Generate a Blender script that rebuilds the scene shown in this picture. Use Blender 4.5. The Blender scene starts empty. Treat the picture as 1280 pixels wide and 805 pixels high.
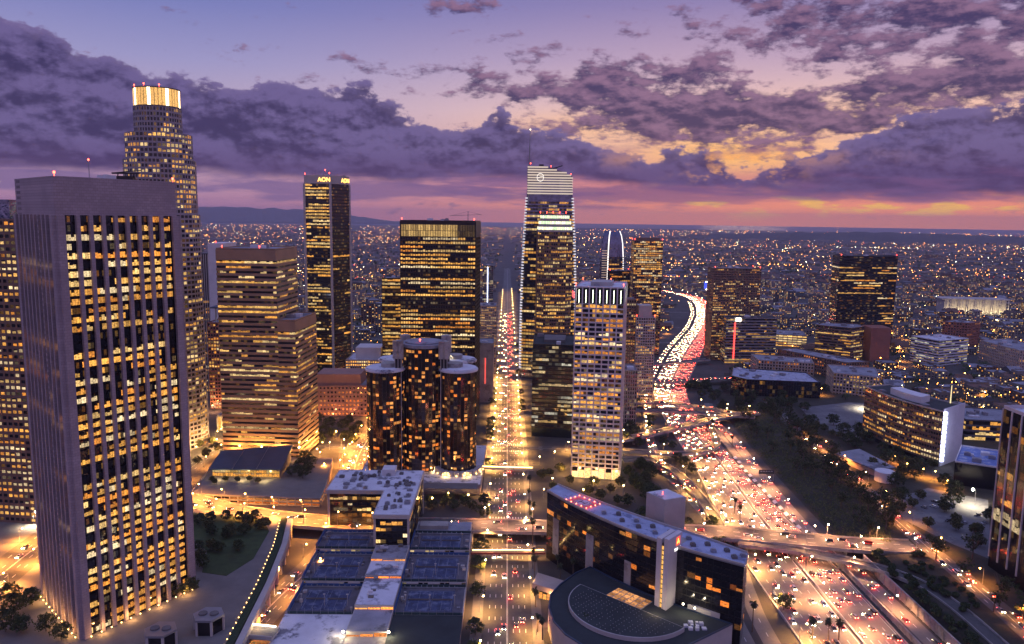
import bpy, math, random
from mathutils import Vector, Matrix
R = math.radians
SC = bpy.context.scene
COL = SC.collection
random.seed(7)

# ---------------------------------------------------------------- camera
CAM = Vector((0.0, 0.0, 211.0))
PITCH, ROLL, HEAD = R(7.75), R(0.75), R(0.45)
fw = Vector((math.cos(PITCH)*math.sin(HEAD), math.cos(PITCH)*math.cos(HEAD), -math.sin(PITCH)))
r0 = Vector((math.cos(HEAD), -math.sin(HEAD), 0)); u0 = r0.cross(fw)
rt = r0*math.cos(ROLL) + u0*math.sin(ROLL); up = -r0*math.sin(ROLL) + u0*math.cos(ROLL)
cd = bpy.data.cameras.new('camera'); cam = bpy.data.objects.new('camera', cd); COL.objects.link(cam)
cam.matrix_world = Matrix(((rt.x, up.x, -fw.x, CAM.x), (rt.y, up.y, -fw.y, CAM.y), (rt.z, up.z, -fw.z, CAM.z), (0, 0, 0, 1)))
cd.sensor_width = 36.0; cd.lens = 36.0*960/1280; cd.clip_start = 1.0; cd.clip_end = 120000
SC.camera = cam

# ---------------------------------------------------------------- render set-up
SC.view_settings.view_transform = 'Standard'; SC.view_settings.look = 'None'
SC.view_settings.exposure = 0.15; SC.view_settings.gamma = 1.0; SC.view_settings.use_curve_mapping = False
cy = SC.cycles
cy.max_bounces = 4; cy.diffuse_bounces = 2; cy.glossy_bounces = 2; cy.transmission_bounces = 2; cy.volume_bounces = 0; cy.transparent_max_bounces = 4
cy.use_denoising = True; cy.use_light_tree = True
cy.sample_clamp_direct = 0; cy.sample_clamp_indirect = 3.0
cy.caustics_reflective = False; cy.caustics_refractive = False

# ---------------------------------------------------------------- node helper
class S:
    """A node socket with arithmetic."""
    nt = None
    def __init__(s, k): s.k = k
    def _m(op, a, b=None, c=None):
        n = S.nt.nodes.new('ShaderNodeMath'); n.operation = op
        for i, v in enumerate((a, b, c)):
            if v is None: continue
            if isinstance(v, S): S.nt.links.new(v.k, n.inputs[i])
            else: n.inputs[i].default_value = v
        return S(n.outputs[0])
    def __add__(a, b): return S._m('ADD', a, b)
    __radd__ = __add__
    def __sub__(a, b): return S._m('SUBTRACT', a, b)
    def __rsub__(a, b): return S._m('SUBTRACT', b, a)
    def __mul__(a, b): return S._m('MULTIPLY', a, b)
    __rmul__ = __mul__
    def __truediv__(a, b): return S._m('DIVIDE', a, b)
def mx(a, b): return S._m('MAXIMUM', a, b)
def mn(a, b): return S._m('MINIMUM', a, b)
def sstep(x, lo, hi):
    n = S.nt.nodes.new('ShaderNodeMapRange'); n.interpolation_type = 'SMOOTHSTEP'
    S.nt.links.new(x.k, n.inputs[0]); n.inputs[1].default_value = lo; n.inputs[2].default_value = hi
    return S(n.outputs[0])
def gauss(u, v, u0, v0, su, sv):
    a = (u - u0)*(1/su); b = (v - v0)*(1/sv)
    return S._m('POWER', 2.718, (a*a + b*b)*-1.0)
def comb(x, y, z):
    n = S.nt.nodes.new('ShaderNodeCombineXYZ')
    for i, v in enumerate((x, y, z)):
        if isinstance(v, S): S.nt.links.new(v.k, n.inputs[i])
        else: n.inputs[i].default_value = v
    return S(n.outputs[0])
def noise(vec, scale, detail=4, rough=0.55, dist=0.0):
    n = S.nt.nodes.new('ShaderNodeTexNoise'); n.inputs['Scale'].default_value = scale
    n.inputs['Detail'].default_value = detail; n.inputs['Roughness'].default_value = rough; n.inputs['Distortion'].default_value = dist
    S.nt.links.new(vec.k, n.inputs['Vector']); return S(n.outputs[0])
def ramp(x, stops, interp='LINEAR'):
    n = S.nt.nodes.new('ShaderNodeValToRGB'); cr = n.color_ramp; cr.interpolation = interp
    while len(cr.elements) > 1: cr.elements.remove(cr.elements[-1])
    cr.elements[0].position = stops[0][0]; cr.elements[0].color = (*stops[0][1], 1)
    for p, c in stops[1:]:
        e = cr.elements.new(p); e.color = (*c, 1)
    S.nt.links.new(x.k, n.inputs[0]); return S(n.outputs[0])
def mixc(f, a, b, mode='MIX'):
    n = S.nt.nodes.new('ShaderNodeMix'); n.data_type = 'RGBA'; n.blend_type = mode
    for i, v in ((0, f), (6, a), (7, b)):
        if isinstance(v, S): S.nt.links.new(v.k, n.inputs[i])
        elif i == 0: n.inputs[0].default_value = v
        else: n.inputs[i].default_value = (*v, 1)
    return S(n.outputs[2])
def lin(r, g, b):
    f = lambda c: (c/255/12.92 if c/255 <= .04045 else ((c/255+.055)/1.055)**2.4)
    return (f(r), f(g), f(b))
def g3(v): return (v, v, v)

# ---------------------------------------------------------------- dusk sky
SUN_AZ, SUN_EL = R(17), R(1.5)
world = bpy.data.worlds.new('World'); SC.world = world; world.use_nodes = True
nt = world.node_tree; nt.nodes.clear(); S.nt = nt
tc = nt.nodes.new('ShaderNodeTexCoord'); sx = nt.nodes.new('ShaderNodeSeparateXYZ')
nt.links.new(tc.outputs['Generated'], sx.inputs[0])
X, Y, Z = S(sx.outputs[0]), S(sx.outputs[1]), S(sx.outputs[2])
U = S._m('ARCTAN2', X, Y)                 # azimuth from the avenue's direction, radians
V = S._m('ARCSINE', Z)                    # elevation
UV = comb(U, V*1.7, 0.0)
nbig = noise(UV, 7.0, 6, .58); nmid = noise(comb(U, V*1.5, 3.3), 22.0, 6, .6); nfine = noise(comb(U, V*1.9, 7.1), 60.0, 5, .6)
left = sstep(U, 0.30, -0.45)
vn = V*(1/0.32)
clear_r = ramp(vn, [(0.0, lin(255, 150, 100)), (.05, lin(255, 152, 108)), (.10, lin(230, 138, 120)), (.17, lin(200, 124, 134)), (.28, lin(242, 188, 160)), (.42, lin(230, 190, 186)), (.6, lin(186, 158, 182)), (.8, lin(140, 126, 172)), (1.0, lin(112, 108, 164))])
clear_l = ramp(vn, [(0.0, lin(176, 118, 152)), (.08, lin(180, 136, 162)), (.2, lin(176, 146, 168)), (.4, lin(176, 158, 186)), (.55, lin(150, 146, 190)), (.75, lin(116, 122, 180)), (1.0, lin(92, 104, 168))])
sky = mixc(left, clear_r, clear_l)
# after-glow through the gaps, where the sun went down
glow = gauss(U, V, 0.28, 0.080, 0.11, 0.024)*0.85 + gauss(U, V, 0.42, 0.125, 0.22, 0.025)*0.30 + gauss(U, V, 0.09, 0.115, 0.10, 0.02)*0.35
sky = mixc(mn(glow, 1.0), sky, lin(255, 190, 104))
# high broken layer
dens = 0.0
for (u0_, v0_, su, sv, w) in ((.60, .20, .22, .040, .56), (.36, .235, .17, .032, .40), (.20, .135, .10, .045, .56), (.36, .12, .2, .036, .50), (.58, .15, .22, .022, .36), (.12, .175, .045, .028, .48), (.02, .155, .10, .04, .36),
                              (-.06, .255, .05, .02, .36), (-.02, .22, .03, .02, .26), (-.14, .17, .10, .022, .24), (-.33, .195, .05, .01, .24), (.33, .28, .08, .012, .3), (.24, .20, .05, .02, .22)):
    dens = gauss(U, V, u0_, v0_, su, sv)*w + dens
nhi = noise(comb(U, V*2.4, 1.7), 17.0, 8, .64)
hi = sstep(dens + (nhi - 0.5)*1.9 + (nfine - 0.5)*.55, 0.20, 0.50)
nh2 = noise(comb(U + .004, V*2.4 + .014, 1.7), 17.0, 8, .64)
hic = mixc(sstep((nhi - nh2)*2.2 + (nmid - .5)*.7 + .5, .25, .85), lin(58, 48, 90), lin(136, 102, 132))
sky = mixc(hi*.95, sky, hic)
# thin reddish-lit streaks low over the horizon
st = noise(comb(U*2.2, V*22.0, .5), 3.2, 6, .62, .3)
lowm = sstep(V, .12, .05)*sstep(V, .012, .03)
sky = mixc(sstep(st, .48, .60)*lowm*.8, sky, mixc(left, lin(140, 92, 128), lin(128, 102, 146)))
spark = sstep(noise(comb(U*2.5, V*14.0, 4.2), 6.0, 5, .6) + gauss(U, V, .45, .018, .25, .006)*.16, .58, .68)*gauss(U, V, .42, .020, .30, .014)*1.3 + sstep(nmid, .56, .66)*gauss(U, V, .20, .055, .22, .014)*.8
sky = mixc(mn(spark, 1.0), sky, lin(255, 190, 84))
# the big cumulus bank, top edge as a curve over the azimuth
fc = nt.nodes.new('ShaderNodeFloatCurve'); cv = fc.mapping.curves[0]
pts = [(-0.8, 0.235), (-0.66, 0.232), (-0.555, 0.203), (-0.45, 0.165), (-0.378, 0.15), (-0.315, 0.143), (-0.288, 0.155), (-0.22, 0.158), (-0.19, 0.166), (-0.16, 0.146), (-0.117, 0.131), (-0.075, 0.11), (-0.04, 0.117), (-0.013, 0.13), (0.018, 0.106), (0.06, 0.106), (0.122, 0.087), (0.175, 0.078), (0.206, 0.096), (0.258, 0.084), (0.294, 0.066), (0.33, 0.074), (0.383, 0.086), (0.445, 0.112), (0.54, 0.127), (0.67, 0.138), (0.8, 0.14)]
for i, (u_, v_) in enumerate(pts):
    p = ((u_ + .8)/1.6, v_*3)
    if i == 0: cv.points[0].location = p
    elif i == len(pts)-1: cv.points[len(cv.points)-1].location = p
    else: cv.points.new(*p)
fc.mapping.update(); nt.links.new(((U + .8)*(1/1.6)).k, fc.inputs['Value'])
vtop = S(fc.outputs[0])*(1/3)
bill = (nbig - .5)*.085 + (nmid - .5)*.055 + (nfine - .5)*.024
bank = sstep(vtop + bill - V, 0.0, 0.007)*sstep(V + (nbig - .5)*.03 + (nmid - .5)*.014 + sstep(U, .05, .4)*.018, .040, .056)
depth = vtop + bill - V
nb2 = noise(comb(U + .006, V*1.7 + .022, 0.0), 7.0, 6, .58); nm2 = noise(comb(U + .003, V*1.5 + .009, 3.3), 22.0, 6, .6)
emb = (nbig - nb2)*2.6 + (nmid - nm2)*1.5 + (nfine - .5)*.6 + .5      # billows lit from above
bshade = mixc(sstep(emb - depth*1.6, .12, .66), lin(54, 45, 88), lin(102, 89, 138))
bshade = mixc(sstep(V, .095, .045)*.6, bshade, lin(82, 60, 104))
bshade = mixc(sstep(depth, .014, .0)*.4, bshade, lin(140, 120, 160))
sky = mixc(bank*.97, sky, bshade)
em = sstep(nmid*.6 + nfine*.4, .52, .60)*gauss(U, V, .29, .058, .05, .012) + sstep(nbig*.5 + nmid*.5, .50, .56)*gauss(U, V, .26, .075, .12, .009)*.7
sky = mixc(mn(em*.9, 1.0), sky, lin(255, 176, 92))
# thin shelf below the bank
sh = sstep(noise(comb(U*1.3, V*9.0, 9.2), 5.0, 6, .6) + gauss(U, V, .0, .032, 2.0, .012)*.24, .54, .70)*sstep(V, .07, .05)*sstep(V, .006, .016)
sky = mixc(sh*.75*(1.0 - sstep(U, .1, .5)*sstep(V, .03, .018)*.7), sky, mixc(left, lin(116, 80, 122), lin(112, 92, 140)))
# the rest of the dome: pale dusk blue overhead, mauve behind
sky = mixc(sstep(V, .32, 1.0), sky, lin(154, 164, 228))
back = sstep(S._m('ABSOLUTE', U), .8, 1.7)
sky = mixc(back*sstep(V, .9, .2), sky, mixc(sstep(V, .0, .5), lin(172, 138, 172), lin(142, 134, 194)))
nish = nt.nodes.new('ShaderNodeTexSky'); nish.sky_type = 'NISHITA'; nish.sun_disc = False
nish.sun_elevation = R(-1.0); nish.sun_rotation = SUN_AZ; nish.altitude = 200
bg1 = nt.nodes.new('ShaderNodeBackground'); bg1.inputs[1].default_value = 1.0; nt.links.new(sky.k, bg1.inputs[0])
bg2 = nt.nodes.new('ShaderNodeBackground'); bg2.inputs[1].default_value = 0.003; nt.links.new(nish.outputs[0], bg2.inputs[0])
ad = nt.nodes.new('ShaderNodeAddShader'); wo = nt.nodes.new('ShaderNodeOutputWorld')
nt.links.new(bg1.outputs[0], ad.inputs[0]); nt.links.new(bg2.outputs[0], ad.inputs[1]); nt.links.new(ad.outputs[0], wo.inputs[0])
world.cycles.sampling_method = 'MANUAL'; world.cycles.sample_map_resolution = 1024

# the last of the sun, just above the horizon behind the clouds
sd = bpy.data.lights.new('sun', 'SUN'); sd.energy = 0.10; sd.angle = R(6); sd.color = (1.0, .62, .40)
sun = bpy.data.objects.new('sun', sd); COL.objects.link(sun)
sdir = Vector((math.sin(SUN_AZ)*math.cos(SUN_EL), math.cos(SUN_AZ)*math.cos(SUN_EL), math.sin(SUN_EL)))
sun.rotation_euler = sdir.to_track_quat('Z', 'Y').to_euler(); sun.location = (300, 2000, 400)


# ---------------------------------------------------------------- materials
MATS = {}
def new_mat(name):
    m = bpy.data.materials.new(name); m.use_nodes = True; S.nt = m.node_tree
    p = m.node_tree.nodes['Principled BSDF']; MATS[name] = m
    return m, p
def objco():
    t = S.nt.nodes.new('ShaderNodeTexCoord'); return S(t.outputs['Object'])
def surf(name, col, rough=.8, metal=0.0, var=.25, scale=.25, spec=.5, stain=None, bump=0.0, fine=2.5):
    """A surface with uneven colour: two noises at different sizes, optional stains."""
    m, p = new_mat(name); c = objco()
    n1 = noise(c, scale, 5, .6); n2 = noise(c, fine, 4, .6)
    k = (n1 - .5)*(2*var) + (n2 - .5)*var + 1.0
    col2 = mixc(sstep(n1, .2, .8), tuple(x*(1-var) for x in col), tuple(min(1, x*(1+var)) for x in col))
    col2 = mixc(sstep(n2, .35, .75)*.5, col2, tuple(x*(1-var*.8) for x in col))
    if stain:
        col2 = mixc(sstep(noise(c, scale*.7, 6, .7), .52, .62)*.85, col2, stain)
    S.nt.links.new(col2.k, p.inputs['Base Color'])
    p.inputs['Metallic'].default_value = metal; p.inputs['Specular IOR Level'].default_value = spec
    S.nt.links.new((n2*.25 + (rough - .12)).k, p.inputs['Roughness'])
    if bump:
        b = S.nt.nodes.new('ShaderNodeBump'); b.inputs['Strength'].default_value = bump; b.inputs['Distance'].default_value = .1
        S.nt.links.new(n2.k, b.inputs['Height']); S.nt.links.new(b.outputs[0], p.inputs['Normal'])
    return m
def stonegrid(name, col, w, h, joint=.6):
    """Stone panels with joints."""
    m, p = new_mat(name); c = objco()
    sep = S.nt.nodes.new('ShaderNodeSeparateXYZ'); S.nt.links.new(c.k, sep.inputs[0])
    br = S.nt.nodes.new('ShaderNodeTexBrick'); br.offset = .5
    br.inputs['Scale'].default_value = 1; br.inputs['Brick Width'].default_value = w; br.inputs['Row Height'].default_value = h; br.inputs['Mortar Size'].default_value = .05
    v = comb((S(sep.outputs[0]) + S(sep.outputs[1]))*.8, S(sep.outputs[2]), 0.0)
    S.nt.links.new(v.k, br.inputs['Vector'])
    br.inputs['Color1'].default_value = (*[x*.9 for x in col], 1); br.inputs['Color2'].default_value = (*[x*1.1 for x in col], 1); br.inputs['Mortar'].default_value = (*[x*joint for x in col], 1)
    n1 = noise(c, .06, 5, .6)
    o = mixc(sstep(n1, .35, .65)*.6, S(br.outputs[0]), tuple(x*.70 for x in col))
    S.nt.links.new(o.k, p.inputs['Base Color']); p.inputs['Roughness'].default_value = .75
    return m
def glassy(name, col, rough=.08, metal=.85, wob=.15):
    """Tinted curtain-wall glass; panes are never quite in one plane, so reflections break up."""
    m, p = new_mat(name); c = objco()
    p.inputs['Metallic'].default_value = metal; p.inputs['Roughness'].default_value = rough
    n = noise(c, .22, 3, .5)
    S.nt.links.new(mixc(sstep(n, .3, .7), tuple(x*.7 for x in col), tuple(x*1.3 for x in col)).k, p.inputs['Base Color'])
    b = S.nt.nodes.new('ShaderNodeBump'); b.inputs['Strength'].default_value = wob; b.inputs['Distance'].default_value = .6
    S.nt.links.new(noise(c, .35, 2, .5).k, b.inputs['Height']); S.nt.links.new(b.outputs[0], p.inputs['Normal'])
    return m
def emit(name, col, strength, sample=False):
    m, p = new_mat(name)
    p.inputs['Base Color'].default_value = (.02, .02, .02, 1); p.inputs['Emission Color'].default_value = (*col, 1); p.inputs['Emission Strength'].default_value = strength
    m.cycles.emission_sampling = 'AUTO' if sample else 'NONE'
    return m
def window_mat(name, boost=1.0, base=(.012, .012, .016), metal=0.0):
    """Glazing: whatever is lit shows its room (ceiling lights, blinds, furniture) through the pane."""
    m, p = new_mat(name); c = objco()
    at = S.nt.nodes.new('ShaderNodeAttribute'); at.attribute_name = 'lit'; at.attribute_type = 'GEOMETRY'
    mp = S.nt.nodes.new('ShaderNodeMapping'); mp.inputs['Scale'].default_value = (1.0, 1.0, 1.7); S.nt.links.new(c.k, mp.inputs[0]); cc = S(mp.outputs[0])
    n1 = noise(cc, 1.05, 2, .5); n2 = noise(cc, 2.6, 2, .6)
    k = sstep(n1, .30, .62)*.65 + sstep(n2, .48, .72)*.5 + .34
    e = S(at.outputs['Color'])
    mul = mixc(1.0, e, e, 'MULTIPLY')
    v = S.nt.nodes.new('ShaderNodeVectorMath'); v.operation = 'SCALE'; S.nt.links.new(e.k, v.inputs[0]); S.nt.links.new((k*boost).k, v.inputs['Scale'])
    S.nt.links.new(v.outputs[0], p.inputs['Emission Color']); p.inputs['Emission Strength'].default_value = 1.0
    p.inputs['Base Color'].default_value = (*base, 1); p.inputs['Roughness'].default_value = .1; p.inputs['Metallic'].default_value = metal
    m.cycles.emission_sampling = 'NONE'
    return m

GRANITE = stonegrid('rose_granite', (.42, .32, .33), 2.4, 1.3, .45)
WHITESTONE = surf('white_precast', (.60, .54, .55), .7, var=.12, scale=.1)
PALESTONE = surf('pale_stone', (.44, .40, .38), .75, var=.15, scale=.1)
BROWNSTONE = surf('brown_granite', (.20, .12, .085), .6, var=.2, scale=.1)
TANSTONE = surf('tan_stone', (.34, .21, .125), .65, var=.18, scale=.08)
REDSTONE = surf('red_stone', (.30, .12, .085), .7, var=.2, scale=.08)
BEIGE = surf('beige_plaster', (.46, .36, .30), .85, var=.15, scale=.1)
CONCRETE = surf('concrete', (.36, .33, .31), .85, var=.25, scale=.12, stain=(.20, .17, .16))
DARKCON = surf('dark_concrete', (.14, .13, .13), .85, var=.25, scale=.15)
BLACKFRAME = surf('black_anodised', (.018, .016, .018), .35, metal=.3, var=.2)
STEEL = surf('grey_steel', (.30, .30, .33), .4, metal=.6, var=.15)
WHITEPAINT = surf('white_paint', (.66, .64, .66), .6, var=.1, scale=.15)
ROOFWHITE = surf('white_roof_coating', (.62, .62, .68), .8, var=.15, scale=.09, stain=(.10, .10, .13))
ROOFGREY = surf('grey_roof_felt', (.27, .27, .31), .9, var=.3, scale=.08, stain=(.09, .09, .11))
ROOFDARK = surf('dark_roof_felt', (.026, .034, .036), .9, var=.35, scale=.08)
ROOFBLUE = surf('blue_metal_roof', (.045, .075, .13), .45, metal=.3, var=.15, scale=.1)
COURTBLUE = surf('blue_windscreen', (.035, .09, .25), .8, var=.4, scale=.25)
COURT = surf('blue_court', (.045, .06, .13), .85, var=.6, scale=.25, stain=(.15, .17, .25))
COURTLINE = surf('worn_line', (.24, .25, .30), .85, var=.5, scale=.6)
COURTGREEN = surf('green_windscreen', (.02, .05, .06), .85, var=.3, scale=.2)
GLASSBLACK = glassy('black_glass', (.055, .05, .055))
GLASSBRONZE = glassy('bronze_mirror_glass', (.13, .09, .07), .06)
GLASSBLUE = glassy('blue_glass', (.16, .18, .27), .07)
GLASSGREEN = glassy('green_glass', (.07, .10, .095), .07)
GLASSGREY = glassy('grey_glass', (.13, .12, .15), .1)
WIN = window_mat('office_window', 1.0)
WINM = window_mat('mirror_window', 1.0, (.10, .075, .065), .85)
ASPHALT = surf('asphalt', (.085, .080, .078), .75, var=.3, scale=.05, stain=(.05, .048, .048), fine=.6)
FREEWAY = surf('freeway_concrete', (.20, .175, .155), .75, var=.22, scale=.04, fine=.5)
PAVE = surf('pavement', (.17, .155, .145), .85, var=.25, scale=.08)
PAINTW = surf('road_paint', (.72, .70, .66), .7, var=.2, scale=.5)
GROUND = surf('city_ground', (.062, .056, .052), .9, var=.45, scale=.012, fine=.1)
SOIL = surf('dry_slope', (.040, .033, .020), .95, var=.55, scale=.07, stain=(.020, .026, .012), fine=.8)
LAWN = surf('lawn', (.045, .07, .022), .95, var=.4, scale=.15)
RED = emit('red_beacon', (1.0, .06, .03), 14)
WARMTUBE = emit('warm_tube', (1.0, .55, .16), 9)
WHITETUBE = emit('white_light', (1.0, .86, .62), 10)
COOLTUBE = emit('cool_light', (.62, .70, 1.0), 7)

# ---------------------------------------------------------------- mesh builder
class MB:
    def __init__(s): s.v, s.f, s.m, s.c = [], [], [], []
    def quad(s, a, b, c, d, m=0, lit=None):
        i = len(s.v); s.v += [tuple(a), tuple(b), tuple(c), tuple(d)]; s.f.append((i, i+1, i+2, i+3)); s.m.append(m); s.c.append(lit); return s
    def poly(s, pts, m=0, lit=None):
        i = len(s.v); s.v += [tuple(p) for p in pts]; s.f.append(tuple(range(i, i+len(pts)))); s.m.append(m); s.c.append(lit); return s
    def prism(s, poly, z0, z1, m=0, mt=None, bottom=True):
        n = len(poly); i = len(s.v)
        s.v += [(p[0], p[1], z0) for p in poly] + [(p[0], p[1], z1) for p in poly]
        for k in range(n):
            j = (k+1) % n; s.f.append((i+k, i+j, i+n+j, i+n+k)); s.m.append(m); s.c.append(None)
        s.f.append(tuple(i+n+k for k in range(n))); s.m.append(m if mt is None else mt); s.c.append(None)
        if bottom: s.f.append(tuple(i+n-1-k for k in range(n))); s.m.append(m); s.c.append(None)
        return s
    def box(s, x0, x1, y0, y1, z0, z1, m=0): return s.prism([(x0, y0), (x1, y0), (x1, y1), (x0, y1)], z0, z1, m)
    def bar(s, a, b, w, z0, z1, m=0):
        """A wall-like bar from a to b in plan, w thick, between two heights."""
        dx, dy = b[0]-a[0], b[1]-a[1]; L = math.hypot(dx, dy) or 1; nx, ny = dy/L*w/2, -dx/L*w/2
        return s.prism([(a[0]+nx, a[1]+ny), (b[0]+nx, b[1]+ny), (b[0]-nx, b[1]-ny), (a[0]-nx, a[1]-ny)], z0, z1, m)
    def cyl(s, cx, cy, r, z0, z1, n=12, m=0, r1=None):
        r1 = r if r1 is None else r1; i = len(s.v)
        for z, q in ((z0, r), (z1, r1)): s.v += [(cx+q*math.cos(2*math.pi*k/n), cy+q*math.sin(2*math.pi*k/n), z) for k in range(n)]
        for k in range(n):
            j = (k+1) % n; s.f.append((i+k, i+j, i+n+j, i+n+k)); s.m.append(m); s.c.append(None)
        s.f.append(tuple(i+n+k for k in range(n))); s.m.append(m); s.c.append(None)
        s.f.append(tuple(i+n-1-k for k in range(n))); s.m.append(m); s.c.append(None); return s
    def tube(s, a, b, ra, rb=None, n=6, m=0):
        rb = ra if rb is None else rb; a, b = Vector(a), Vector(b); d = (b-a).normalized()
        u = d.orthogonal().normalized(); w = d.cross(u); i = len(s.v)
        for p, q in ((a, ra), (b, rb)): s.v += [tuple(p + (u*math.cos(2*math.pi*k/n) + w*math.sin(2*math.pi*k/n))*q) for k in range(n)]
        for k in range(n):
            j = (k+1) % n; s.f.append((i+k, i+j, i+n+j, i+n+k)); s.m.append(m); s.c.append(None)
        s.f.append(tuple(i+n+k for k in range(n))); s.m.append(m); s.c.append(None)
        s.f.append(tuple(i+n-1-k for k in range(n))); s.m.append(m); s.c.append(None); return s
    def ball(s, c, r, m=0, nz=4, nr=6):
        rings = [[(c[0]+r*math.sin(math.pi*j/nz)*math.cos(2*math.pi*k/nr), c[1]+r*math.sin(math.pi*j/nz)*math.sin(2*math.pi*k/nr), c[2]+r*math.cos(math.pi*j/nz)) for k in range(nr)] for j in range(1, nz)]
        i = len(s.v); s.v += [(c[0], c[1], c[2]+r)] + [p for q in rings for p in q] + [(c[0], c[1], c[2]-r)]; e = len(s.v)-1
        F = []
        for k in range(nr):
            j = (k+1) % nr; F.append((i, i+1+k, i+1+j)); F.append((e, e-nr+j, e-nr+k))
            for q in range(nz-2): F.append((i+1+q*nr+k, i+1+(q+1)*nr+k, i+1+(q+1)*nr+j, i+1+q*nr+j))
        s.f += F; s.m += [m]*len(F); s.c += [None]*len(F); return s
    def build(s, name, mats, parent=None, smooth=False):
        if not s.f: return None
        me = bpy.data.meshes.new(name)
        o = parent.location if parent is not None else (0, 0, 0)
        me.from_pydata([(a-o[0], b-o[1], c-o[2]) for a, b, c in s.v] if parent is not None else s.v, [], s.f)
        mats = mats if isinstance(mats, (list, tuple)) else [mats]
        for m in mats: me.materials.append(m)
        if len(mats) > 1: me.polygons.foreach_set('material_index', s.m)
        if any(c is not None for c in s.c):
            at = me.attributes.new('lit', 'FLOAT_COLOR', 'FACE'); flat = []
            for c in s.c: flat += [*(c or (0, 0, 0)), 1.0]
            at.data.foreach_set('color', flat)
        if smooth: me.polygons.foreach_set('use_smooth', [True]*len(me.polygons))
        me.update()
        ob = bpy.data.objects.new(name, me); COL.objects.link(ob)
        if parent is not None: ob.parent = parent
        return ob
def tag(o, label=None, cat=None, group=None, kind=None):
    for k, v in (('label', label), ('category', cat), ('group', group), ('kind', kind)):
        if v: o[k] = v
    return o
def thing(name, label, cat, loc=(0, 0, 0), group=None):
    o = bpy.data.objects.new(name, None); COL.objects.link(o); o.location = loc; o.empty_display_size = 2
    return tag(o, label, cat, group)
def struct(o): o['kind'] = 'structure'; return o
def copy_tree(o, loc, rz=0.0, scale=None, label=None, group=None):
    r = o.copy(); COL.objects.link(r); r.location = loc; r.rotation_euler = (0, 0, rz)
    if scale: r.scale = (scale, scale, scale)
    if label: r['label'] = label
    if group: r['group'] = group
    for ch in o.children:
        c = ch.copy(); COL.objects.link(c); c.parent = r
        for g in ch.children:
            d = g.copy(); COL.objects.link(d); d.parent = c
    return r

# ---------------------------------------------------------------- facades
PAL = dict(warm=[(1, .42, .075), (1, .51, .12), (1, .35, .05), (1, .62, .22), (1, .45, .08), (1, .74, .40)], gold=[(1, .50, .10), (1, .58, .16), (1, .42, .07), (1, .68, .28)],
           orange=[(1, .30, .05), (1, .38, .08), (1, .24, .03)], white=[(1, .82, .50), (1, .72, .34), (.95, .90, .70), (1, .62, .22)], green=[(.75, 1, .55), (.9, 1, .7), (1, .9, .5)])
def litrow(n, p, pal, gain, rnd, run=3.0, dim=.25):
    """One floor of windows: runs of lit and dark rooms."""
    out, on = [], rnd.random() < p
    fl = rnd.uniform(.55, 1.25)
    base = rnd.choice(pal)
    for k in range(n):
        if rnd.random() < 1/run: on = rnd.random() < p; base = rnd.choice(pal) if rnd.random() < .5 else base
        if on:
            g = gain*fl*rnd.uniform(.55, 1.3); out.append(tuple(c*g for c in base))
        elif rnd.random() < dim: g = gain*rnd.uniform(.03, .16); out.append(tuple(c*g for c in base))
        else: out.append((0, 0, 0))
    return out
def facade(cells, frame, p0, p1, z0, z1, nb, nf, rnd, pier=.5, pier_d=.4, span=1.2, span_d=.25, lit=.4, pal='warm', gain=1.0, end=0.0, run=3.0, dark=(), frows=None, slabs=True, sub=1, pm=0, sm=0, nopier_ends=False, split=1, dim=.25):
    """Windows (cells), piers and spandrels (frame) on one outer face from p0 to p1 (outward to the right of p0->p1)."""
    dx, dy = p1[0]-p0[0], p1[1]-p0[1]; L = math.hypot(dx, dy); ux, uy = dx/L, dy/L; nx, ny = uy, -ux
    P = lambda s_, z, d: (p0[0]+ux*s_+nx*d, p0[1]+uy*s_+ny*d, z)
    def slab(s0, s1, a, b, d, m):
        frame.prism([P(s0, 0, .0)[:2], P(s0, 0, d)[:2], P(s1, 0, d)[:2], P(s1, 0, 0)[:2]][::-1] if False else [P(s0, 0, d)[:2], P(s1, 0, d)[:2], P(s1, 0, 0)[:2], P(s0, 0, 0)[:2]], a, b, m)
    w = (L-2*end)/nb; h = (z1-z0)/nf
    if end > 0:
        slab(0, end, z0, z1, pier_d+.02, pm); slab(L-end, L, z0, z1, pier_d+.02, pm)
    if pier > 0:
        for i in range(nb+1):
            if (end > 0 or nopier_ends) and i in (0, nb): continue
            s_ = end+i*w; slab(max(0, s_-pier/2), min(L, s_+pier/2), z0, z1, pier_d, pm)
    for j in range(nf):
        zb = z0+j*h
        if span > 0 and slabs: slab(end, L-end, zb-(0 if j == 0 else span*.25), zb+span*.75, span_d, sm)
        pp = 0.0 if j in dark else (lit if not callable(lit) else lit(j))
        row = litrow(nb*split, pp, PAL[pal], gain, rnd, run, dim)
        for i in range(nb*split):
            ww = w/split
            s0 = end+i*ww+(pier/2 if i % split == 0 else .06); s1 = end+(i+1)*ww-(pier/2 if i % split == split-1 else .06); a, b = zb+span*.75+.05, zb+h-span*.25-.05
            if row[i][0] > .3 and rnd.random() < .42: b -= (b-a)*rnd.uniform(.12, .5)      # blinds part-way down
            mid = P((s0+s1)/2, (a+b)/2, .06)
            cells.append((j, (P(s0, a, .06), P(s1, a, .06), P(s1, b, .06), P(s0, b, .06)), row[i], (CAM-Vector(mid)).length if (CAM-Vector(mid)).dot(Vector((nx, ny, 0))) > 0 else 1e9, (nx, ny)))
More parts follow.
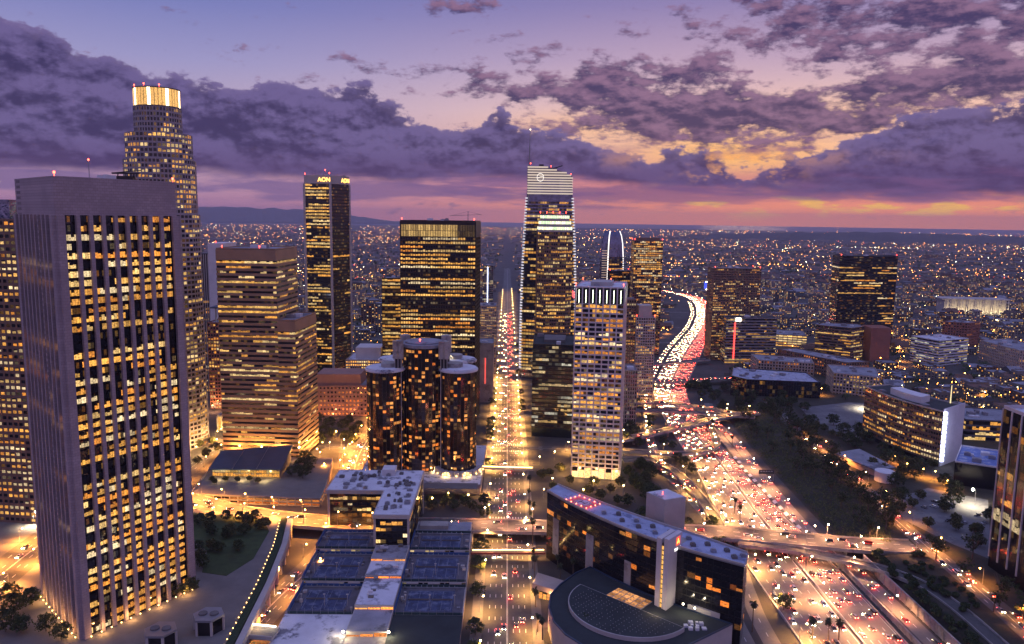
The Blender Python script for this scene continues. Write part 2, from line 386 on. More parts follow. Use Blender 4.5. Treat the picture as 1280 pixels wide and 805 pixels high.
def build_windows(root, cells, mode, mat):
    """Windows as single parts (the 100 that show largest), as one part a floor, or as one part."""
    if mode == 'window':
        cells = sorted(cells, key=lambda c: c[3]); near, rest = cells[:99], cells[99:]
        for c in near: MB().quad(*c[1], lit=c[2]).build('window', mat, root)
    elif mode == 'band':
        d = {}
        for c in cells: d.setdefault((c[0], c[4] if len(c) > 5 else 0), []).append(c)
        keys = sorted(d); rest = []
        for k in keys[:99]:
            mb = MB()
            for c in d[k]: mb.quad(*c[1], lit=c[2])
            mb.build('window_band', mat, root)
        for k in keys[99:]: rest += d[k]
    else: rest = cells
    if rest:
        mb = MB()
        for c in rest: mb.quad(*c[1], lit=c[2])
        o = mb.build('window' if mode != 'band' else 'window_band', mat, root)
        if mode in ('window', 'many'): o['kind'] = 'stuff'
def cutoff(ld, deg=150):
    ld.spot_size = R(deg); ld.spot_blend = .55
def shade(c, k): return tuple(q*k for q in c)
def ccw(poly):
    a = sum(poly[i][0]*poly[(i+1) % len(poly)][1]-poly[(i+1) % len(poly)][0]*poly[i][1] for i in range(len(poly)))
    return list(poly) if a > 0 else list(poly)[::-1]
def scale_poly(poly, k):
    cx = sum(p[0] for p in poly)/len(poly); cy_ = sum(p[1] for p in poly)/len(poly)
    return [(cx+(p[0]-cx)*k, cy_+(p[1]-cy_)*k) for p in poly]
def inset(poly, d):
    cx = sum(p[0] for p in poly)/len(poly); cy_ = sum(p[1] for p in poly)/len(poly); out = []
    for p in poly:
        L = math.hypot(p[0]-cx, p[1]-cy_) or 1; out.append((cx+(p[0]-cx)*(1-d*1.35/L), cy_+(p[1]-cy_)*(1-d*1.35/L)))
    return out
def roofscape(root, poly, z, rnd, roof=None, wall=None, par=1.2, units=5, usize=(3, 7), pent=None):
    """Parapet, roof skin, plant boxes and vents."""
    roof = roof or ROOFGREY; wall = wall or CONCRETE
    inn = inset(poly, .5); n = len(poly)
    RO = MB().poly([(p[0], p[1], z+.06) for p in inn]).build('roof', roof, root)
    mb = MB()
    for i in range(n):
        j = (i+1) % n
        mb.prism([poly[i], poly[j], inn[j], inn[i]], z+.03, z+par)
    mb.build('parapet', wall, root).parent = RO
    cx = sum(p[0] for p in poly)/n; cy_ = sum(p[1] for p in poly)/n
    if pent:
        q = scale_poly(poly, pent[0]); MB().prism(q, z+.1, z+pent[1]).build('penthouse', pent[2] if len(pent) > 2 else wall, root).parent = RO
    for k in range(units):
        a, b = rnd.random(), rnd.random()
        i = rnd.randrange(n); j = (i+1) % n
        px_ = cx+(poly[i][0]*(1-a)+poly[j][0]*a-cx)*b*.82; py_ = cy_+(poly[i][1]*(1-a)+poly[j][1]*a-cy_)*b*.82
        w, d, h = rnd.uniform(*usize), rnd.uniform(*usize), rnd.uniform(1.2, 3.2)
        th = math.atan2(poly[1][1]-poly[0][1], poly[1][0]-poly[0][0]); c_, s_ = math.cos(th), math.sin(th)
        q = [(px_+c_*x-s_*y, py_+s_*x+c_*y) for x, y in ((-w/2, -d/2), (w/2, -d/2), (w/2, d/2), (-w/2, d/2))]
        zz = z+.1 if not pent or max(abs(px_-cx), abs(py_-cy_)) > 1e9 else z+.1
        m = MB().prism(q, zz, zz+h)
        m.cyl(px_, py_, min(w, d)*.28, zz+h+.02, zz+h+.35, 8)
        m.build('roof_unit', STEEL if k % 3 else WHITEPAINT, root).parent = RO
def beacon(root, pts, r=.8):
    for p in pts: MB().tube((p[0], p[1], p[2]-1.6), (p[0], p[1], p[2]-r*.5), .12).ball(p, r*.68).build('beacon', RED, root)
def tower(name, label, cat, poly, z0, z1, faces=None, bay=4.0, floor=4.0, wall=None, body=None, mode='many', win=None, seed=1, roof=None, top=0.0, base_h=0.0, group=None, units=5, par=1.2, pent=None, beacons=0, **kw):
    poly = ccw(poly); rnd = random.Random(seed)
    cx = sum(p[0] for p in poly)/len(poly); cy_ = sum(p[1] for p in poly)/len(poly)
    root = thing(name, label, cat, (cx, cy_, z0), group)
    wall = wall or CONCRETE; body = body or GLASSBLACK
    MB().prism(poly, z0, z1-top).build('wall', body, root)
    if top > 0: MB().prism(scale_poly(poly, 1.012), z1-top, z1).build('crown', wall, root)
    cells, fr = [], MB()
    for i in range(len(poly)):
        if faces is not None and i not in faces: continue
        p0, p1 = poly[i], poly[(i+1) % len(poly)]; L = math.hypot(p1[0]-p0[0], p1[1]-p0[1])
        if L < 1.0: continue
        mid = Vector(((p0[0]+p1[0])/2, (p0[1]+p1[1])/2, z0)); nrm = Vector((p1[1]-p0[1], -(p1[0]-p0[0]), 0)).normalized()
        if (CAM-mid).normalized().dot(nrm) < -.45: continue
        k2 = dict(kw); e = k2.get('end', 0.0)
        facade(cells, fr, p0, p1, z0+base_h, z1-top, max(1, round((L-2*e)/bay)), max(1, round((z1-top-z0-base_h)/floor)), rnd, **k2)
    fr.build('facade_frame', wall, root)
    build_windows(root, cells, mode, win or WIN)
    roofscape(root, poly, z1, rnd, roof, wall, par, units, pent=pent)
    if beacons: beacon(root, [(cx+(p[0]-cx)*.96, cy_+(p[1]-cy_)*.96, z1+par+1.8) for p in poly[:beacons]])
    return root
def ngon(cx, cy_, r, n, a0=0.0): return [(cx+r*math.cos(a0+2*math.pi*k/n), cy_+r*math.sin(a0+2*math.pi*k/n)) for k in range(n)]


# ---------------------------------------------------------------- terrain and water
def lerp_tab(tab, y):
    if y <= tab[0][0]: return tab[0][1:]
    for a, b in zip(tab, tab[1:]):
        if y <= b[0]:
            t = (y-a[0])/(b[0]-a[0]); return tuple(p+(q-p)*t for p, q in zip(a[1:], b[1:]))
    return tab[-1][1:]
def sm(t): t = min(1, max(0, t)); return t*t*(3-2*t)
SLOPE = [(150, 224, 236), (440, 224, 236), (500, 223, 258), (600, 226, 276), (760, 234, 285), (900, 252, 300), (1050, 300, 340)]
def hgt(x, y):
    f, t = lerp_tab(SLOPE, y)
    return 7*sm((x-f)/(t-f))*sm((1050-y)/200)*sm((700-x)/120) if x > f else 0.0
gm = MB(); ring = []
NS = 96
for r in (60, 300, 800, 2000, 5000, 11000, 17500): ring.append([(r*math.cos(2*math.pi*k/NS), r*math.sin(2*math.pi*k/NS), 0) for k in range(NS)])
gm.poly(ring[0])
for a, b in zip(ring, ring[1:]):
    for k in range(NS): j = (k+1) % NS; gm.quad(a[k], b[k], b[j], a[j])
struct(gm.build('ground', GROUND))
tm = MB()
ys = [150+20*i for i in range(46)]
def trow(y):
    f, t = lerp_tab(SLOPE, y); xs = [f-.5]+[f+(t-f)*k/6 for k in range(1, 7)]+[t+20, t+60, t+120, 480, 540, 580, 620, 660, 702]
    return [(x, y, hgt(x, y)+.02 if 0 < i < len(xs)-1 else -.1) for i, x in enumerate(sorted(xs))]
for y0, y1 in zip(ys, ys[1:]):
    a, b = trow(y0), trow(y1)
    for k in range(len(a)-1): tm.quad(a[k], a[k+1], b[k+1], b[k])
struct(tm.build('hillside_terrain', SOIL, smooth=True))
m, p = new_mat('sea'); p.inputs['Base Color'].default_value = (.02, .025, .05, 1); p.inputs['Roughness'].default_value = .35
sea = MB().poly([(36000*math.cos(2*math.pi*k/96), 36000*math.sin(2*math.pi*k/96), -25) for k in range(96)])
struct(sea.build('sea', MATS['sea']))
HILL = surf('far_hill', (.05, .05, .045), .95, var=.4, scale=.002, fine=.01)
def ridge(name, pts, depth, seed):
    """A long hill: crest points (x, y, height) with slopes in front and behind, roughened."""
    rnd = random.Random(seed); mb = MB(); rows = []
    for i in range(len(pts)-1):
        for k in range(10):
            t = k/10; a, b = pts[i], pts[i+1]; x, y, h = (a[q]+(b[q]-a[q])*t for q in range(3)); h *= 1+rnd.uniform(-.07, .07)
            d = Vector((x, y, 0)).normalized()
            rows.append([(x-d.x*depth*q, y-d.y*depth*q, max(-30, h*w-2)) for q, w in ((1, 0), (.75, .14*rnd.uniform(.6, 1.5)), (.5, .42*rnd.uniform(.7, 1.3)), (.22, .82), (0, 1), (-.4, .5), (-1, 0))])
    for a, b in zip(rows, rows[1:]):
        for k in range(6): mb.quad(a[k], b[k], b[k+1], a[k+1])
    return struct(mb.build(name, HILL, smooth=True))
ridge('far_hills', [(-13500, 19500, 230), (-10200, 21000, 330), (-8000, 22500, 400), (-6400, 23200, 375), (-4800, 24000, 210), (-3600, 24000, 60), (-2500, 24000, 10)], 2500, 3)
ridge('low_hills', [(2300, 9800, 25), (3300, 9500, 70), (4200, 9300, 95), (5200, 9000, 85), (6300, 8400, 60), (7400, 7600, 50), (8500, 6500, 10)], 1500, 5)

# ---------------------------------------------------------------- roads
def catmull(pts, n=8):
    out = []; P = [pts[0]]+list(pts)+[pts[-1]]
    for i in range(1, len(P)-2):
        for k in range(n):
            t = k/n; out.append(tuple(.5*(2*P[i][q]+(P[i+1][q]-P[i-1][q])*t+(2*P[i-1][q]-5*P[i][q]+4*P[i+1][q]-P[i+2][q])*t*t+(3*P[i][q]-P[i-1][q]-3*P[i+1][q]+P[i+2][q])*t**3) for q in range(len(pts[0]))))
    out.append(tuple(pts[-1])); return out
def edges(c, w):
    """Left and right edges of a centre line (x, y[, z])."""
    L, Rr = [], []
    for i, p in enumerate(c):
        a, b = c[max(0, i-1)], c[min(len(c)-1, i+1)]; dx, dy = b[0]-a[0], b[1]-a[1]; l = math.hypot(dx, dy) or 1
        nx, ny = -dy/l*w/2, dx/l*w/2; z = p[2] if len(p) > 2 else 0
        L.append((p[0]+nx, p[1]+ny, z)); Rr.append((p[0]-nx, p[1]-ny, z))
    return L, Rr
def strip(L, Rr, dz=0.0, mb=None):
    mb = mb or MB()
    for i in range(len(L)-1):
        a, b, c, d = Rr[i], Rr[i+1], L[i+1], L[i]
        mb.quad((a[0], a[1], a[2]+dz), (b[0], b[1], b[2]+dz), (c[0], c[1], c[2]+dz), (d[0], d[1], d[2]+dz))
    return mb
def dashes(mb, c, off, w=.35, on=3.5, gap=8.0, dz=.012):
    """A lane line beside the centre line c (on=0: solid)."""
    L, Rr = edges(c, 2.0); acc, draw = 0.0, True
    for i in range(len(c)-1):
        n = max(1, int(math.dist(c[i][:2], c[i+1][:2])/1.75))
        for k in range(n):
            t0, t1 = k/n, (k+1)/n; step = math.dist(c[i][:2], c[i+1][:2])/n; acc += step
            if on:
                if draw and acc > on: draw, acc = False, 0
                elif not draw and acc > gap: draw, acc = True, 0
                if not draw: continue
            q = []
            for t, s_ in ((t0, off-w/2), (t1, off-w/2), (t1, off+w/2), (t0, off+w/2)):
                lx = L[i][0]+(L[i+1][0]-L[i][0])*t; ly = L[i][1]+(L[i+1][1]-L[i][1])*t; rx = Rr[i][0]+(Rr[i+1][0]-Rr[i][0])*t; ry = Rr[i][1]+(Rr[i+1][1]-Rr[i][1])*t
                z = L[i][2]+(L[i+1][2]-L[i][2])*t; k2 = .5+s_/2
                q.append((lx+(rx-lx)*k2, ly+(ry-ly)*k2, z+dz))
            mb.quad(*q)
    return mb
def road(name, c, w, mat, lanes=(), z=.008, solid=(), smooth=6):
    c = [tuple(p)+((0.0,) if len(p) == 2 else ()) for p in c]; c = catmull(c, smooth) if len(c) > 2 else c
    L, Rr = edges(c, w); struct(strip(L, Rr, z).build(name, mat))
    mk = MB()
    for o in lanes: dashes(mk, c, o, dz=z+.008)
    for o in solid: dashes(mk, c, o, .22, 0, dz=z+.008)
    if mk.f: struct(mk.build(name+'_markings', PAINTW))
    return c
PATH = {}
AVX = 2.5
PATH['avenue'] = road('avenue', [(AVX, 150), (AVX, 3200)], 26, ASPHALT, lanes=(-9.6, -6.4, -3.2, 3.2, 6.4, 9.6), solid=(-.25, .25))
for y, nm in ((687, 'cross_street'), (803, 'cross_street'), (962, 'cross_street'), (1130, 'cross_street'), (1310, 'cross_street'), (1500, 'cross_street'), (1750, 'cross_street')):
    road(nm, [(-420, y), (128 if y < 1000 else 190+(y-987)*.3, y)], 16, ASPHALT, lanes=(-4, 4), solid=(0,), z=.004)
PATH['lower_street'] = road('lower_street', [(-142, 250), (-136, 330), (-125, 400), (-112, 460), (-108, 540), (-128, 640), (-130, 800), (-130, 1200)], 20, ASPHALT, lanes=(-6, -3, 3, 6), solid=(-.25, .25))
road('side_street', [(-262, 560), (-262, 1300)], 16, ASPHALT, lanes=(-4, 4), solid=(0,), z=.004)

cw = MB()
for y, x0, x1 in ((520, -10, 15), (678, -10, 15), (697, -10, 15), (794, -10, 15), (812, -10, 15), (953, -10, 15), (971, -10, 15)):
    for k in range(13): cw.quad((x0+k*2, y-2.2, .024), (x0+k*2+.9, y-2.2, .024), (x0+k*2+.9, y+2.2, .024), (x0+k*2, y+2.2, .024))
struct(cw.build('crosswalk_markings', PAINTW))
for x0, x1 in ((-16.5, -10.6), (15.6, 21)):
    segs = [(150, 679), (695, 795), (811, 954), (970, 1122), (1138, 1302), (1318, 1492), (1508, 1742)]
    mb = MB()
    for a, b in segs: mb.box(x0, x1, a, b, 0, .15)
    struct(mb.build('pavement', PAVE))
# freeway
ROW = [200, 361, 456, 536, 605, 669, 760, 884, 987, 1216, 1389, 1530, 1760, 1980, 2130, 2290, 2480]
C1L = [151, 151, 151, 156, 162, 166, 169, 177, 198, 266, 328, 376, 440, 484, 490, 452, 350]
C1R = [181, 181, 182, 184, 187, 189, 189, 196, 218, 289, 349, 396, 460, 503, 507, 464, 358]
RR_ = [204, 204, 204, 202, 201, 203, 206, 216, 240, 316, 372, 416, 480, 521, 522, 474, 366]
mid = lambda A_, B_: [((a+b)/2, y, 0.0) for a, b, y in zip(A_, B_, ROW)]
def var_road(name, A_, B_, lanes):
    L = catmull([(a, y, 0) for a, y in zip(A_, ROW)], 6); Rr = catmull([(b, y, 0) for b, y in zip(B_, ROW)], 6)
    struct(strip(L, Rr, .008).build(name, FREEWAY)); mk = MB(); paths = []
    for k in range(lanes+1):
        t = k/lanes; c = [(l[0]+(r[0]-l[0])*(t*.96+.02), l[1], 0) for l, r in zip(L, Rr)]
        dashes(mk, c, 0, .3, 3.5 if 0 < k < lanes else 0, 8, .016)
        if k < lanes: t = (k+.5)/lanes; paths.append([(l[0]+(r[0]-l[0])*(t*.96+.02), l[1], 0) for l, r in zip(L, Rr)])
    struct(mk.build(name+'_markings', PAINTW)); return paths
LANES_IN = var_road('freeway', C1L, C1R, 6)
LANES_OUT = var_road('freeway', [x+2 for x in C1R], RR_, 5)
PATH['collector'] = road('freeway_collector', [(147, 520), (142, 575), (136, 641), (141, 723), (155, 809), (168, 884), (189, 987), (257, 1216), (318, 1389), (366, 1530), (431, 1760), (474, 1980)], 9, FREEWAY, lanes=(0,))
PATH['exit'] = road('freeway_exit', [(218, 200), (218, 362), (217, 416), (214, 465), (210, 505), (214, 601), (222, 721), (222, 790), (236, 870)], 9.5, FREEWAY, lanes=(0,))
PATH['exit_b'] = road('freeway_exit', [(209, 540), (209, 630), (212, 710), (216, 800)], 6.5, FREEWAY, z=.012)
PATH['ramp_in'] = road('freeway_entry', [(146, 450), (140, 410), (136, 360), (134, 200)], 9, FREEWAY, lanes=(0,), z=.012)
PATH['low_ramp'] = road('freeway_entry', [(128, 455), (125, 400), (123, 340), (122, 200)], 8, FREEWAY, lanes=(0,), z=.004)
# barriers between the carriageways
def barrier(label, pts, w=.7, h=1.0, name='median_barrier', mat=None, cat='barrier', group=None):
    mb = MB()
    for a, b in zip(pts, pts[1:]):
        d = Vector((b[0]-a[0], b[1]-a[1])).normalized()*.02
        za, zb = (a[2] if len(a) > 2 else 0), (b[2] if len(b) > 2 else 0)
        nx, ny = -d.y*50*w/2, d.x*50*w/2
        lo = [(a[0]+nx, a[1]+ny, za-.02), (a[0]-nx, a[1]-ny, za-.02), (b[0]-nx, b[1]-ny, zb-.02), (b[0]+nx, b[1]+ny, zb-.02)]
        k = .4; hi = [(a[0]+nx*k, a[1]+ny*k, za+h), (a[0]-nx*k, a[1]-ny*k, za+h), (b[0]-nx*k, b[1]-ny*k, zb+h), (b[0]+nx*k, b[1]+ny*k, zb+h)]
        mb.quad(hi[3], hi[2], hi[1], hi[0]) if False else mb.quad(hi[0], hi[1], hi[2], hi[3])
        mb.quad(lo[1], lo[2], hi[2], hi[1]); mb.quad(lo[3], lo[0], hi[0], hi[3]); mb.quad(lo[0], lo[1], hi[1], hi[0]); mb.quad(lo[2], lo[3], hi[3], hi[2])
    return tag(mb.build(name, mat or CONCRETE), label, cat, group)
barrier('long low concrete median barrier between the white-lit and the red-lit carriageway', catmull([(x+1, y, 0) for x, y in zip(C1R, ROW)], 5))
barrier('concrete barrier along the outer edge of the red-lit freeway carriageway', catmull([(x+.6, y, 0) for x, y in zip(RR_, ROW)][:12], 5), .6, .9, 'edge_barrier')
barrier('concrete barrier along the outer edge of the white-lit freeway carriageway', catmull([(x-.6, y, 0) for x, y in zip(C1L, ROW)][:10], 5), .6, .9, 'edge_barrier')
# retaining walls beside the exit lane
def rwall(label, pts, h, name='retaining_wall'):
    o = thing(name, label, 'retaining wall', (pts[0][0], pts[0][1], 0)); mb, bt = MB(), MB()
    for a, b in zip(pts, pts[1:]):
        mb.bar(a, b, .8, -.05, h)
        L = math.dist(a, b); n = max(1, int(L/6))
        for k in range(n):
            t = (k+.5)/n; x, y = a[0]+(b[0]-a[0])*t, a[1]+(b[1]-a[1])*t; bt.box(x-.75, x+.75, y-.4, y+.4, -.05, h*.86)
    mb.build('wall', CONCRETE, o); bt.build('buttress', CONCRETE, o); return o
rwall('ribbed concrete retaining wall between the red lanes and the sunken exit lane', [(208.5, 250), (208.5, 361), (208, 440), (206, 470)], 3.2)
rwall('tall plain concrete retaining wall below the bank of round shrubs', [(225, 250), (225, 380), (224, 452)], 6.4)
# the light-paved strip with zig-zag planting between carriageway and exit
zz = MB()
for k in range(14):
    y = 505+k*12; x = 203.8 if y < 640 else 205.5
    zz.quad((x, y, .03), (x+3.4, y+3, .03), (x+3.4, y+9, .03), (x, y+6, .03))
struct(zz.build('zigzag_path', PAINTW))

# ---------------------------------------------------------------- bridges
def bridge(name, label, c, w, cat='bridge', mat=None, piers=(), deck=1.2, par=1.0, lanes=(), road_mat=None, group=None, smooth=6, pier_r=1.1, parm=None):
    c = [tuple(p) for p in c]; c = catmull(c, smooth) if len(c) > 2 else c
    o = thing(name, label, cat, (c[0][0], c[0][1], 0), group); L, Rr = edges(c, w)
    mb = MB()
    for i in range(len(c)-1):
        a, b, d, e = L[i], L[i+1], Rr[i+1], Rr[i]; dn = lambda p: (p[0], p[1], p[2]-deck)
        mb.quad(e, d, b, a); mb.quad(dn(a), dn(b), dn(d), dn(e)); mb.quad(a, b, dn(b), dn(a)); mb.quad(dn(e), dn(d), d, e)
    for i in (0, len(c)-1): mb.quad(L[i], Rr[i], (*Rr[i][:2], Rr[i][2]-deck), (*L[i][:2], L[i][2]-deck))
    mb.build('deck', mat or CONCRETE, o)
    L2, R2 = edges(c, w-.9); strip(L2, R2, .015).build('roadway', road_mat or ASPHALT, o)
    if lanes:
        mk = MB()
        for q in lanes: dashes(mk, c, q, .3, 3.5, 6, .03)
        mk.build('lane_marking', PAINTW, o)
    if par:
        for E in (L, Rr):
            pm = MB(); I = edges(c, w-.8)[0 if E is L else 1]
            for i in range(len(c)-1):
                a, b = E[i], E[i+1]; d, e = I[i+1], I[i]; U_ = lambda p, h: (p[0], p[1], p[2]+h)
                pm.quad(U_(a, par), U_(e, par), U_(d, par), U_(b, par)); pm.quad(U_(a, .0), U_(a, par), U_(b, par), U_(b, .0)); pm.quad(U_(e, .0), U_(d, .0), U_(d, par), U_(e, par))
            pm.build('parapet', parm or mat or CONCRETE, o)
    for (x, y, z) in piers: MB().cyl(x, y, pier_r, -.1, z-deck+.02, 10).build('pier', CONCRETE, o)
    return c
FB = [(-330, 552, 10), (-262, 538, 9), (-228, 529, 8), (-182, 508, 7), (-117, 493, 6.6), (-48, 491, 6.6), (6, 490, 6.6), (80, 486, 6.8), (145, 481, 7), (189, 472, 7.2), (228, 464, 7.3), (262, 462, 7.15)]
PATH['bridge'] = bridge('road_bridge', 'long curving concrete road bridge carrying a street over the avenue and the freeway', FB, 21, lanes=(-3.4, 3.4), piers=[(-40, 491, 6.6), (-22, 490.5, 6.6), (26, 489, 6.6), (128, 482, 7), (149, 480, 7), (182, 473.5, 7.2), (206, 468.5, 7.2), (219, 466, 7.2)])
FB2 = [(150, 466, 7), (180, 458, 6.6), (206, 447, 6), (226, 432, 6.3), (238, 412, 7.0), (243, 385, 7.1), (243, 340, 7.1), (241, 230, 7.1)]
PATH['slip'] = bridge('slip_road', 'narrow curving slip road ramp peeling off the near bridge towards the shrubs', FB2, 8.5, lanes=(), piers=[(182, 457.5, 6.6), (207, 446.5, 6)], cat='ramp')
bridge('road_bridge', 'straight olive-lit overpass farthest up the freeway', [(206, 1072, 6.5), (300, 1118, 6.5)], 11, piers=[(232, 1085, 6.5), (262, 1099, 6.5)])
bridge('road_bridge', 'overpass crossing the freeway with red tail lights queueing on it', [(160, 948, 6.5), (255, 972, 6.5), (300, 985, 6.5)], 13, piers=[(204, 959, 6.5), (228, 965, 6.5)])
PATH['hump'] = bridge('road_bridge', 'grey curved overpass just beyond the diagonal one', [(130, 838, 6.5), (175, 843, 6.5), (215, 825, 6.5), (246, 800, 6.5), (262, 790, 7)], 9, piers=[(170, 843, 6.5), (205, 831, 6.5)])
bridge('road_bridge', 'level overpass with pale parapets under the curved one', [(128, 808, 6.3), (180, 806, 6.3), (236, 792, 6.3), (262, 782, 7)], 8, piers=[(148, 807, 6.3), (178, 806, 6.3), (207, 800, 6.3)])
PATH['diag'] = bridge('road_bridge', 'pinkish diagonal overpass sloping down to the dark trees beside the freeway', [(60, 668, 7), (116, 699, 7), (175, 742, 7), (232, 783, 7.2), (270, 800, 7.2)], 11, piers=[(122, 703, 7), (160, 731, 7), (193, 755, 7)], lanes=(0,))
PATH['loop'] = bridge('loop_ramp', 'looping freeway ramp with a tight hairpin over the red lanes', [(70, 668, 6.5), (110, 662, 6.5), (150, 655, 6.5), (180, 666, 6.2), (196, 690, 5.2), (205, 728, 3.2), (211, 770, .6)], 8, piers=[(128, 658, 6.5), (163, 658, 6.4), (187, 675, 6)], cat='ramp')
PATH['curl'] = bridge('flyover_ramp', 'curving elevated ramp with dark parapets running beside the white lanes', [(102, 640, 5.5), (124, 640, 5.5), (140, 612, 5.2), (147, 565, 4.5), (149, 520, 2.5), (147, 470, .3)], 8.5, piers=[(131, 631, 5.3), (144, 590, 5)], cat='ramp', mat=CONCRETE)
# footbridges over the avenue
bridge('footbridge', 'slim footbridge with red sides and a lit handrail over the avenue', [(-20, 451, 6.6), (26, 452, 6.6)], 4.5, par=0, mat=surf('red_bridge_paint', (.30, .07, .05), .6), road_mat=PAVE, cat='footbridge', pier_r=.6, piers=[(-14, 451, 6.6)])
bridge('footbridge', 'brightly lit footbridge linking the round glass towers to the far pavement', [(-20, 612, 6.6), (24, 610, 6.6)], 4.5, mat=PALESTONE, road_mat=PAVE, cat='footbridge', pier_r=.6, piers=[(18.5, 610, 6.6)])
def tube_light(label, a, b, mat, r=.28, group=None):
    o = thing('handrail_light', label, 'light strip', a, group)
    MB().tube(a, b, r).build('tube', mat, o)
    n = max(1, int((Vector(b)-Vector(a)).length/22))
    for k in range(n):
        t = (k+.5)/n; ld = bpy.data.lights.new('strip_glow', 'POINT'); ld.energy = 900; ld.color = (1, .6, .25); ld.shadow_soft_size = .6
        lo = bpy.data.objects.new('strip_glow', ld); COL.objects.link(lo); lo.parent = o; lo.location = (Vector(b)-Vector(a))*t + Vector((0, -.6, .5))
tube_light('glowing orange handrail strip on the red footbridge', (-19, 449.6, 8), (25, 450.6, 8), WARMTUBE)
tube_light('glowing handrail strip on the near side of the lit footbridge', (-19, 609.6, 8.1), (23, 607.6, 8.1), WARMTUBE, .4)
# upper terrace on the left, where the tall granite tower stands
TER = [(-420, 250), (-122, 250), (-122.5, 300), (-126, 345), (-130, 400), (-136, 450), (-143.5, 489), (-152, 494), (-215, 506), (-262, 524), (-330, 540), (-420, 552)]
tr = MB().prism(ccw(TER), -.2, 10.0); struct(tr.build('terrace', PAVE))
PATH['hill_street'] = road('hill_street', [(-268, 250, 10), (-276, 360, 10), (-282, 440, 10), (-284, 530, 10)], 26, ASPHALT, lanes=(-8, -4, 4, 8), solid=(-.25, .25), z=.02)


# ---------------------------------------------------------------- towers
def text_sign(root, name, txt, mat, origin, xdir, up_, size, ext=.15):
    cu = bpy.data.curves.new(name, 'FONT'); cu.body = txt; cu.size = size; cu.extrude = ext; cu.align_x = 'CENTER'; cu.align_y = 'CENTER'; cu.materials.append(mat)
    tmp = bpy.data.objects.new('lettering', cu); COL.objects.link(tmp); me = bpy.data.meshes.new_from_object(tmp.evaluated_get(bpy.context.evaluated_depsgraph_get()))
    bpy.data.objects.remove(tmp); bpy.data.curves.remove(cu)
    t = bpy.data.objects.new(name, me); COL.objects.link(t); xd = Vector(xdir).normalized(); u_ = Vector(up_).normalized(); zd = xd.cross(u_)
    t.parent = root; l = Vector(origin)-root.location
    t.matrix_local = Matrix(((xd.x, u_.x, zd.x, l.x), (xd.y, u_.y, zd.y, l.y), (xd.z, u_.z, zd.z, l.z), (0, 0, 0, 1)))
    return t
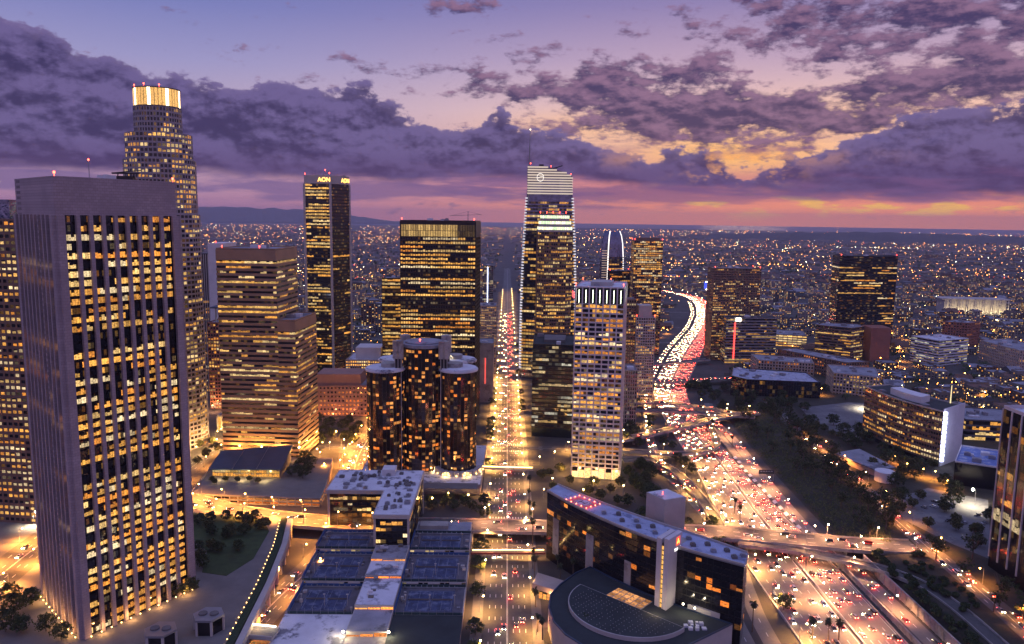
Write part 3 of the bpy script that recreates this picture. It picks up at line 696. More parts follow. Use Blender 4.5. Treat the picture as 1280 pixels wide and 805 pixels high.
# -- the big granite tower at the left: deep vertical piers, wide corner piers, blank top band
A_, B_, C_ = (-198.9, 342.2), (-167.4, 393.6), (-242.0, 384.2); D_ = (-210.5, 435.6)
def granite_tower():
    rnd = random.Random(11); poly = [A_, B_, D_, C_]; z0, z1 = 10.0, 225.5
    o = thing('office_tower', 'huge rose granite tower with deep vertical piers and a blank stone top at the left', 'office tower', (-204.6, 388.9, z0))
    MB().prism(inset(poly, .6), z0, z1-1).build('wall', GLASSBLACK, o)
    MB().prism(poly, z1-16, z1).build('crown', GRANITE, o)
    cells, fr = [], MB()
    blank = lambda j: 0.0 if j in (0, 1, 19, 36, 37) else (.78 if (24 < j < 36 or j in (3, 6, 10, 14, 17, 21, 43, 44, 45, 46)) else .42)
    def floors(j):
        return {0: .5, 1: .15, 18: .0, 19: 0, 33: 0.05, 34: 0.0}.get(j, .92 if j in (5, 9, 12, 17, 20, 26, 29, 38, 39, 40, 41, 42, 43) else .55 if j % 3 else .75)
    facade(cells, fr, A_, B_, z0, z1-16, 9, 48, rnd, pier=1.75, pier_d=1.5, span=1.35, slabs=False, lit=floors, pal='warm', gain=1.15, end=3.4, run=4, split=4)
    def side(j): return .0
    facade(cells, fr, C_, A_, z0, z1-16, 9, 48, rnd, pier=1.75, pier_d=1.5, span=1.3, slabs=False, lit=lambda j: .6 if j in (41, 42, 40, 33, 30, 25, 16, 12) else .10, pal='warm', gain=1.0, end=3.4, run=3, split=1)
    facade(cells, fr, B_, D_, z0, z1-16, 9, 47, rnd, pier=1.75, pier_d=1.5, span=1.35, slabs=False, lit=.4, end=3.4, split=1)
    facade(cells, fr, D_, C_, z0, z1-16, 9, 47, rnd, pier=1.75, pier_d=1.5, span=1.35, slabs=False, lit=.4, end=3.4, split=1)
    fr.build('pier_frame', GRANITE, o); build_windows(o, cells, 'window', WIN)
    roofscape(o, poly, z1, rnd, ROOFGREY, GRANITE, 1.0, 4, (4, 8))
    beacon(o, [(A_[0], A_[1]+1.4, z1+2.6), (B_[0]-1.2, B_[1], z1+2.6)], .9)
    cr = MB(); cx, cy_ = -196, 402
    cr.box(cx-7, cx+7, cy_-.6, cy_+.6, z1+5, z1+5.8).tube((cx-5, cy_, z1), (cx-4, cy_, z1+5.2), .3).tube((cx+5, cy_, z1), (cx+4, cy_, z1+5.2), .3).tube((cx-6, cy_, z1+5.6), (cx+8, cy_, z1+7), .25).box(cx-4, cx+4, cy_-2, cy_+2, z1+1, z1+4)
    cr.build('window_cleaning_crane', BLACKFRAME, o)
    MB().tube((-203, 380, z1), (-203, 380, z1+10), .18).tube((-204, 380, z1+8.5), (-202, 380, z1+8.5), .1).build('mast', STEEL, o); beacon(o, [(-203, 380, z1+10.6)], .7)
    gl = MB()
    for a, b in ((A_, B_), (C_, A_)):
        for k in range(12):
            t = (k+.5)/12; d = Vector((b[1]-a[1], -(b[0]-a[0]))).normalized()*2.6
            gl.ball((a[0]+(b[0]-a[0])*t+d.x, a[1]+(b[1]-a[1])*t+d.y, z0+1.0), .35)
    gl.build('ground_light', WARMTUBE, o)
    for a, b in ((A_, B_), (C_, A_)):
        for k in range(4):
            t = (k+.5)/4; d = Vector((b[1]-a[1], -(b[0]-a[0]))).normalized()*4
            ld = bpy.data.lights.new('ground_glow', 'POINT'); ld.energy = 1800; ld.color = (1, .50, .16); ld.shadow_soft_size = .5
            lo = bpy.data.objects.new('ground_glow', ld); COL.objects.link(lo); lo.parent = o; lo.location = Vector((a[0]+(b[0]-a[0])*t+d.x, a[1]+(b[1]-a[1])*t+d.y, z0+3))-o.location
granite_tower()
# -- brown gridded tower behind it at the far left
tower('office_tower', 'brown granite tower with a grid of orange windows, cut off behind the huge granite tower', 'office tower', [(-372, 486), (-303, 478), (-297, 530), (-366, 538)], 10, 205, bay=3.6, floor=4.0, wall=BROWNSTONE, pier=1.1, pier_d=.35, span=1.9, span_d=.3, lit=.62, pal='warm', gain=.95, run=2, mode='window', seed=2, pent=(.8, 13, GLASSBLUE))
# -- the round crowned tower
CROWNSTONE = surf('grey_pink_granite', (.34, .29, .30), .7, var=.15, scale=.08)
def crown_tower():
    rnd = random.Random(5); cx, cy_ = -306, 690; z0 = 0
    o = thing('crowned_tower', 'tallest pale stone tower at the left with rounded tiers and a floodlit glass crown', 'office tower', (cx, cy_, z0))
    cells = []
    for (z_a, z_b, r, n, mid_) in ((0, 210, 31.0, 16, 1), (210, 257, 29.2, 20, 0), (257, 279, 27, 24, 0), (279, 301, 19.2, 24, 0)):
        poly = ngon(cx, cy_, r, n, .1); body, fr = MB(), MB(); body.prism(poly, z_a, z_b); part = body.build('tier', CROWNSTONE, o)
        for i in range(n):
            a, b = poly[i], poly[(i+1) % n]; m_ = Vector(((a[0]+b[0])/2-cx, (a[1]+b[1])/2-cy_, 0)).normalized()
            if (CAM-Vector((cx, cy_, 0))).normalized().dot(m_) < -.35: continue
            L = math.dist(a, b)
            facade(cells, fr, a, b, z_a, z_b-.3, max(2, round(L/3.6)), max(2, round((z_b-z_a)/4.1)), rnd, pier=.95, pier_d=.3, span=1.6, span_d=.35, lit=(lambda j, q=z_a: .9 if (q == 257 and j == 4) else .7 if (q == 257 and j == 2) else .1 if q == 279 else .30 if j > 12 else .45), pal='gold', gain=.9, run=2)
        fr.build('tier_frame', CROWNSTONE, o)
    build_windows(o, cells, 'window', WIN)
    MB().cyl(cx, cy_, 18.2, 301, 317, 28).build('crown_core', DARKCON, o)
    gp, rim = MB(), MB(); n = 40
    for k in range(n):
        a, b = 2*math.pi*k/n, 2*math.pi*(k+1)/n; q = rnd.uniform(.7, 1.0); br = k % 5 == 0
        c = (6.5, 5.4, 3.2) if br else (1.35*q, .72*q, .20*q)
        P = lambda t, z: (cx+18.8*math.cos(t), cy_+18.8*math.sin(t), z)
        gp.quad(P(a+.012, 302), P(b-.012, 302), P(b-.012, 316.2), P(a+.012, 316.2), lit=c)
    gp.build('crown_glass', WIN, o)
    rim.cyl(cx, cy_, 19.2, 316.4, 317.2, 28).cyl(cx, cy_, 19.4, 300.9, 301.6, 28).box(cx-10, cx+14, cy_-.7, cy_+.7, 318, 318.6).cyl(cx, cy_, 14, 317.2, 318, 16); rim.build('crown_rim', DARKCON, o)
    beacon(o, [(cx-14, cy_-11, 319), (cx-3, cy_-17, 319.5), (cx+9, cy_-15, 319)], .9)
crown_tower()
# -- slab with blank white flank and striped side
def blade_tower():
    o = thing('blade_tower', 'slim tower with a blank white flank and dark vertical stripes beside the stepped brown tower', 'office tower', (-346, 920, 0)); rnd = random.Random(8)
    MB().prism([(-358, 898), (-347, 898), (-347, 940), (-358, 940)], 0, 165).build('dark_flank', BLACKFRAME, o)
    MB().prism([(-346.9, 896), (-329, 896), (-329, 940), (-346.9, 940)], 0, 177).build('white_flank', WHITEPAINT, o)
    fn, cells = MB(), []
    for k in range(5): fn.box(-358+k*2.4, -357.2+k*2.4, 897.2, 898, 0, 164)
    fn.build('fin', PALESTONE, o)
    facade(cells, MB(), (-358, 898), (-347, 898), 0, 110, 5, 27, rnd, pier=.8, span=1.5, span_d=.1, lit=.5, pal='warm'); build_windows(o, cells, 'many', WIN)
    beacon(o, [(-338, 897.5, 179)], .8)
blade_tower()
tower('office_tower', 'red-brown tower with a white floodlit sign under a floating roof slab', 'office tower', [(-321, 820), (-292, 820), (-292, 850), (-321, 850)], 0, 94, bay=3.0, floor=3.7, wall=REDSTONE, pier=.7, pier_d=.5, span=1.3, span_d=.2, lit=.5, pal='warm', mode='band', seed=14, units=2)
o = bpy.data.objects['office_tower.001'] if 'office_tower.001' in bpy.data.objects else None
RT = [x for x in bpy.data.objects if x.get('label', '').startswith('red-brown tower')][0]
MB().box(-318, -288, 821, 848, 110, 111.5).build('roof_slab', ROOFBLUE, RT)
pm = MB(); [pm.box(x, x+1.4, y, y+1.4, 94, 110) for x, y in ((-314, 824), (-296, 824), (-314, 843), (-296, 843))]; pm.build('roof_post', CONCRETE, RT)
MB().box(-301, -289, 819.4, 820.2, 96, 101).build('lit_sign', COOLTUBE, RT)
# -- stepped brown tower with ribbon windows
def stepped_tower():
    rnd = random.Random(21); z0 = 0
    o = thing('stepped_tower', 'stepped golden-brown stone tower with ribbon windows and a lower shoulder on its right', 'office tower', (-210, 650, 0))
    up = ccw([(-243, 680), (-190, 676), (-196, 622), (-249, 626)]); up = ccw([(-241, 640), (-191, 637), (-188, 690), (-238, 693)])
    lo = ccw([(-190.9, 637), (-176, 636), (-172, 690), (-187.9, 690)])
    for poly, z1, nm in ((up, 182, 'shaft'), (lo, 123, 'shoulder')):
        MB().prism(poly, z0, z1).build(nm, GLASSBRONZE, o); fr, cells = MB(), []
        for i in range(4):
            a, b = poly[i], poly[(i+1) % 4]
            if b[1] > 680 and a[1] > 680: continue
            facade(cells, fr, a, b, z0+3, z1-9, max(2, round(math.dist(a, b)/2.6)), round((z1-12)/4.1), rnd, pier=.0, span=2.2, span_d=.5, lit=lambda j: 1.0 if z0+3+(j+2)*4.1 > z1-9 else [.15, .6, .3, .85, .4, .2][(j*7+3) % 6], pal='gold', gain=.85, run=4, dim=.2)
        fr.build(nm+'_spandrel', TANSTONE, o); build_windows(o, cells, 'band', WIN)
        tops = []; tf = MB()
        for i in range(4):
            a, b = poly[i], poly[(i+1) % 4]; tf.prism([(a[0], a[1]), (b[0], b[1]), ((a[0]+b[0])/2*.999, (a[1]+b[1])/2)], z1-.01, z1) if False else None
        MB().prism(scale_poly(poly, 1.015), z1-9, z1-.2).build('top_band', TANSTONE, o)
        roofscape(o, poly, z1, rnd, ROOFGREY, TANSTONE, 1.0, 4)
    beacon(o, [(-236, 640, 184.5), (-205, 640, 184.5)], .8)
stepped_tower()
# -- dark slim tower with bright corner columns and a lit sign
def slim_tower():
    rnd = random.Random(31); poly = ccw([(-249, 955), (-216, 950), (-200, 985), (-233, 990)])
    o = thing('slim_tower', 'slim black tower with pale corner columns and an orange lit sign on its top band', 'office tower', (-225, 970, 0)); z1 = 258
    MB().prism(inset(poly, .8), 0, z1-9).build('wall', GLASSBLACK, o); MB().prism(poly, z1-9, z1).build('crown', PALESTONE, o); cells, fr = [], MB()
    for i in range(4):
        a, b = poly[i], poly[(i+1) % 4]
        if a[1] > 975 and b[1] > 975: continue
        facade(cells, fr, a, b, 4, z1-9, round(math.dist(a, b)/2.6), 62, rnd, pier=.25, pier_d=.05, span=1.6, span_d=.06, lit=(lambda j: 0 if j in (20, 40, 41) else .62 if j > 20 else .5) if i == 0 or b[0]-a[0] > 20 else .02, pal='gold', gain=1.0, run=6)
    fr.build('facade_frame', BLACKFRAME, o); build_windows(o, cells, 'band', WIN)
    col = MB()
    for p in poly: col.cyl(p[0], p[1], 1.6, 0, z1-9, 8)
    col.build('corner_column', PALESTONE, o); roofscape(o, poly, z1, rnd, ROOFDARK, PALESTONE, 1, 2)
    d = Vector((33, -5, 0)).normalized(); n_ = Vector((-5, -33, 0)).normalized()
    SIGN = emit('orange_sign', (1.0, .50, .10), 4.0)
    text_sign(o, 'sign_lettering', 'AON', SIGN, Vector((-223.5, 951.1, z1-4.4))+n_*.4, d, (0, 0, 1), 7.2)
    d2 = Vector((16, 35, 0)).normalized(); n2 = Vector((35, -16, 0)).normalized()
    text_sign(o, 'sign_lettering', 'AON', SIGN, Vector((-203.5, 977.5, z1-4.4))+n2*.4, d2, (0, 0, 1), 7.2)
    ms = MB(); [ms.tube((-240+k*4, 968, z1), (-240+k*4, 968, z1+rnd.uniform(4, 11)), .2) for k in range(6)]; ms.build('mast', STEEL, o)
    beacon(o, [(-248, 956, z1+3), (-224, 960, z1+8), (-217, 951, z1+4)], .9)
slim_tower()
# -- the broad black tower and its neighbours
bt = tower('office_tower', 'broad black tower full of gold windows with a lit top storey', 'office tower', [(-105, 760), (-31, 760), (-28, 812), (-102, 812)], 0, 206, bay=2.5, floor=4.0, wall=BLACKFRAME, pier=.55, pier_d=.35, span=1.7, span_d=.25, lit=lambda j: 0.0 if j in (30, 31, 32, 14) else .95 if j in (6, 7, 25) else .62 if j % 4 else .85, pal='warm', gain=1.05, run=7, mode='band', seed=41, top=15, beacons=2, units=4)
cl = MB(); rnd = random.Random(4)
for k in range(30):
    for q, (za, zb) in enumerate(((191.6, 197), (197.4, 203))): cl.quad((-104+k*2.42, 759.2, za), (-102+k*2.42, 759.2, za), (-102+k*2.42, 759.2, zb), (-104+k*2.42, 759.2, zb), lit=shade((1, .62, .2), rnd.uniform(.25, .8)*(.12 if k > 22 else 1)))
cl.build('top_storey_glazing', WIN, bt)
kr = thing('rooftop_crane', 'thin tower crane standing on the roof of the broad black tower', 'crane', (-40, 790, 207.3))
MB().tube((-40, 790, 207.3), (-40, 790, 214), .5, .4, 4).build('mast', STEEL, kr); MB().tube((-58, 790, 212), (-26, 790, 213.5), .35, .2, 4).tube((-40, 790, 216.5), (-27, 790, 213.5), .12).tube((-40, 790, 214), (-40, 790, 216.5), .3).tube((-40, 790, 216.5), (-56, 790, 212.3), .12).build('jib', STEEL, kr)
tower('office_tower', 'small dark tower with red-lit top floors tucked against the broad black tower', 'office tower', [(-146, 900), (-121, 900), (-121, 930), (-146, 930)], 0, 138, bay=3, floor=4.2, wall=BLACKFRAME, pier=.2, span=1.7, span_d=.2, lit=.6, pal='gold', gain=.7, mode='band', seed=44)
# -- crowned glass skyscraper with spire
def sail_tower():
    rnd = random.Random(51)
    o = thing('sail_tower', 'tallest glass skyscraper with white fins, curved sloping crown and a needle spire', 'skyscraper', (55, 1010, 0))
    zs = [0, 60, 120, 180, 222, 240, 262]; half = lambda z: 36.5 - .0*z - 8.5*(z/262)**2.4
    xc = lambda z: 55.5 - 1.5*(z/262)
    body = MB(); rings = []
    for z in zs: h = half(z); x = xc(z); rings.append([(x-h, 1000, z), (x-h*.4, 993, z), (x+h*.4, 993, z), (x+h, 1000, z), (x+h*.92, 1042, z), (x-h*.92, 1042, z)])
    for a, b in zip(rings, rings[1:]):
        for k in range(6): j = (k+1) % 6; body.quad(a[k], a[j], b[j], b[k])
    body.poly(rings[-1]); body.build('wall', GLASSBLUE, o)
    cr = MB(); x, h = xc(262), half(262)
    prof = [(-h, 277), (-h*.4, 275.5), (h*.1, 274), (h*.55, 271), (h*.8, 267.5), (h, 265)]
    zt = 240; fin = MB(); glow = MB()
    for k in range(11):      # glowing horizontal louvres of the crown
        z = 241+k*3.3
        xr = h*1.04 if z < 264 else max(-h, min(h, [h*.95, h*.75, h*.3, -h*.1][min(3, int((z-264)/3.3))]))
        if z > 275: break
        glow.box(x-h*1.03, x+xr, 992.0, 994.4, z, z+1.7)
        fin.box(x-h*1.03, x+xr, 993.2, 1001, z+1.7, z+2.2)
    glow.build('crown_louvre', emit('crown_glow', (1.0, .80, .66), .62), o); fin.build('crown_fin', STEEL, o)
    cap = MB()
    for (xa, za), (xb, zb) in zip(prof, prof[1:]): cap.poly([(x+xa, 996, za-1), (x+xb, 996, zb-1), (x+xb, 1038, zb-1), (x+xa, 1038, za-1)]).quad((x+xa, 996.2, 255), (x+xb, 996.2, 255), (x+xb, 996.2, zb-1), (x+xa, 996.2, za-1)).quad((x+xb, 1038, 255), (x+xa, 1038, 255), (x+xa, 1038, za-1), (x+xb, 1038, zb-1))
    cap.build('crown_roof', GLASSGREY, o)
    MB().box(x-2, x+9, 1004, 1007, 274, 275).tube((x+4, 1004, 274), (x+16, 1000, 277.5), .6).box(x-14, x-8, 1003, 1006, 277, 279).build('roof_crane', BLACKFRAME, o)
    em = MB(); n = 14
    for k in range(n):     # ring emblem on the crown
        t0, t1 = 2*math.pi*k/n, 2*math.pi*(k+1)/n; cx, cz = x-h*.45, 262
        em.tube((cx+4.2*math.cos(t0), 991.6, cz+5.0*math.sin(t0)), (cx+4.2*math.cos(t1), 991.6, cz+5.0*math.sin(t1)), .3)
    em.tube((cx-3.4, 991.6, cz-1.2), (cx, 991.6, cz+.8), .26).tube((cx, 991.6, cz+.8), (cx+3.4, 991.6, cz+1.2), .26)
    em.build('crown_emblem', emit('emblem', (1, .92, .84), 1.3), o)
    edge = MB()
    for k in range(60):      # lit fins up both edges
        z = 14+k*3.75; h = half(z); x = xc(z)
        for sgn in (-1, 1): edge.box(x+sgn*h-(1.6 if sgn > 0 else 1.2), x+sgn*h+(1.2 if sgn > 0 else 1.6), 997.5, 1003, z, z+1.5)
    edge.build('edge_fin_light', emit('fin_glow', (.95, .90, 1.0), .75), o)
    cells = []
    for k in range(54):
        z = 8+k*4.25; h = half(z); x = xc(z)
        if z > 233: break
        for (xa, ya, xb, yb, n) in ((x-h, 1000, x-h*.4, 993, 6), (x-h*.4, 993, x+h*.4, 993, 9), (x+h*.4, 993, x+h, 1000, 6)):
            row = litrow(n, .55 if 200 < z < 222 or z < 180 else .12, PAL['gold'], .8, rnd, 4)
            for i in range(n):
                p = [(xa+(xb-xa)*(i+t)/n, ya+(yb-ya)*(i+t)/n-.35) for t in (.06, .94)]
                cells.append((k, ((*p[0], z), (*p[1], z), (*p[1], z+2.5), (*p[0], z+2.5)), row[i], 1000, (0, -1)))
    build_windows(o, cells, 'band', WIN)
    MB().tube((27, 999, 228), (27.5, 999, 300), 1.1, .8, 8).tube((27.5, 999, 300), (28, 999, 322), .7, .15, 8).build('spire', STEEL, o)
    MB().ball((28, 999, 322), .6).build('spire_light', WHITETUBE, o)
    beacon(o, [(xc(262)-half(262)*.9, 996, 280), (xc(262)+half(262)*.95, 996, 267), (xc(262)+1, 996, 276.6)], .8)
sail_tower()
# -- tower with glowing stepped top in front of it
def step_tower():
    rnd = random.Random(61); poly = ccw([(34, 850), (41, 843), (65, 843), (72, 850), (72, 884), (65, 890), (41, 890), (34, 884)])
    o = thing('office_tower', 'brown octagonal tower with bright white stepped top in front of the glass skyscraper', 'office tower', (53, 866, 0)); z1 = 196
    MB().prism(poly, 0, z1).build('wall', GLASSBRONZE, o); cells, fr = [], MB()
    for i in range(8):
        a, b = poly[i], poly[(i+1) % 8]
        if min(a[1], b[1]) > 880: continue
        facade(cells, fr, a, b, 4, z1, max(3, round(math.dist(a, b)/2.5)), 48, rnd, pier=.5, pier_d=.35, span=1.6, span_d=.25, lit=lambda j: .35 if j % 3 else .7, pal='gold', gain=.85, run=4)
    fr.build('facade_frame', BROWNSTONE, o); build_windows(o, cells, 'band', WIN)
    for k, (zz_, q) in enumerate(((196, .97), (202.2, .90), (208.4, .80))):
        pl = scale_poly(poly, q); MB().prism(pl, zz_, zz_+6).build('top_step', PALESTONE, o)
        gl = MB()
        for i in range(8):
            a, b = pl[i], pl[(i+1) % 8]; d = Vector((b[1]-a[1], -(b[0]-a[0]))).normalized()*.2; L = math.dist(a, b); n = max(2, round(L/2.2))
            for j in range(n):
                f0, f1 = (j+.08)/n, (j+.92)/n; P = lambda f, z: (a[0]+(b[0]-a[0])*f+d.x, a[1]+(b[1]-a[1])*f+d.y, z)
                gl.quad(P(f0, zz_+2.2), P(f1, zz_+2.2), P(f1, zz_+5.3), P(f0, zz_+5.3), lit=rnd.choice(((1.6, 1.6, 1.0), (1.1, 1.5, .85), (1.8, 1.7, 1.3))))
        gl.build('step_light', WIN, o)
    roofscape(o, scale_poly(poly, .8), 214.4, rnd, ROOFDARK, DARKCON, .8, 2)
    beacon(o, [(36+k*7, 845, 217.4) for k in range(5)], .7)
step_tower()
tower('office_building', 'dark green glass office block beside the avenue in front of the tall glass skyscraper', 'office building', [(26, 727), (66, 721), (74, 790), (30, 795)], 0, 90, bay=3.2, floor=4.0, wall=BLACKFRAME, body=GLASSGREEN, pier=.15, pier_d=.08, span=1.5, span_d=.12, lit=lambda j: [.2, .45, .6, .3][j % 4], pal='white', gain=.55, run=3, mode='band', seed=71, base_h=9, roof=ROOFDARK, units=6, pent=(.5, 3, DARKCON))
# -- white gridded tower right of the avenue
def grid_tower():
    rnd = random.Random(81); poly = ccw([(55.2, 609.3), (93.2, 602.7), (104, 660), (66, 667)]); z1 = 156.5
    o = thing('grid_tower', 'white concrete grid tower with square windows standing between avenue and freeway', 'office tower', (79, 634, 0))
    MB().prism(inset(poly, .7), 0, z1-1).build('wall', GLASSBLACK, o)
    cells, fr = [], MB()
    for i in range(4):
        a, b = poly[i], poly[(i+1) % 4]; L = math.dist(a, b); front = a[1] < 612 and b[1] < 612
        facade(cells, fr, a, b, 9, z1-13, 7 if L < 45 else 11, 36, rnd, pier=1.0, pier_d=.55, span=1.25, span_d=.5, lit=lambda j: [.6, .3, .7, .4, .15, .5, .8][(j*5) % 7], pal='warm', gain=1.05, run=3, split=2)
        facade([], fr, a, b, z1-13, z1, 7 if L < 45 else 11, 1, rnd, pier=1.0, pier_d=.55, span=.4, span_d=.5)
        if front or L > 45:
            tl = MB(); n = 7 if L < 45 else 11
            for k in range(n):
                t = (k+.5)/n; d = Vector((b[1]-a[1], -(b[0]-a[0]))).normalized()*.15
                x, y = a[0]+(b[0]-a[0])*t+d.x, a[1]+(b[1]-a[1])*t+d.y; tl.cyl(x, y, .22, z1-12, z1-1.6, 6)
            tl.build('crown_strip_light', emit('strip_green', (.92, 1.0, .72), 4.5), o)
            lb = MB(); lobby = []
            facade(lobby, lb, a, b, 0, 8.6, 7 if L < 45 else 11, 1, rnd, pier=1.0, pier_d=.9, span=.0, lit=1.0, pal='warm', gain=1.6); build_windows(o, lobby, 'lobby', WIN); lb.build('lobby_column', WHITESTONE, o)
    fr.build('pier_frame', WHITESTONE, o); build_windows(o, cells, 'window', WIN)
    roofscape(o, poly, z1, rnd, ROOFWHITE, WHITESTONE, 1.0, 4, pent=(.45, 3.5, PALESTONE))
    MB().box(54.4, 54.9, 616, 632, 147, 152).build('side_sign', emit('red_sign', (1, .1, .12), 1.6), o)
    beacon(o, [(55.5, 610.3, z1+3.2), (92.5, 604, z1+3.2), (66.5, 666, z1+3.2), (90, 660, z1+3.2)], .75)
    for (x, y) in ((60, 601), (74, 597), (90, 596), (49, 615), (52, 635)):
        ld = bpy.data.lights.new('lobby_glow', 'POINT'); ld.energy = 6000; ld.color = (1, .50, .15); ld.shadow_soft_size = 1
        lo = bpy.data.objects.new('lobby_glow', ld); COL.objects.link(lo); lo.parent = o; lo.location = Vector((x, y, 5))-o.location
grid_tower()
# -- cluster beyond it
tower('apartment_tower', 'stepped brown apartment tower with balconies just behind the white grid tower', 'apartment tower', [(128, 880), (150, 880), (150, 905), (128, 905)], 0, 118, bay=2.8, floor=3.3, wall=BROWNSTONE, pier=.9, pier_d=.5, span=1.2, span_d=.6, lit=.4, pal='warm', gain=.7, seed=91, mode='band')
tower('apartment_tower', 'lower stepped apartment tower with set-back top storeys above the freeway', 'apartment tower', [(150.5, 878), (172, 878), (172, 905), (150.5, 905)], 0, 98, bay=2.8, floor=3.3, wall=PALESTONE, pier=.9, pier_d=.6, span=1.2, span_d=.5, lit=.35, pal='warm', gain=.7, seed=92, mode='band', pent=(.7, 14, PALESTONE), beacons=2)
tower('office_building', 'low flat-roofed grey block tucked between white grid tower and freeway', 'office building', [(113, 765), (134, 765), (136, 800), (114, 800)], 0, 58, bay=2.4, floor=4, wall=CONCRETE, pier=.9, pier_d=.4, span=.9, lit=.08, pal='white', gain=.4, seed=93, units=3)
tower('apartment_tower', 'high slab apartment tower with scattered gold windows left of the distant freeway bend', 'apartment tower', [(195, 1180), (239, 1180), (239, 1206), (195, 1206)], 0, 178, bay=2.9, floor=3.4, wall=BROWNSTONE, body=GLASSGREY, pier=.5, pier_d=.3, span=1.0, span_d=.25, lit=lambda j: .75 if j > 36 else .42, pal='warm', gain=1.0, run=2, seed=94, mode='band', beacons=4, pent=(.8, 5, BROWNSTONE))
tower('apartment_tower', 'dark apartment tower with red roof lights left of the high slab', 'apartment tower', [(168, 1250), (203, 1250), (203, 1275), (168, 1275)], 0, 126, bay=2.9, floor=3.4, wall=BLACKFRAME, body=GLASSGREY, pier=.4, span=1.0, span_d=.2, lit=.25, pal='warm', gain=.7, run=2, seed=95, mode='band', beacons=4)
def oval_tower():
    rnd = random.Random(96); cx, cy_ = 218, 1600; o = thing('oval_tower', 'rounded glass tower with glowing vertical edge lines behind the apartment towers', 'skyscraper', (cx, cy_, 0))
    zs = [0, 80, 130, 160, 176, 186]; hw = [25, 25, 24, 22, 19, 15]; rings = []
    for z, h in zip(zs, hw): rings.append([(cx+h*math.cos(2*math.pi*k/16), cy_+.6*h*math.sin(2*math.pi*k/16), z) for k in range(16)])
    b = MB()
    for p, q in zip(rings, rings[1:]):
        for k in range(16): j = (k+1) % 16; b.quad(p[k], p[j], q[j], q[k])
    b.poly(rings[-1]); b.build('wall', GLASSBLUE, o)
    for kk in (11, 0):
        e = MB()
        for p, q in zip(rings, rings[1:]): e.tube(p[kk], q[kk], 1.0, 1.0, 5)
        e.build('edge_light', emit('edge_white', (1, .92, .86), 2.2), o)
    fl = MB()
    for z in range(10, 150, 5): fl.box(cx-22, cx-8, cy_-14.6, cy_-14, z, z+1.2)
    fl.build('floor_light', emit('floor_glow', (1, .7, .5), .5), o)
    cells = []
    for j in range(36):
        row = litrow(8, .3, PAL['warm'], .8, rnd)
        for k in range(8):
            t0, t1 = math.pi*(1.42+.07*k), math.pi*(1.42+.07*k+.06); q = 25.3 if j < 28 else 22
            if 6+j*4.6 > 150: break
            P = lambda t, z: (cx+q*math.cos(t), cy_+.61*q*math.sin(t), z)
            cells.append((j, (P(t0, 6+j*4.6), P(t1, 6+j*4.6), P(t1, 8.6+j*4.6), P(t0, 8.6+j*4.6)), row[k], 1, (0, -1)))
    build_windows(o, cells, 'band', WIN)
oval_tower()
# -- right of the freeway
tower('office_tower', 'plain dark brown tower with small amber windows right of the freeway bend', 'office tower', [(311, 1148), (382, 1150), (382, 1185), (311, 1185)], 0, 139, bay=2.4, floor=3.6, wall=BROWNSTONE, pier=.9, pier_d=.35, span=1.6, span_d=.3, lit=lambda j: .12 if j > 33 else .45, pal='warm', gain=.85, run=2, seed=101, mode='band', beacons=3, units=5)
ob = tower('office_building', 'mid-height grey ribbon-window block with a vertical red light strip near the freeway', 'office building', [(324, 1117), (400, 1121), (404, 1146), (326, 1146)], 0, 68, bay=3.0, floor=4.2, wall=STEEL, body=GLASSGREY, pier=0, span=1.9, span_d=.3, lit=.4, pal='warm', gain=.6, run=6, seed=102, mode='band', roof=ROOFDARK)
MB().box(336, 337.6, 1115.6, 1117, 8, 62).build('red_strip_light', emit('red_strip', (1, .06, .05), 3), ob)
MB().box(338, 345, 1115.5, 1116.6, 64, 69).build('roof_floodlight', WHITETUBE, ob)
tower('office_tower', 'flat-topped black glass tower standing alone with thin rows of amber windows', 'office tower', [(536, 1234), (632, 1240), (640, 1275), (540, 1272)], 0, 156, bay=3.2, floor=4.1, wall=BLACKFRAME, pier=0, span=1.9, span_d=.12, lit=lambda j: [.06, .3, .12, .55, .1][j % 5] if j < 34 else .02, pal='warm', gain=.9, run=5, seed=103, mode='band', beacons=2, units=3)
tower('office_building', 'low dark ribbon-window block at the foot of the lone black tower', 'office building', [(479, 1172), (520, 1140), (548, 1160), (552, 1190), (500, 1200)], 0, 52, bay=3, floor=4.2, wall=BROWNSTONE, body=GLASSBLACK, pier=0, span=2.2, span_d=.3, lit=.35, pal='gold', gain=.7, run=4, seed=104, mode='band')
MB().prism([(555, 1150), (585, 1150), (588, 1185), (556, 1185)], 0, 52).build('block', REDSTONE, thing('office_building', 'blank red-brown stone block to the right of the low dark ribbon-window block', 'building', (570, 1168, 0)))
tower('office_building', 'pale blue-white ribbon-window office block at the right', 'office building', [(626, 1168), (644, 1122), (704, 1150), (684, 1190)], 0, 37, bay=3.5, floor=4.2, wall=WHITEPAINT, body=GLASSBLUE, pier=0, span=2.2, span_d=.3, lit=.35, pal='white', gain=.5, seed=105, mode='band', roof=ROOFWHITE)
tower('office_building', 'red-brown brick block with a pale top storey behind the blue-white office block', 'building', [(758, 1316), (792, 1300), (824, 1317), (800, 1350)], 0, 41, bay=4, floor=4.4, wall=REDSTONE, body=REDSTONE, pier=1.8, span=2.2, lit=.12, pal='orange', gain=.8, seed=106, mode='band')
tower('office_building', 'long beige building with small square windows at the right edge', 'building', [(740, 1180), (740, 1085), (790, 1085), (800, 1200)], 0, 30, bay=4, floor=4.4, wall=BEIGE, body=BEIGE, pier=2.4, span=2.4, lit=.12, pal='warm', gain=.6, seed=107, mode='band')
cb = thing('colonnaded_hall', 'floodlit white colonnaded building far off at the right', 'hall', (1130, 1830, 0)); cbx = [(1049, 1822), (1188, 1806), (1196, 1850), (1055, 1866)]
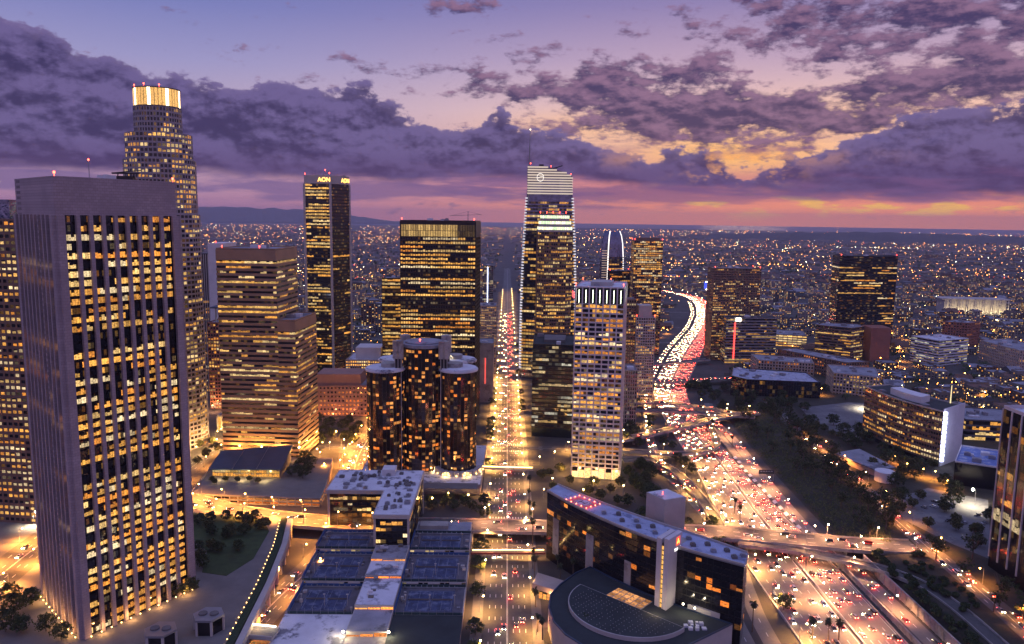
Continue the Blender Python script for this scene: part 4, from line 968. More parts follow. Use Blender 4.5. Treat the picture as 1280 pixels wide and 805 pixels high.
MB().prism(ccw(cbx), 0, 30).build('wall', PALESTONE, cb); MB().prism(ccw(scale_poly(cbx, 1.1)), 30.02, 33).build('roof', PALESTONE, cb)
for k in range(16): MB().cyl(1049+k*9.27, 1814-k*1.07, 1.1, 0, 30, 8).build('column', PALESTONE, cb)
for k in range(8):
    ld = bpy.data.lights.new('floodlight', 'POINT'); ld.energy = 11000; ld.color = (1, .80, .42); ld.shadow_soft_size = 1
    lo = bpy.data.objects.new('floodlight', ld); COL.objects.link(lo); lo.parent = cb; lo.location = Vector((1054+k*18.5, 1805-k*2.1, 3))-cb.location
# -- right edge tower
et = tower('office_tower', 'dark glass tower with white vertical fins, cut off by the right edge', 'office tower', [(292, 437), (291, 393), (352, 396), (355, 440)], 7, 104, bay=8.6, floor=4.0, wall=WHITESTONE, pier=.8, pier_d=.7, span=.0, lit=lambda j: .0 if j < 6 else [.05, .12, .03, .2][j % 4], pal='warm', gain=.7, run=2, split=3, seed=111, mode='window', roof=ROOFWHITE, base_h=6, par=2)
mb = MB()
for j in range(23): mb.box(290.6, 291.2, 394, 436, 13.4+j*4, 14.2+j*4)
# -- curved white-ended office building
def curved_office():
    rnd = random.Random(121); z0, z1 = 6.9, 54
    fr_ = catmull([(346, 720), (349, 682), (356, 650), (367, 625)], 3); bk = [(398, 648), (386, 672), (378, 700), (374, 730)]
    o = thing('curved_office', 'curved ribbon-window office block with a blank white end wall and a bluish light strip', 'office building', (370, 670, z0))
    poly = ccw(fr_+bk); MB().prism(poly, z0, z1).build('wall', GLASSBLACK, o); cells, fr = [], MB()
    for a, b in zip(fr_, fr_[1:]):
        facade(cells, fr, a, b, z0+4, z1-1, max(2, round(math.dist(a, b)/2.6)), 10, rnd, pier=.5, pier_d=.3, span=2.0, span_d=.45, lit=lambda j: [.8, .75, .4, .8, .2, .4, .6, .15, .7, .4][j], pal='warm', gain=1.05, run=5)
    fr.build('spandrel', BROWNSTONE, o); build_windows(o, cells, 'window', WIN)
    d = Vector((31, 23)).normalized()
    MB().prism([(367+d.y*.6, 624.6-d.x*.6), (398.6+d.y*.6, 648-d.x*.6), (398.6, 648), (367, 624.6)], z0, z1+3).build('end_wall', WHITEPAINT, o)
    ls = MB()
    for k in range(11): ls.box(366.5+.6, 369.6, 622.4, 624.2, z0+5+k*4.0, z0+7.8+k*4.0)
    ls.build('light_strip', emit('cool_strip', (.62, .66, 1.0), 5), o)
    roofscape(o, poly, z1, rnd, ROOFDARK, PALESTONE, 1.2, 5, pent=(.4, 6, WHITEPAINT))
    MB().tube((392, 658, z1), (392, 658, z1+16), .5, .3).build('mast', emit('lit_mast', (1, .8, .4), 1.2), o)
    for k in range(3):
        ld = bpy.data.lights.new('wall_wash', 'POINT'); ld.energy = 2600; ld.color = (.6, .66, 1); ld.shadow_soft_size = .5
        lo = bpy.data.objects.new('wall_wash', ld); COL.objects.link(lo); lo.parent = o; lo.location = Vector((370.5, 621, z0+10+k*14))-o.location
curved_office()
PINKSTONE = surf('pink_stone', (.34, .19, .16), .8, var=.15, scale=.1)
# -- left middle: pink stone blocks, low civic hall, grey blank slab
tower('stone_block', 'pinkish stone institutional block with small lit windows below the slim black tower', 'building', [(-208, 793), (-146, 796), (-146, 840), (-208, 838)], 0, 32, bay=4, floor=4.6, wall=PINKSTONE, body=PINKSTONE, pier=2.2, pier_d=.3, span=2.4, lit=.45, pal='orange', gain=1.2, seed=131, mode='window', pent=(.75, 12, PINKSTONE))
tower('stone_block', 'brightly lit beige block with close rows of windows left of the round glass towers', 'building', [(-190, 900), (-140, 900), (-140, 950), (-190, 950)], 0, 40, bay=2.6, floor=3.8, wall=BEIGE, body=BEIGE, pier=1.0, span=1.6, lit=.85, pal='gold', gain=1.5, seed=132, mode='band', roof=ROOFWHITE, pent=(.6, 14, WHITEPAINT))
tower('civic_hall', 'low golden-lit stone hall between the crowned tower and the stepped brown tower', 'hall', [(-282, 735), (-246, 735), (-246, 780), (-282, 780)], 0, 14, bay=4.5, floor=12, wall=PALESTONE, body=PALESTONE, pier=1.8, pier_d=.9, span=1.5, lit=.8, pal='gold', gain=1.2, seed=133, mode='window', roof=ROOFGREY)
gs = tower('blank_slab', 'blank grey slab building with a thin red vertical sign beside the avenue', 'building', [(-33, 862), (-14, 862), (-14, 900), (-33, 900)], 0, 68, faces=[3], bay=4, floor=4, wall=CONCRETE, body=CONCRETE, pier=.6, span=1.5, lit=.5, pal='warm', seed=134, mode='band', units=2)
MB().box(-23.6, -22.8, 861.2, 861.8, 22, 52).build('vertical_sign', emit('sign_red', (1, .1, .08), 1.5), gs)
tower('hotel_block', 'cream hotel block with dense small windows and a gabled top behind the blank slab', 'hotel', [(-40, 1000), (-13, 1000), (-13, 1040), (-40, 1040)], 0, 95, bay=2.4, floor=3.4, wall=BEIGE, body=BEIGE, pier=1.0, span=1.6, lit=.4, pal='gold', gain=.7, seed=135, mode='band')
tower('office_tower', 'far slim tower with a bright white edge line beside the avenue', 'office tower', [(-46, 1480), (-26, 1480), (-26, 1500), (-46, 1500)], 0, 118, bay=3, floor=4, wall=STEEL, body=GLASSBLUE, pier=.4, span=1.2, lit=.3, pal='white', gain=.6, seed=136)
tower('apartment_tower', 'far bluish tower with plain floors left of the avenue', 'apartment tower', [(-72, 1380), (-48, 1380), (-48, 1410), (-72, 1410)], 0, 172, bay=3, floor=4, wall=STEEL, body=GLASSBLUE, pier=.5, span=1.2, lit=.15, pal='warm', gain=.5, seed=137)
hs = [x for x in bpy.data.objects if x.get('label', '').startswith('far slim tower')][0]
MB().box(-37, -36, 1478.8, 1479.8, 10, 116).build('edge_light', COOLTUBE, hs)

def uplights(root_label, pts, power, col):
    """Floodlights standing at a building's foot and washing its wall."""
    o = [x for x in bpy.data.objects if x.get('label', '').startswith(root_label)][0]
    for (x, y, z) in pts:
        MB().box(x-.5, x+.5, y-.5, y+.5, z-.6, z).build('floodlight', WARMTUBE, o)
        ld = bpy.data.lights.new('floodlight_glow', 'POINT'); ld.energy = power; ld.color = col; ld.shadow_soft_size = .6
        lo = bpy.data.objects.new('floodlight_glow', ld); COL.objects.link(lo); lo.parent = o; lo.location = Vector((x, y, z+.4))-o.location
uplights('stepped golden', [(-166, y, 6) for y in (640, 660, 680)]+[(x, 633, 12) for x in (-230, -210, -192)], 26000, (1, .45, .10))
uplights('tallest pale stone', [(-306+42*math.cos(t), 690+42*math.sin(t), 6) for t in (-1.9, -1.3, -.7, -.1)], 42000, (1, .55, .18))
uplights('pinkish stone', [(x, 786, 5) for x in (-200, -180, -160)], 4000, (1, .34, .12))
uplights('low golden-lit', [(x, 728, 4) for x in (-276, -262, -250)], 9000, (1, .58, .18))
uplights('red-brown tower', [(x, 812, 6) for x in (-316, -300)], 12000, (1, .42, .12))


# ---------------------------------------------------------------- round mirrored hotel towers
def round_hotel():
    rnd = random.Random(201); cx, cy_ = -66, 612
    o = thing('round_towers_hotel', 'hotel of clustered round bronze mirror-glass towers with disc roofs and outside lift shafts', 'hotel', (cx, cy_, 0))
    cells_all = []
    def cylinder(x, y, r, z0, z1, n, nm, p, half=False):
        MB().cyl(x, y, r, z0, z1, n).build(nm, GLASSBRONZE, o)
        nf = int((z1-z0)/3.3); fin = MB()
        for j in range(nf):
            z = z0+j*3.3
            for k in range(n):
                t0, t1 = 2*math.pi*(k+.06)/n, 2*math.pi*(k+.94)/n; tm_ = (t0+t1)/2
                if math.cos(tm_)*(0-x)+math.sin(tm_)*(0-y) < -.3*r*8: continue
                c = (0, 0, 0)
                if rnd.random() < p: c = shade(rnd.choice(PAL['orange']+[(1, .42, .1), (1, .36, .08)]), rnd.uniform(.5, 1.3))
                elif rnd.random() < .08: c = (.10, .055, .02)
                q = r+.07
                P = lambda t, zz: (x+q*math.cos(t), y+q*math.sin(t), zz)
                cells_all.append((j, (P(t0, z+.7), P(t1, z+.7), P(t1, z+2.75), P(t0, z+2.75)), c, (CAM-Vector((P(tm_, z)[0], P(tm_, z)[1], z+1))).length, (0, -1)))
        for k in range(n):
            t = 2*math.pi*k/n; fin.box(x+(r+.03)*math.cos(t)-.12, x+(r+.03)*math.cos(t)+.12, y+(r+.03)*math.sin(t)-.12, y+(r+.03)*math.sin(t)+.12, z0, z1)
        fin.build('mullion', BLACKFRAME, o)
    lows = [(-95.5, 600, 14.4), (-37.5, 602, 14.4), (-92, 640, 14.2), (-40, 640, 14.2)]
    for x, y, r in lows:
        cylinder(x, y, r, 8, 90, 32, 'round_tower', .13)
        MB().cyl(x, y, r+1.3, 90, 91.4, 32).cyl(x, y, r+.2, 91.4, 92.4, 32).build('disc_roof', ROOFWHITE, o)
        MB().cyl(x+(3 if x < cx else -3), y+2, 6.5, 92.4, 95.5, 16).build('plant_drum', CONCRETE, o)
        ld = bpy.data.lights.new('roof_light', 'POINT'); ld.energy = 2500; ld.color = (1, .85, .55); ld.shadow_soft_size = .4
        lo = bpy.data.objects.new('roof_light', ld); COL.objects.link(lo); lo.parent = o; lo.location = Vector((x+(9 if x < cx else -9), y-5, 95))-o.location
        MB().ball((x+(9 if x < cx else -9), y-5, 94.4), .6).build('roof_lamp', WHITETUBE, o)
    cylinder(cx, cy_, 18.0, 8, 108, 40, 'central_tower', .17)
    MB().cyl(cx, cy_, 18.6, 108, 110.5, 40).cyl(cx, cy_, 15, 110.5, 111.6, 32).build('central_roof', ROOFGREY, o)
    build_windows(o, cells_all, 'window', WINM)
    for x, y in ((-84.5, 597), (-48.5, 597.5), (-83, 628), (-49, 628)):
        MB().box(x-2.6, x+2.6, y-2.6, y+2.6, 6, 100).build('lift_shaft', BLACKFRAME, o); rb = MB(); [rb.box(x-2.7+q, x-2.2+q, y-2.9, y-2.6, 6, 100) for q in (0, 2.45, 4.9)]; rb.build('shaft_rib', PALESTONE, o)
        hd = MB(); [hd.cyl(x+a, y+b, 2.3, 100, 114, 10) for a, b in ((-2, -1.8), (2, -1.8), (0, 1.8))]; hd.build('shaft_head', CONCRETE, o)
    beacon(o, [(cx-2, cy_-10, 114)], 1.0)
    pod = [(-114, 566), (-18, 566), (-16, 668), (-116, 668)]
    MB().prism(pod, 0, 8).build('podium', CONCRETE, o)
    MB().poly([(p[0], p[1], 8.05) for p in inset(pod, .5)]).build('podium_roof', ROOFWHITE, o)
    bw = MB()
    for (x, y) in ((-37.5, 602),):
        for k in range(11):
            t = math.pi*(1.05+.09*k); bw.cyl(x+17.6*math.cos(t), y+17.6*math.sin(t), 2.6, 8, 11.5, 10)
    bw.build('podium_bay', PALESTONE, o)
    gl = MB()
    for k in range(11):
        t = math.pi*(1.05+.09*k); gl.ball((-37.5+20.6*math.cos(t), 602+20.6*math.sin(t), 9.2), .5)
    gl.build('podium_lamp', WARMTUBE, o)
    for k in range(4):
        t = math.pi*(1.12+.25*k); ld = bpy.data.lights.new('podium_glow', 'POINT'); ld.energy = 1600; ld.color = (1, .6, .2); ld.shadow_soft_size = .5
        lo = bpy.data.objects.new('podium_glow', ld); COL.objects.link(lo); lo.parent = o; lo.location = Vector((-37.5+21.5*math.cos(t), 602+21.5*math.sin(t), 10.5))-o.location
    MB().poly([(-62, 565.9, .5), (-20, 565.9, .5), (-20, 555, 9.5), (-60, 555, 9.5)]).poly([(-20, 555, 9.5), (-20, 565.9, .5), (-62, 565.9, .5), (-60, 555, 9.5)]).build('sloped_canopy', DARKCON, o) if False else MB().prism([(-64, 553), (-20, 553), (-20, 565.8), (-60, 565.8)], 6.2, 9.2).build('canopy', DARKCON, o)
round_hotel()

# ---------------------------------------------------------------- L-shaped office with stepped tennis terraces in front
def terraced_centre():
    rnd = random.Random(211)
    o = thing('terraced_office_centre', 'L-shaped dark office block with white roof above stepped blue tennis-court terraces', 'office building', (-75, 460, 0))
    # the L block
    a = [(-116, 489), (-78.6, 489), (-78.6, 525), (-116, 525)]; b = [(-78.5, 447.3), (-58, 447.3), (-58, 527), (-78.5, 527)]
    for poly, seed in ((a, 1), (b, 2)):
        MB().prism(poly, 0, 29).build('wall', GLASSBLACK, o); cells, fr = [], MB()
        for i in range(4):
            p, q = poly[i], poly[(i+1) % 4]
            if p[1] > 520 and q[1] > 520: continue
            facade(cells, fr, p, q, 4, 27, max(5, round(math.dist(p, q)/3.2)), 6, rnd, pier=.2, pier_d=.1, span=1.5, span_d=.1, lit=lambda j: [.2, .06, .2, .2, .25, .45][j], pal='warm', gain=1.1, run=2)
        fr.build('facade_frame', BLACKFRAME, o); build_windows(o, cells, 'window' if seed == 1 else 'many', WIN)
        eb = MB(); [eb.box(p[0]-.7, p[0]+.7, p[1]-.7, p[1]+.7, 0, 29) for p in poly]; eb.build('corner_pier', PALESTONE, o)
    L = [(-117.5, 487), (-79.5, 487), (-79.5, 445.5), (-56.8, 445.5), (-56.8, 528.5), (-117.5, 528.5)]
    MB().prism(L, 29.02, 31.5).build('cornice', PALESTONE, o)
    MB().poly([(x, y, 31.56) for x, y in [(-116.7, 487.8), (-78.7, 487.8), (-78.7, 446.3), (-57.6, 446.3), (-57.6, 527.7), (-116.7, 527.7)]]).build('roof', ROOFWHITE, o)
    bx = [(-112, 512), (-106, 498), (-100, 518), (-95, 507), (-90, 514), (-84, 500), (-72, 496), (-70, 482), (-66, 470), (-73, 462), (-63, 500), (-66, 512), (-72, 520), (-62, 487), (-68, 505), (-103, 508), (-88, 522), (-64, 458)]+[(rnd.uniform(-115, -60), rnd.uniform(490, 526)) for _ in range(26)]+[(rnd.uniform(-76, -60), rnd.uniform(453, 490)) for _ in range(14)]
    for i, (x, y) in enumerate(bx):
        w, d, h = rnd.uniform(.6, 2.0), rnd.uniform(.5, 1.8), rnd.uniform(.6, 2.0); m = MB().box(x-w, x+w, y-d, y+d, 31.6, 31.6+h); m.cyl(x, y, .7, 31.6+h, 32+h, 8); m.build('roof_unit', STEEL if i % 2 else DARKCON, o)
    MB().box(-85, -76, 516, 526, 31.6, 36).build('lift_house', WHITEPAINT, o)
    # terraces stepping down to the camera: court decks with windscreens, stepped podium under them
    rows = [(444.5, 470, 13.4), (408, 443.5, 10.9), (376, 407.5, 8.4)]
    xl = lambda y: -111+(y-340)*(-.045); xr = lambda y: -20.5
    MB().prism(ccw([(-112, 331), (-21, 331), (-20, 500), (-57.5, 490), (-57.5, 447), (-79, 447), (-79, 488), (-118, 488)]), 0, 4.6).build('podium', CONCRETE, o)
    MB().poly([(x, y, 4.66) for x, y in ((-111, 332), (-22, 332), (-22, 345), (-111, 345))]).build('podium_roof', ROOFGREY, o)
    for i, (y0, y1, z) in enumerate(rows):
        y0b = y0-1.2
        for (x0, x1) in ((-114+i*1.0, -77.5), (-56.8, -20.6)):
            MB().prism([(x0, y0), (x1, y0), (x1, y1), (x0, y1)], 4.5, z-3.4).build('terrace_block', PALESTONE, o)
            MB().poly([(x0+.6, y0+.6, z-3.34), (x1-.6, y0+.6, z-3.34), (x1-.6, y1-.6, z-3.34), (x0+.6, y1-.6, z-3.34)]).build('terrace_floor', surf('terrace_floor', (.11, .10, .12), .9, var=.3) if 'terrace_floor' not in MATS else MATS['terrace_floor'], o)
            MB().poly([(x0+5, y0+4, z-3.3), (x1-6, y0+4, z-3.3), (x1-6, y1-5, z-3.3), (x0+5, y1-5, z-3.3)]).build('tennis_court', COURT, o)
            ln = MB(); cxm = (x0+x1)/2
            for (xa, xb) in ((x0+6, cxm-1.5), (cxm+.5, x1-7)):
                for yy in (y0+5, y1-6): ln.box(xa, xb, yy, yy+.18, z-3.29, z-3.27)
                for xx in (xa, xb, (xa+xb)/2): ln.box(xx, xx+.18, y0+5, y1-6, z-3.285, z-3.265)
            ln.build('court_line', COURTLINE, o)
            bm_ = COURTBLUE if (i + (x0 < -60)) % 2 or i == 1 else COURTGREEN
            MB().box(x0+.3, x1-.3, y1-.5, y1-.2, z-3.2, z-1.75).build('back_windscreen', bm_, o)
            MB().box(x0+.3, x1-.3, y0+.2, y0+.5, z-3.2, z-1.9).build('front_windscreen', COURTGREEN, o)
            MB().box(x0+.1, x0+.5, y0+.3, y1-.6, z-3.2, z-.4).build('side_windscreen', COURTBLUE, o)
            ps = MB()
            for k in range(9): xx = x0+1+(x1-x0-2)*k/8; ps.box(xx-.08, xx+.08, y0-.02, y0+.14, z-3.3, z+.1)
            ps.build('fence_post', STEEL, o)
            lp = MB()
            for k in range(3): xx = x0+5+(x1-x0-10)*k/2; lp.tube((xx, y0+9, z-3.3), (xx, y0+9, z+3.2), .12).box(xx-.6, xx+.6, y0+8.6, y0+9.2, z+3.2, z+3.5)
            lp.build('court_lamp_post', PALESTONE, o)
            wn = []
            facade(wn, MB(), (x0, y0), (x1, y0), z-6.2, z-3.7, 12, 1, rnd, pier=.6, span=.0, lit=.75 if x0 < -100 and i == 2 else .25, pal='white', gain=.7); build_windows(o, wn, 'row', WIN)
            nt_ = MB()
            for (xa, xb) in ((x0+6, cxm-1.5), (cxm+.5, x1-7)): nt_.box(xa-.4, xb+.4, (y0+y1)/2-.05, (y0+y1)/2+.05, z-3.26, z-2.3)
            nt_.build('court_net', DARKCON, o)
            for q in range(7):
                xx, yy = rnd.choice((rnd.uniform(x0+1.2, x0+4), rnd.uniform(x1-5, x1-1.5))), rnd.uniform(y0+2, y1-2); a_ = rnd.uniform(.5, 1.3); hh = rnd.uniform(.6, 2.0)
                MB().box(xx-a_, xx+a_, yy-a_*.8, yy+a_*.8, z-3.3, z-3.3+hh).cyl(xx, yy, a_*.4, z-3.3+hh, z-3.1+hh, 8).build('roof_unit', rnd.choice((STEEL, PALESTONE, DARKCON)), o)
            du = MB(); du.box(x0+1.2, x1-1.2, y1-2.4, y1-1.7, z-3.3, z-2.7); [du.tube((x0+2+k*3.1, y1-2, z-2.8), (x0+2+k*3.1, y1-1, z-2.3), .22) for k in range(int((x1-x0)/3.3))]; du.build('duct', STEEL, o)
            for q in range(3):
                xx = x0+(x1-x0)*(q+.5)/3; MB().box(xx-3.4, xx+3.4, y0-.9, y0-.1, z-4.4, z-3.6).build('planter', PALESTONE, o)
    # central spine with white roofs
    for i, (y0, y1, z) in enumerate(((427, 445.2, 12.6), (408.5, 426.9, 11.0), (378, 408.4, 9.4), (356, 377.9, 7.2))):
        MB().prism([(-77.4, y0), (-57, y0), (-57, y1), (-77.4, y1)], 4.5, z).build('spine_block', PALESTONE, o)
        MB().poly([(-77, y0+.4, z+.06), (-57.4, y0+.4, z+.06), (-57.4, y1-.3, z+.06), (-77, y1-.3, z+.06)]).build('spine_roof', ROOFGREY if i in (0, 3) else ROOFWHITE, o)
        wn = []; facade(wn, MB(), (-77.4, y0), (-57, y0), z-3.0, z-.6, 3, 1, rnd, pier=.5, span=.0, lit=1.0, pal='orange', gain=1.5); build_windows(o, wn, 'row', WIN)
    for q in range(16):
        i_ = rnd.randrange(3); y0, y1, z = ((427, 445.2, 12.6), (408.5, 426.9, 11.0), (378, 408.4, 9.4))[i_]; xx, yy = rnd.uniform(-75, -60), rnd.uniform(y0+2, y1-2); a_ = rnd.uniform(.5, 1.6)
        MB().box(xx-a_, xx+a_, yy-a_*.6, yy+a_*.6, z+.06, z+rnd.uniform(.6, 1.7)).build('roof_unit', rnd.choice((STEEL, DARKCON, WHITEPAINT)), o)
    # front storey
    MB().prism([(-113, 346), (-77.5, 346), (-77.5, 375.8), (-113, 375.8)], 4.5, 5.3).build('front_roof', ROOFWHITE, o)
    MB().prism([(-56.9, 346), (-20.8, 346), (-20.8, 375.8), (-56.9, 375.8)], 4.5, 5.3).build('front_roof', ROOFDARK, o)
    wn = []; facade(wn, MB(), (-112, 331), (-21, 331), .6, 4.2, 24, 1, rnd, pier=1.2, span=.0, lit=.5, pal='gold', gain=1.3, run=3); build_windows(o, wn, 'row', WIN)
    # court light pair
    for (x, y) in ((-78.5, 355), (-56, 355)):
        MB().ball((x, y, 7.6), .7).build('wall_lamp', WHITETUBE, o)
        ld = bpy.data.lights.new('wall_lamp_glow', 'POINT'); ld.energy = 2600; ld.color = (1, .8, .45); ld.shadow_soft_size = .6
        lo = bpy.data.objects.new('wall_lamp_glow', ld); COL.objects.link(lo); lo.parent = o; lo.location = Vector((x, y-1.4, 8.4))-o.location
    # block by the avenue beyond the courts
    MB().prism([(-56.4, 472), (-21, 472), (-21, 487), (-56.4, 487)], 4.5, 10.5).build('annex', PALESTONE, o)
    MB().poly([(-55.8, 472.6, 10.56), (-21.6, 472.6, 10.56), (-21.6, 486.4, 10.56), (-55.8, 486.4, 10.56)]).build('annex_roof', ROOFGREY, o)
    MB().box(-54, -36, 474, 482, 10.6, 13).build('annex_penthouse', CONCRETE, o)
terraced_centre()

# ---------------------------------------------------------------- hotel slab with helipad roof
def slab_hotel():
    rnd = random.Random(221); z1 = 44.0
    F = catmull([(27, 457), (42, 432), (61, 406), (78, 387), (98, 370), (118, 356)], 3)          # front (toward the avenue and podium)
    Bk = catmull([(34, 468), (51, 446), (74, 420), (92, 402), (110, 385), (124, 370)], 3)
    o = thing('slab_hotel', 'long dark glass hotel slab with helipad roof and a pale lift tower', 'hotel', (75, 405, 0))
    poly = ccw(F+Bk[::-1]); MB().prism(poly, 0, z1-1.2).build('wall', GLASSBLACK, o)
    cells, fr = [], MB()
    def face(pts, lit):
        for a, b in zip(pts, pts[1:]): facade(cells, fr, a, b, 9, z1-1.5, max(1, round(math.dist(a, b)/3.6)), 10, rnd, pier=.12, pier_d=.08, span=.5, span_d=.08, lit=lit, pal='orange', gain=1.1, run=1.2, dim=.05)
    face(F, .045); face(Bk[::-1], .06); face([Bk[0], F[0]], .05); face([F[-1], Bk[-1]], .05)
    fr.build('facade_frame', BLACKFRAME, o); build_windows(o, cells, 'window', WIN)
    for a, z_t in ((1, 29), (4, 31), (7, 26)):
        p = F[a]; q = F[a+1]; d = Vector((q[1]-p[1], -(q[0]-p[0]))).normalized()*.5
        MB().prism([(p[0], p[1]), (p[0]+d.x, p[1]+d.y), (p[0]+(q[0]-p[0])*.55+d.x, p[1]+(q[1]-p[1])*.55+d.y), (p[0]+(q[0]-p[0])*.55, p[1]+(q[1]-p[1])*.55)], 6, z_t).build('blank_panel', CONCRETE, o)
    roof = [(*p, z1-.6) for p in poly]; MB().prism(scale_poly(poly, 1.012), z1-1.25, z1-.6).build('eaves', STEEL, o)
    MB().poly([(p[0], p[1], z1-.54) for p in poly]).build('roof', surf('blue_grey_roof', (.36, .40, .56), .8, var=.3, scale=.12, stain=(.12, .14, .24)), o)
    for E in (F, Bk):
        pr_ = MB()
        for a, b in zip(E, E[1:]): pr_.bar(a, b, .5, z1-.5, z1+.5)
        pr_.build('parapet', PALESTONE, o)
    # helipad
    hx, hy = 47.0, 438.0; u = Vector((.62, -.78)); v_ = Vector((.78, .62)); H = lambda a, b, z: (hx+u.x*a+v_.x*b, hy+u.y*a+v_.y*b, z)
    MB().poly([H(-9, -5.8, z1-.48), H(9, -5.8, z1-.48), H(9, 5.8, z1-.48), H(-9, 5.8, z1-.48)]).build('helipad', surf('helipad_deck', (.50, .20, .20), .8), o)
    MB().poly([H(5.0*math.cos(t*.314), 5.0*math.sin(t*.314), z1-.44) for t in range(20)]).build('helipad_disc', surf('helipad_disc', (.50, .48, .56), .8), o)
    mk = MB()
    for k in range(20):
        t0, t1 = k*.314, (k+1)*.314; mk.quad(H(4.2*math.cos(t0), 4.2*math.sin(t0), z1-.40), H(4.6*math.cos(t0), 4.6*math.sin(t0), z1-.40), H(4.6*math.cos(t1), 4.6*math.sin(t1), z1-.40), H(4.2*math.cos(t1), 4.2*math.sin(t1), z1-.40))
    for (a0, a1, b0, b1) in ((-2.4, -1.6, -2.2, 2.2), (1.6, 2.4, -2.2, 2.2), (-1.59, 1.59, -.4, .4)): mk.quad(H(a0, b0, z1-.36), H(a1, b0, z1-.36), H(a1, b1, z1-.36), H(a0, b1, z1-.36))
    mk.build('helipad_marking', surf('dark_paint', (.10, .08, .14), .8), o)
    rl = [H(a, b, z1) for a in (-8.6, -4.3, 0, 4.3, 8.6) for b in (-5.5, 5.5)]+[H(a, b, z1) for a in (-8.6, 8.6) for b in (-1.8, 1.8)]
    lm = MB(); [lm.ball((p[0], p[1], z1+.1), .32) for p in rl]; lm.build('helipad_lamp', emit('helipad_red', (1, .16, .07), 14), o)
    for k in (0, 3, 4, 7, 8, 11, 12):
        p = rl[k]; ld = bpy.data.lights.new('helipad_glow', 'POINT'); ld.energy = 130; ld.color = (1, .06, .05); ld.shadow_soft_size = .3
        lo = bpy.data.objects.new('helipad_glow', ld); COL.objects.link(lo); lo.parent = o; lo.location = Vector((p[0], p[1], z1+1.2))-o.location
    # fans along the roof
    for k in range(16):
        t = .32+.66*k/15; i = min(len(F)-2, int(t*(len(F)-1))); f = t*(len(F)-1)-i
        fx = F[i][0]+(F[i+1][0]-F[i][0])*f; fy = F[i][1]+(F[i+1][1]-F[i][1])*f; bx_ = Bk[i][0]+(Bk[i+1][0]-Bk[i][0])*f; by_ = Bk[i][1]+(Bk[i+1][1]-Bk[i][1])*f
        s_ = .35+.3*(k % 2); x, y = fx+(bx_-fx)*s_, fy+(by_-fy)*s_
        m = MB().box(x-1.3, x+1.3, y-1.3, y+1.3, z1-.5, z1+.9); m.cyl(x, y, 1.0, z1+.9, z1+1.3, 10); m.build('roof_fan', DARKCON if k % 3 else STEEL, o)
    # lift tower with the sign, stair tower behind
    q0, q1, q2, q3 = (Vector(p) for p in ((78.8, 375), (83.6, 369.2), (93.0, 380.2), (88.2, 386)))
    e = q1-q0; L3 = lambda t0, t1, back=0.0: ccw([tuple(q0+e*t0+(q3-q0)*back), tuple(q0+e*t1+(q3-q0)*back), tuple(q3+e*t1), tuple(q3+e*t0)])
    MB().prism(L3(0, .40), 0, 49.5).build('stair_tower', WHITESTONE, o); MB().prism(L3(.62, 1.0), 0, 50.5).build('lift_tower', WHITESTONE, o)
    MB().prism(L3(.405, .615, .06), 0, 47).build('glazed_slot', GLASSBLACK, o)
    MB().prism(ccw([tuple(q2+Vector((-2.6, 1.4))), tuple(q2+Vector((.6, 1.0))), (98, 386.6), (94.5, 390)]), 0, 43.5).build('rear_block', CONCRETE, o)
    sl = MB()
    for j in range(13):
        z = 12.6+j*2.6; a_, b_ = q0+e*.415+(q3-q0)*.05, q0+e*.605+(q3-q0)*.05; sl.quad((a_.x, a_.y, z), (b_.x, b_.y, z), (b_.x, b_.y, z+2.0), (a_.x, a_.y, z+2.0), lit=(1.3, .66, .15))
    sl.build('stair_window', WIN, o)
    rw = MB()
    for j in range(9): rw.box(96.2, 97.6, 384.4, 384.9, 14+j*3.1, 15.6+j*3.1)
    fxd = Vector((q2.x-q1.x, q2.y-q1.y, 0)).normalized(); fn = Vector((fxd.y, -fxd.x, 0)); c = Vector((q1.x, q1.y, 0))+fxd*9.4
    MB().quad(*[tuple(c+fxd*a+fn*.12+Vector((0, 0, z))) for a, z in ((-1.6, 44.6), (2.6, 44.6), (2.6, 49.2), (-1.6, 49.2))]).build('sign_panel', emit('logo_red', (1, .10, .05), 1.1), o)
    fl = MB()
    for a, z, r in ((-.5, 46.2, .6), (.5, 47.2, .95), (1.5, 46.1, .65)): 
        fl.poly([tuple(c+fxd*(a+r*math.cos(t*.628)*.7)+fn*.2+Vector((0, 0, z+r*math.sin(t*.628)*1.4))) for t in range(10)])
    fl.build('sign_flame', emit('logo_yellow', (1, .55, .10), 2.2), o)
    text_sign(o, 'sign_lettering', 'THE LA', emit('sign_white', (1, .96, .92), 2.2), c+fxd*.4+fn*.15+Vector((0, 0, 42.7)), fxd, (0, 0, 1), 2.2, .06)
    MB().prism(ccw([(82, 424), (90, 411.5), (103, 417), (95, 430)]), 0, 55.5).build('rooftop_tower', PALESTONE, o); MB().poly([(82.7, 423.9, 55.56), (90.2, 412.3, 55.56), (102.2, 417.3, 55.56), (94.8, 429.2, 55.56)]).build('rooftop_tower_roof', ROOFWHITE, o)
    for (x, y, z_, e_) in ((97, 373, 17, 2600), (77, 364, 17, 1400)):
        ld = bpy.data.lights.new('tower_wash', 'POINT'); ld.energy = e_; ld.color = (1, .74, .42); ld.shadow_soft_size = .5
        lo = bpy.data.objects.new('tower_wash', ld); COL.objects.link(lo); lo.parent = o; lo.location = Vector((x, y, z_))-o.location
    beacon(o, [(90, 418, 58)], .35)
slab_hotel()
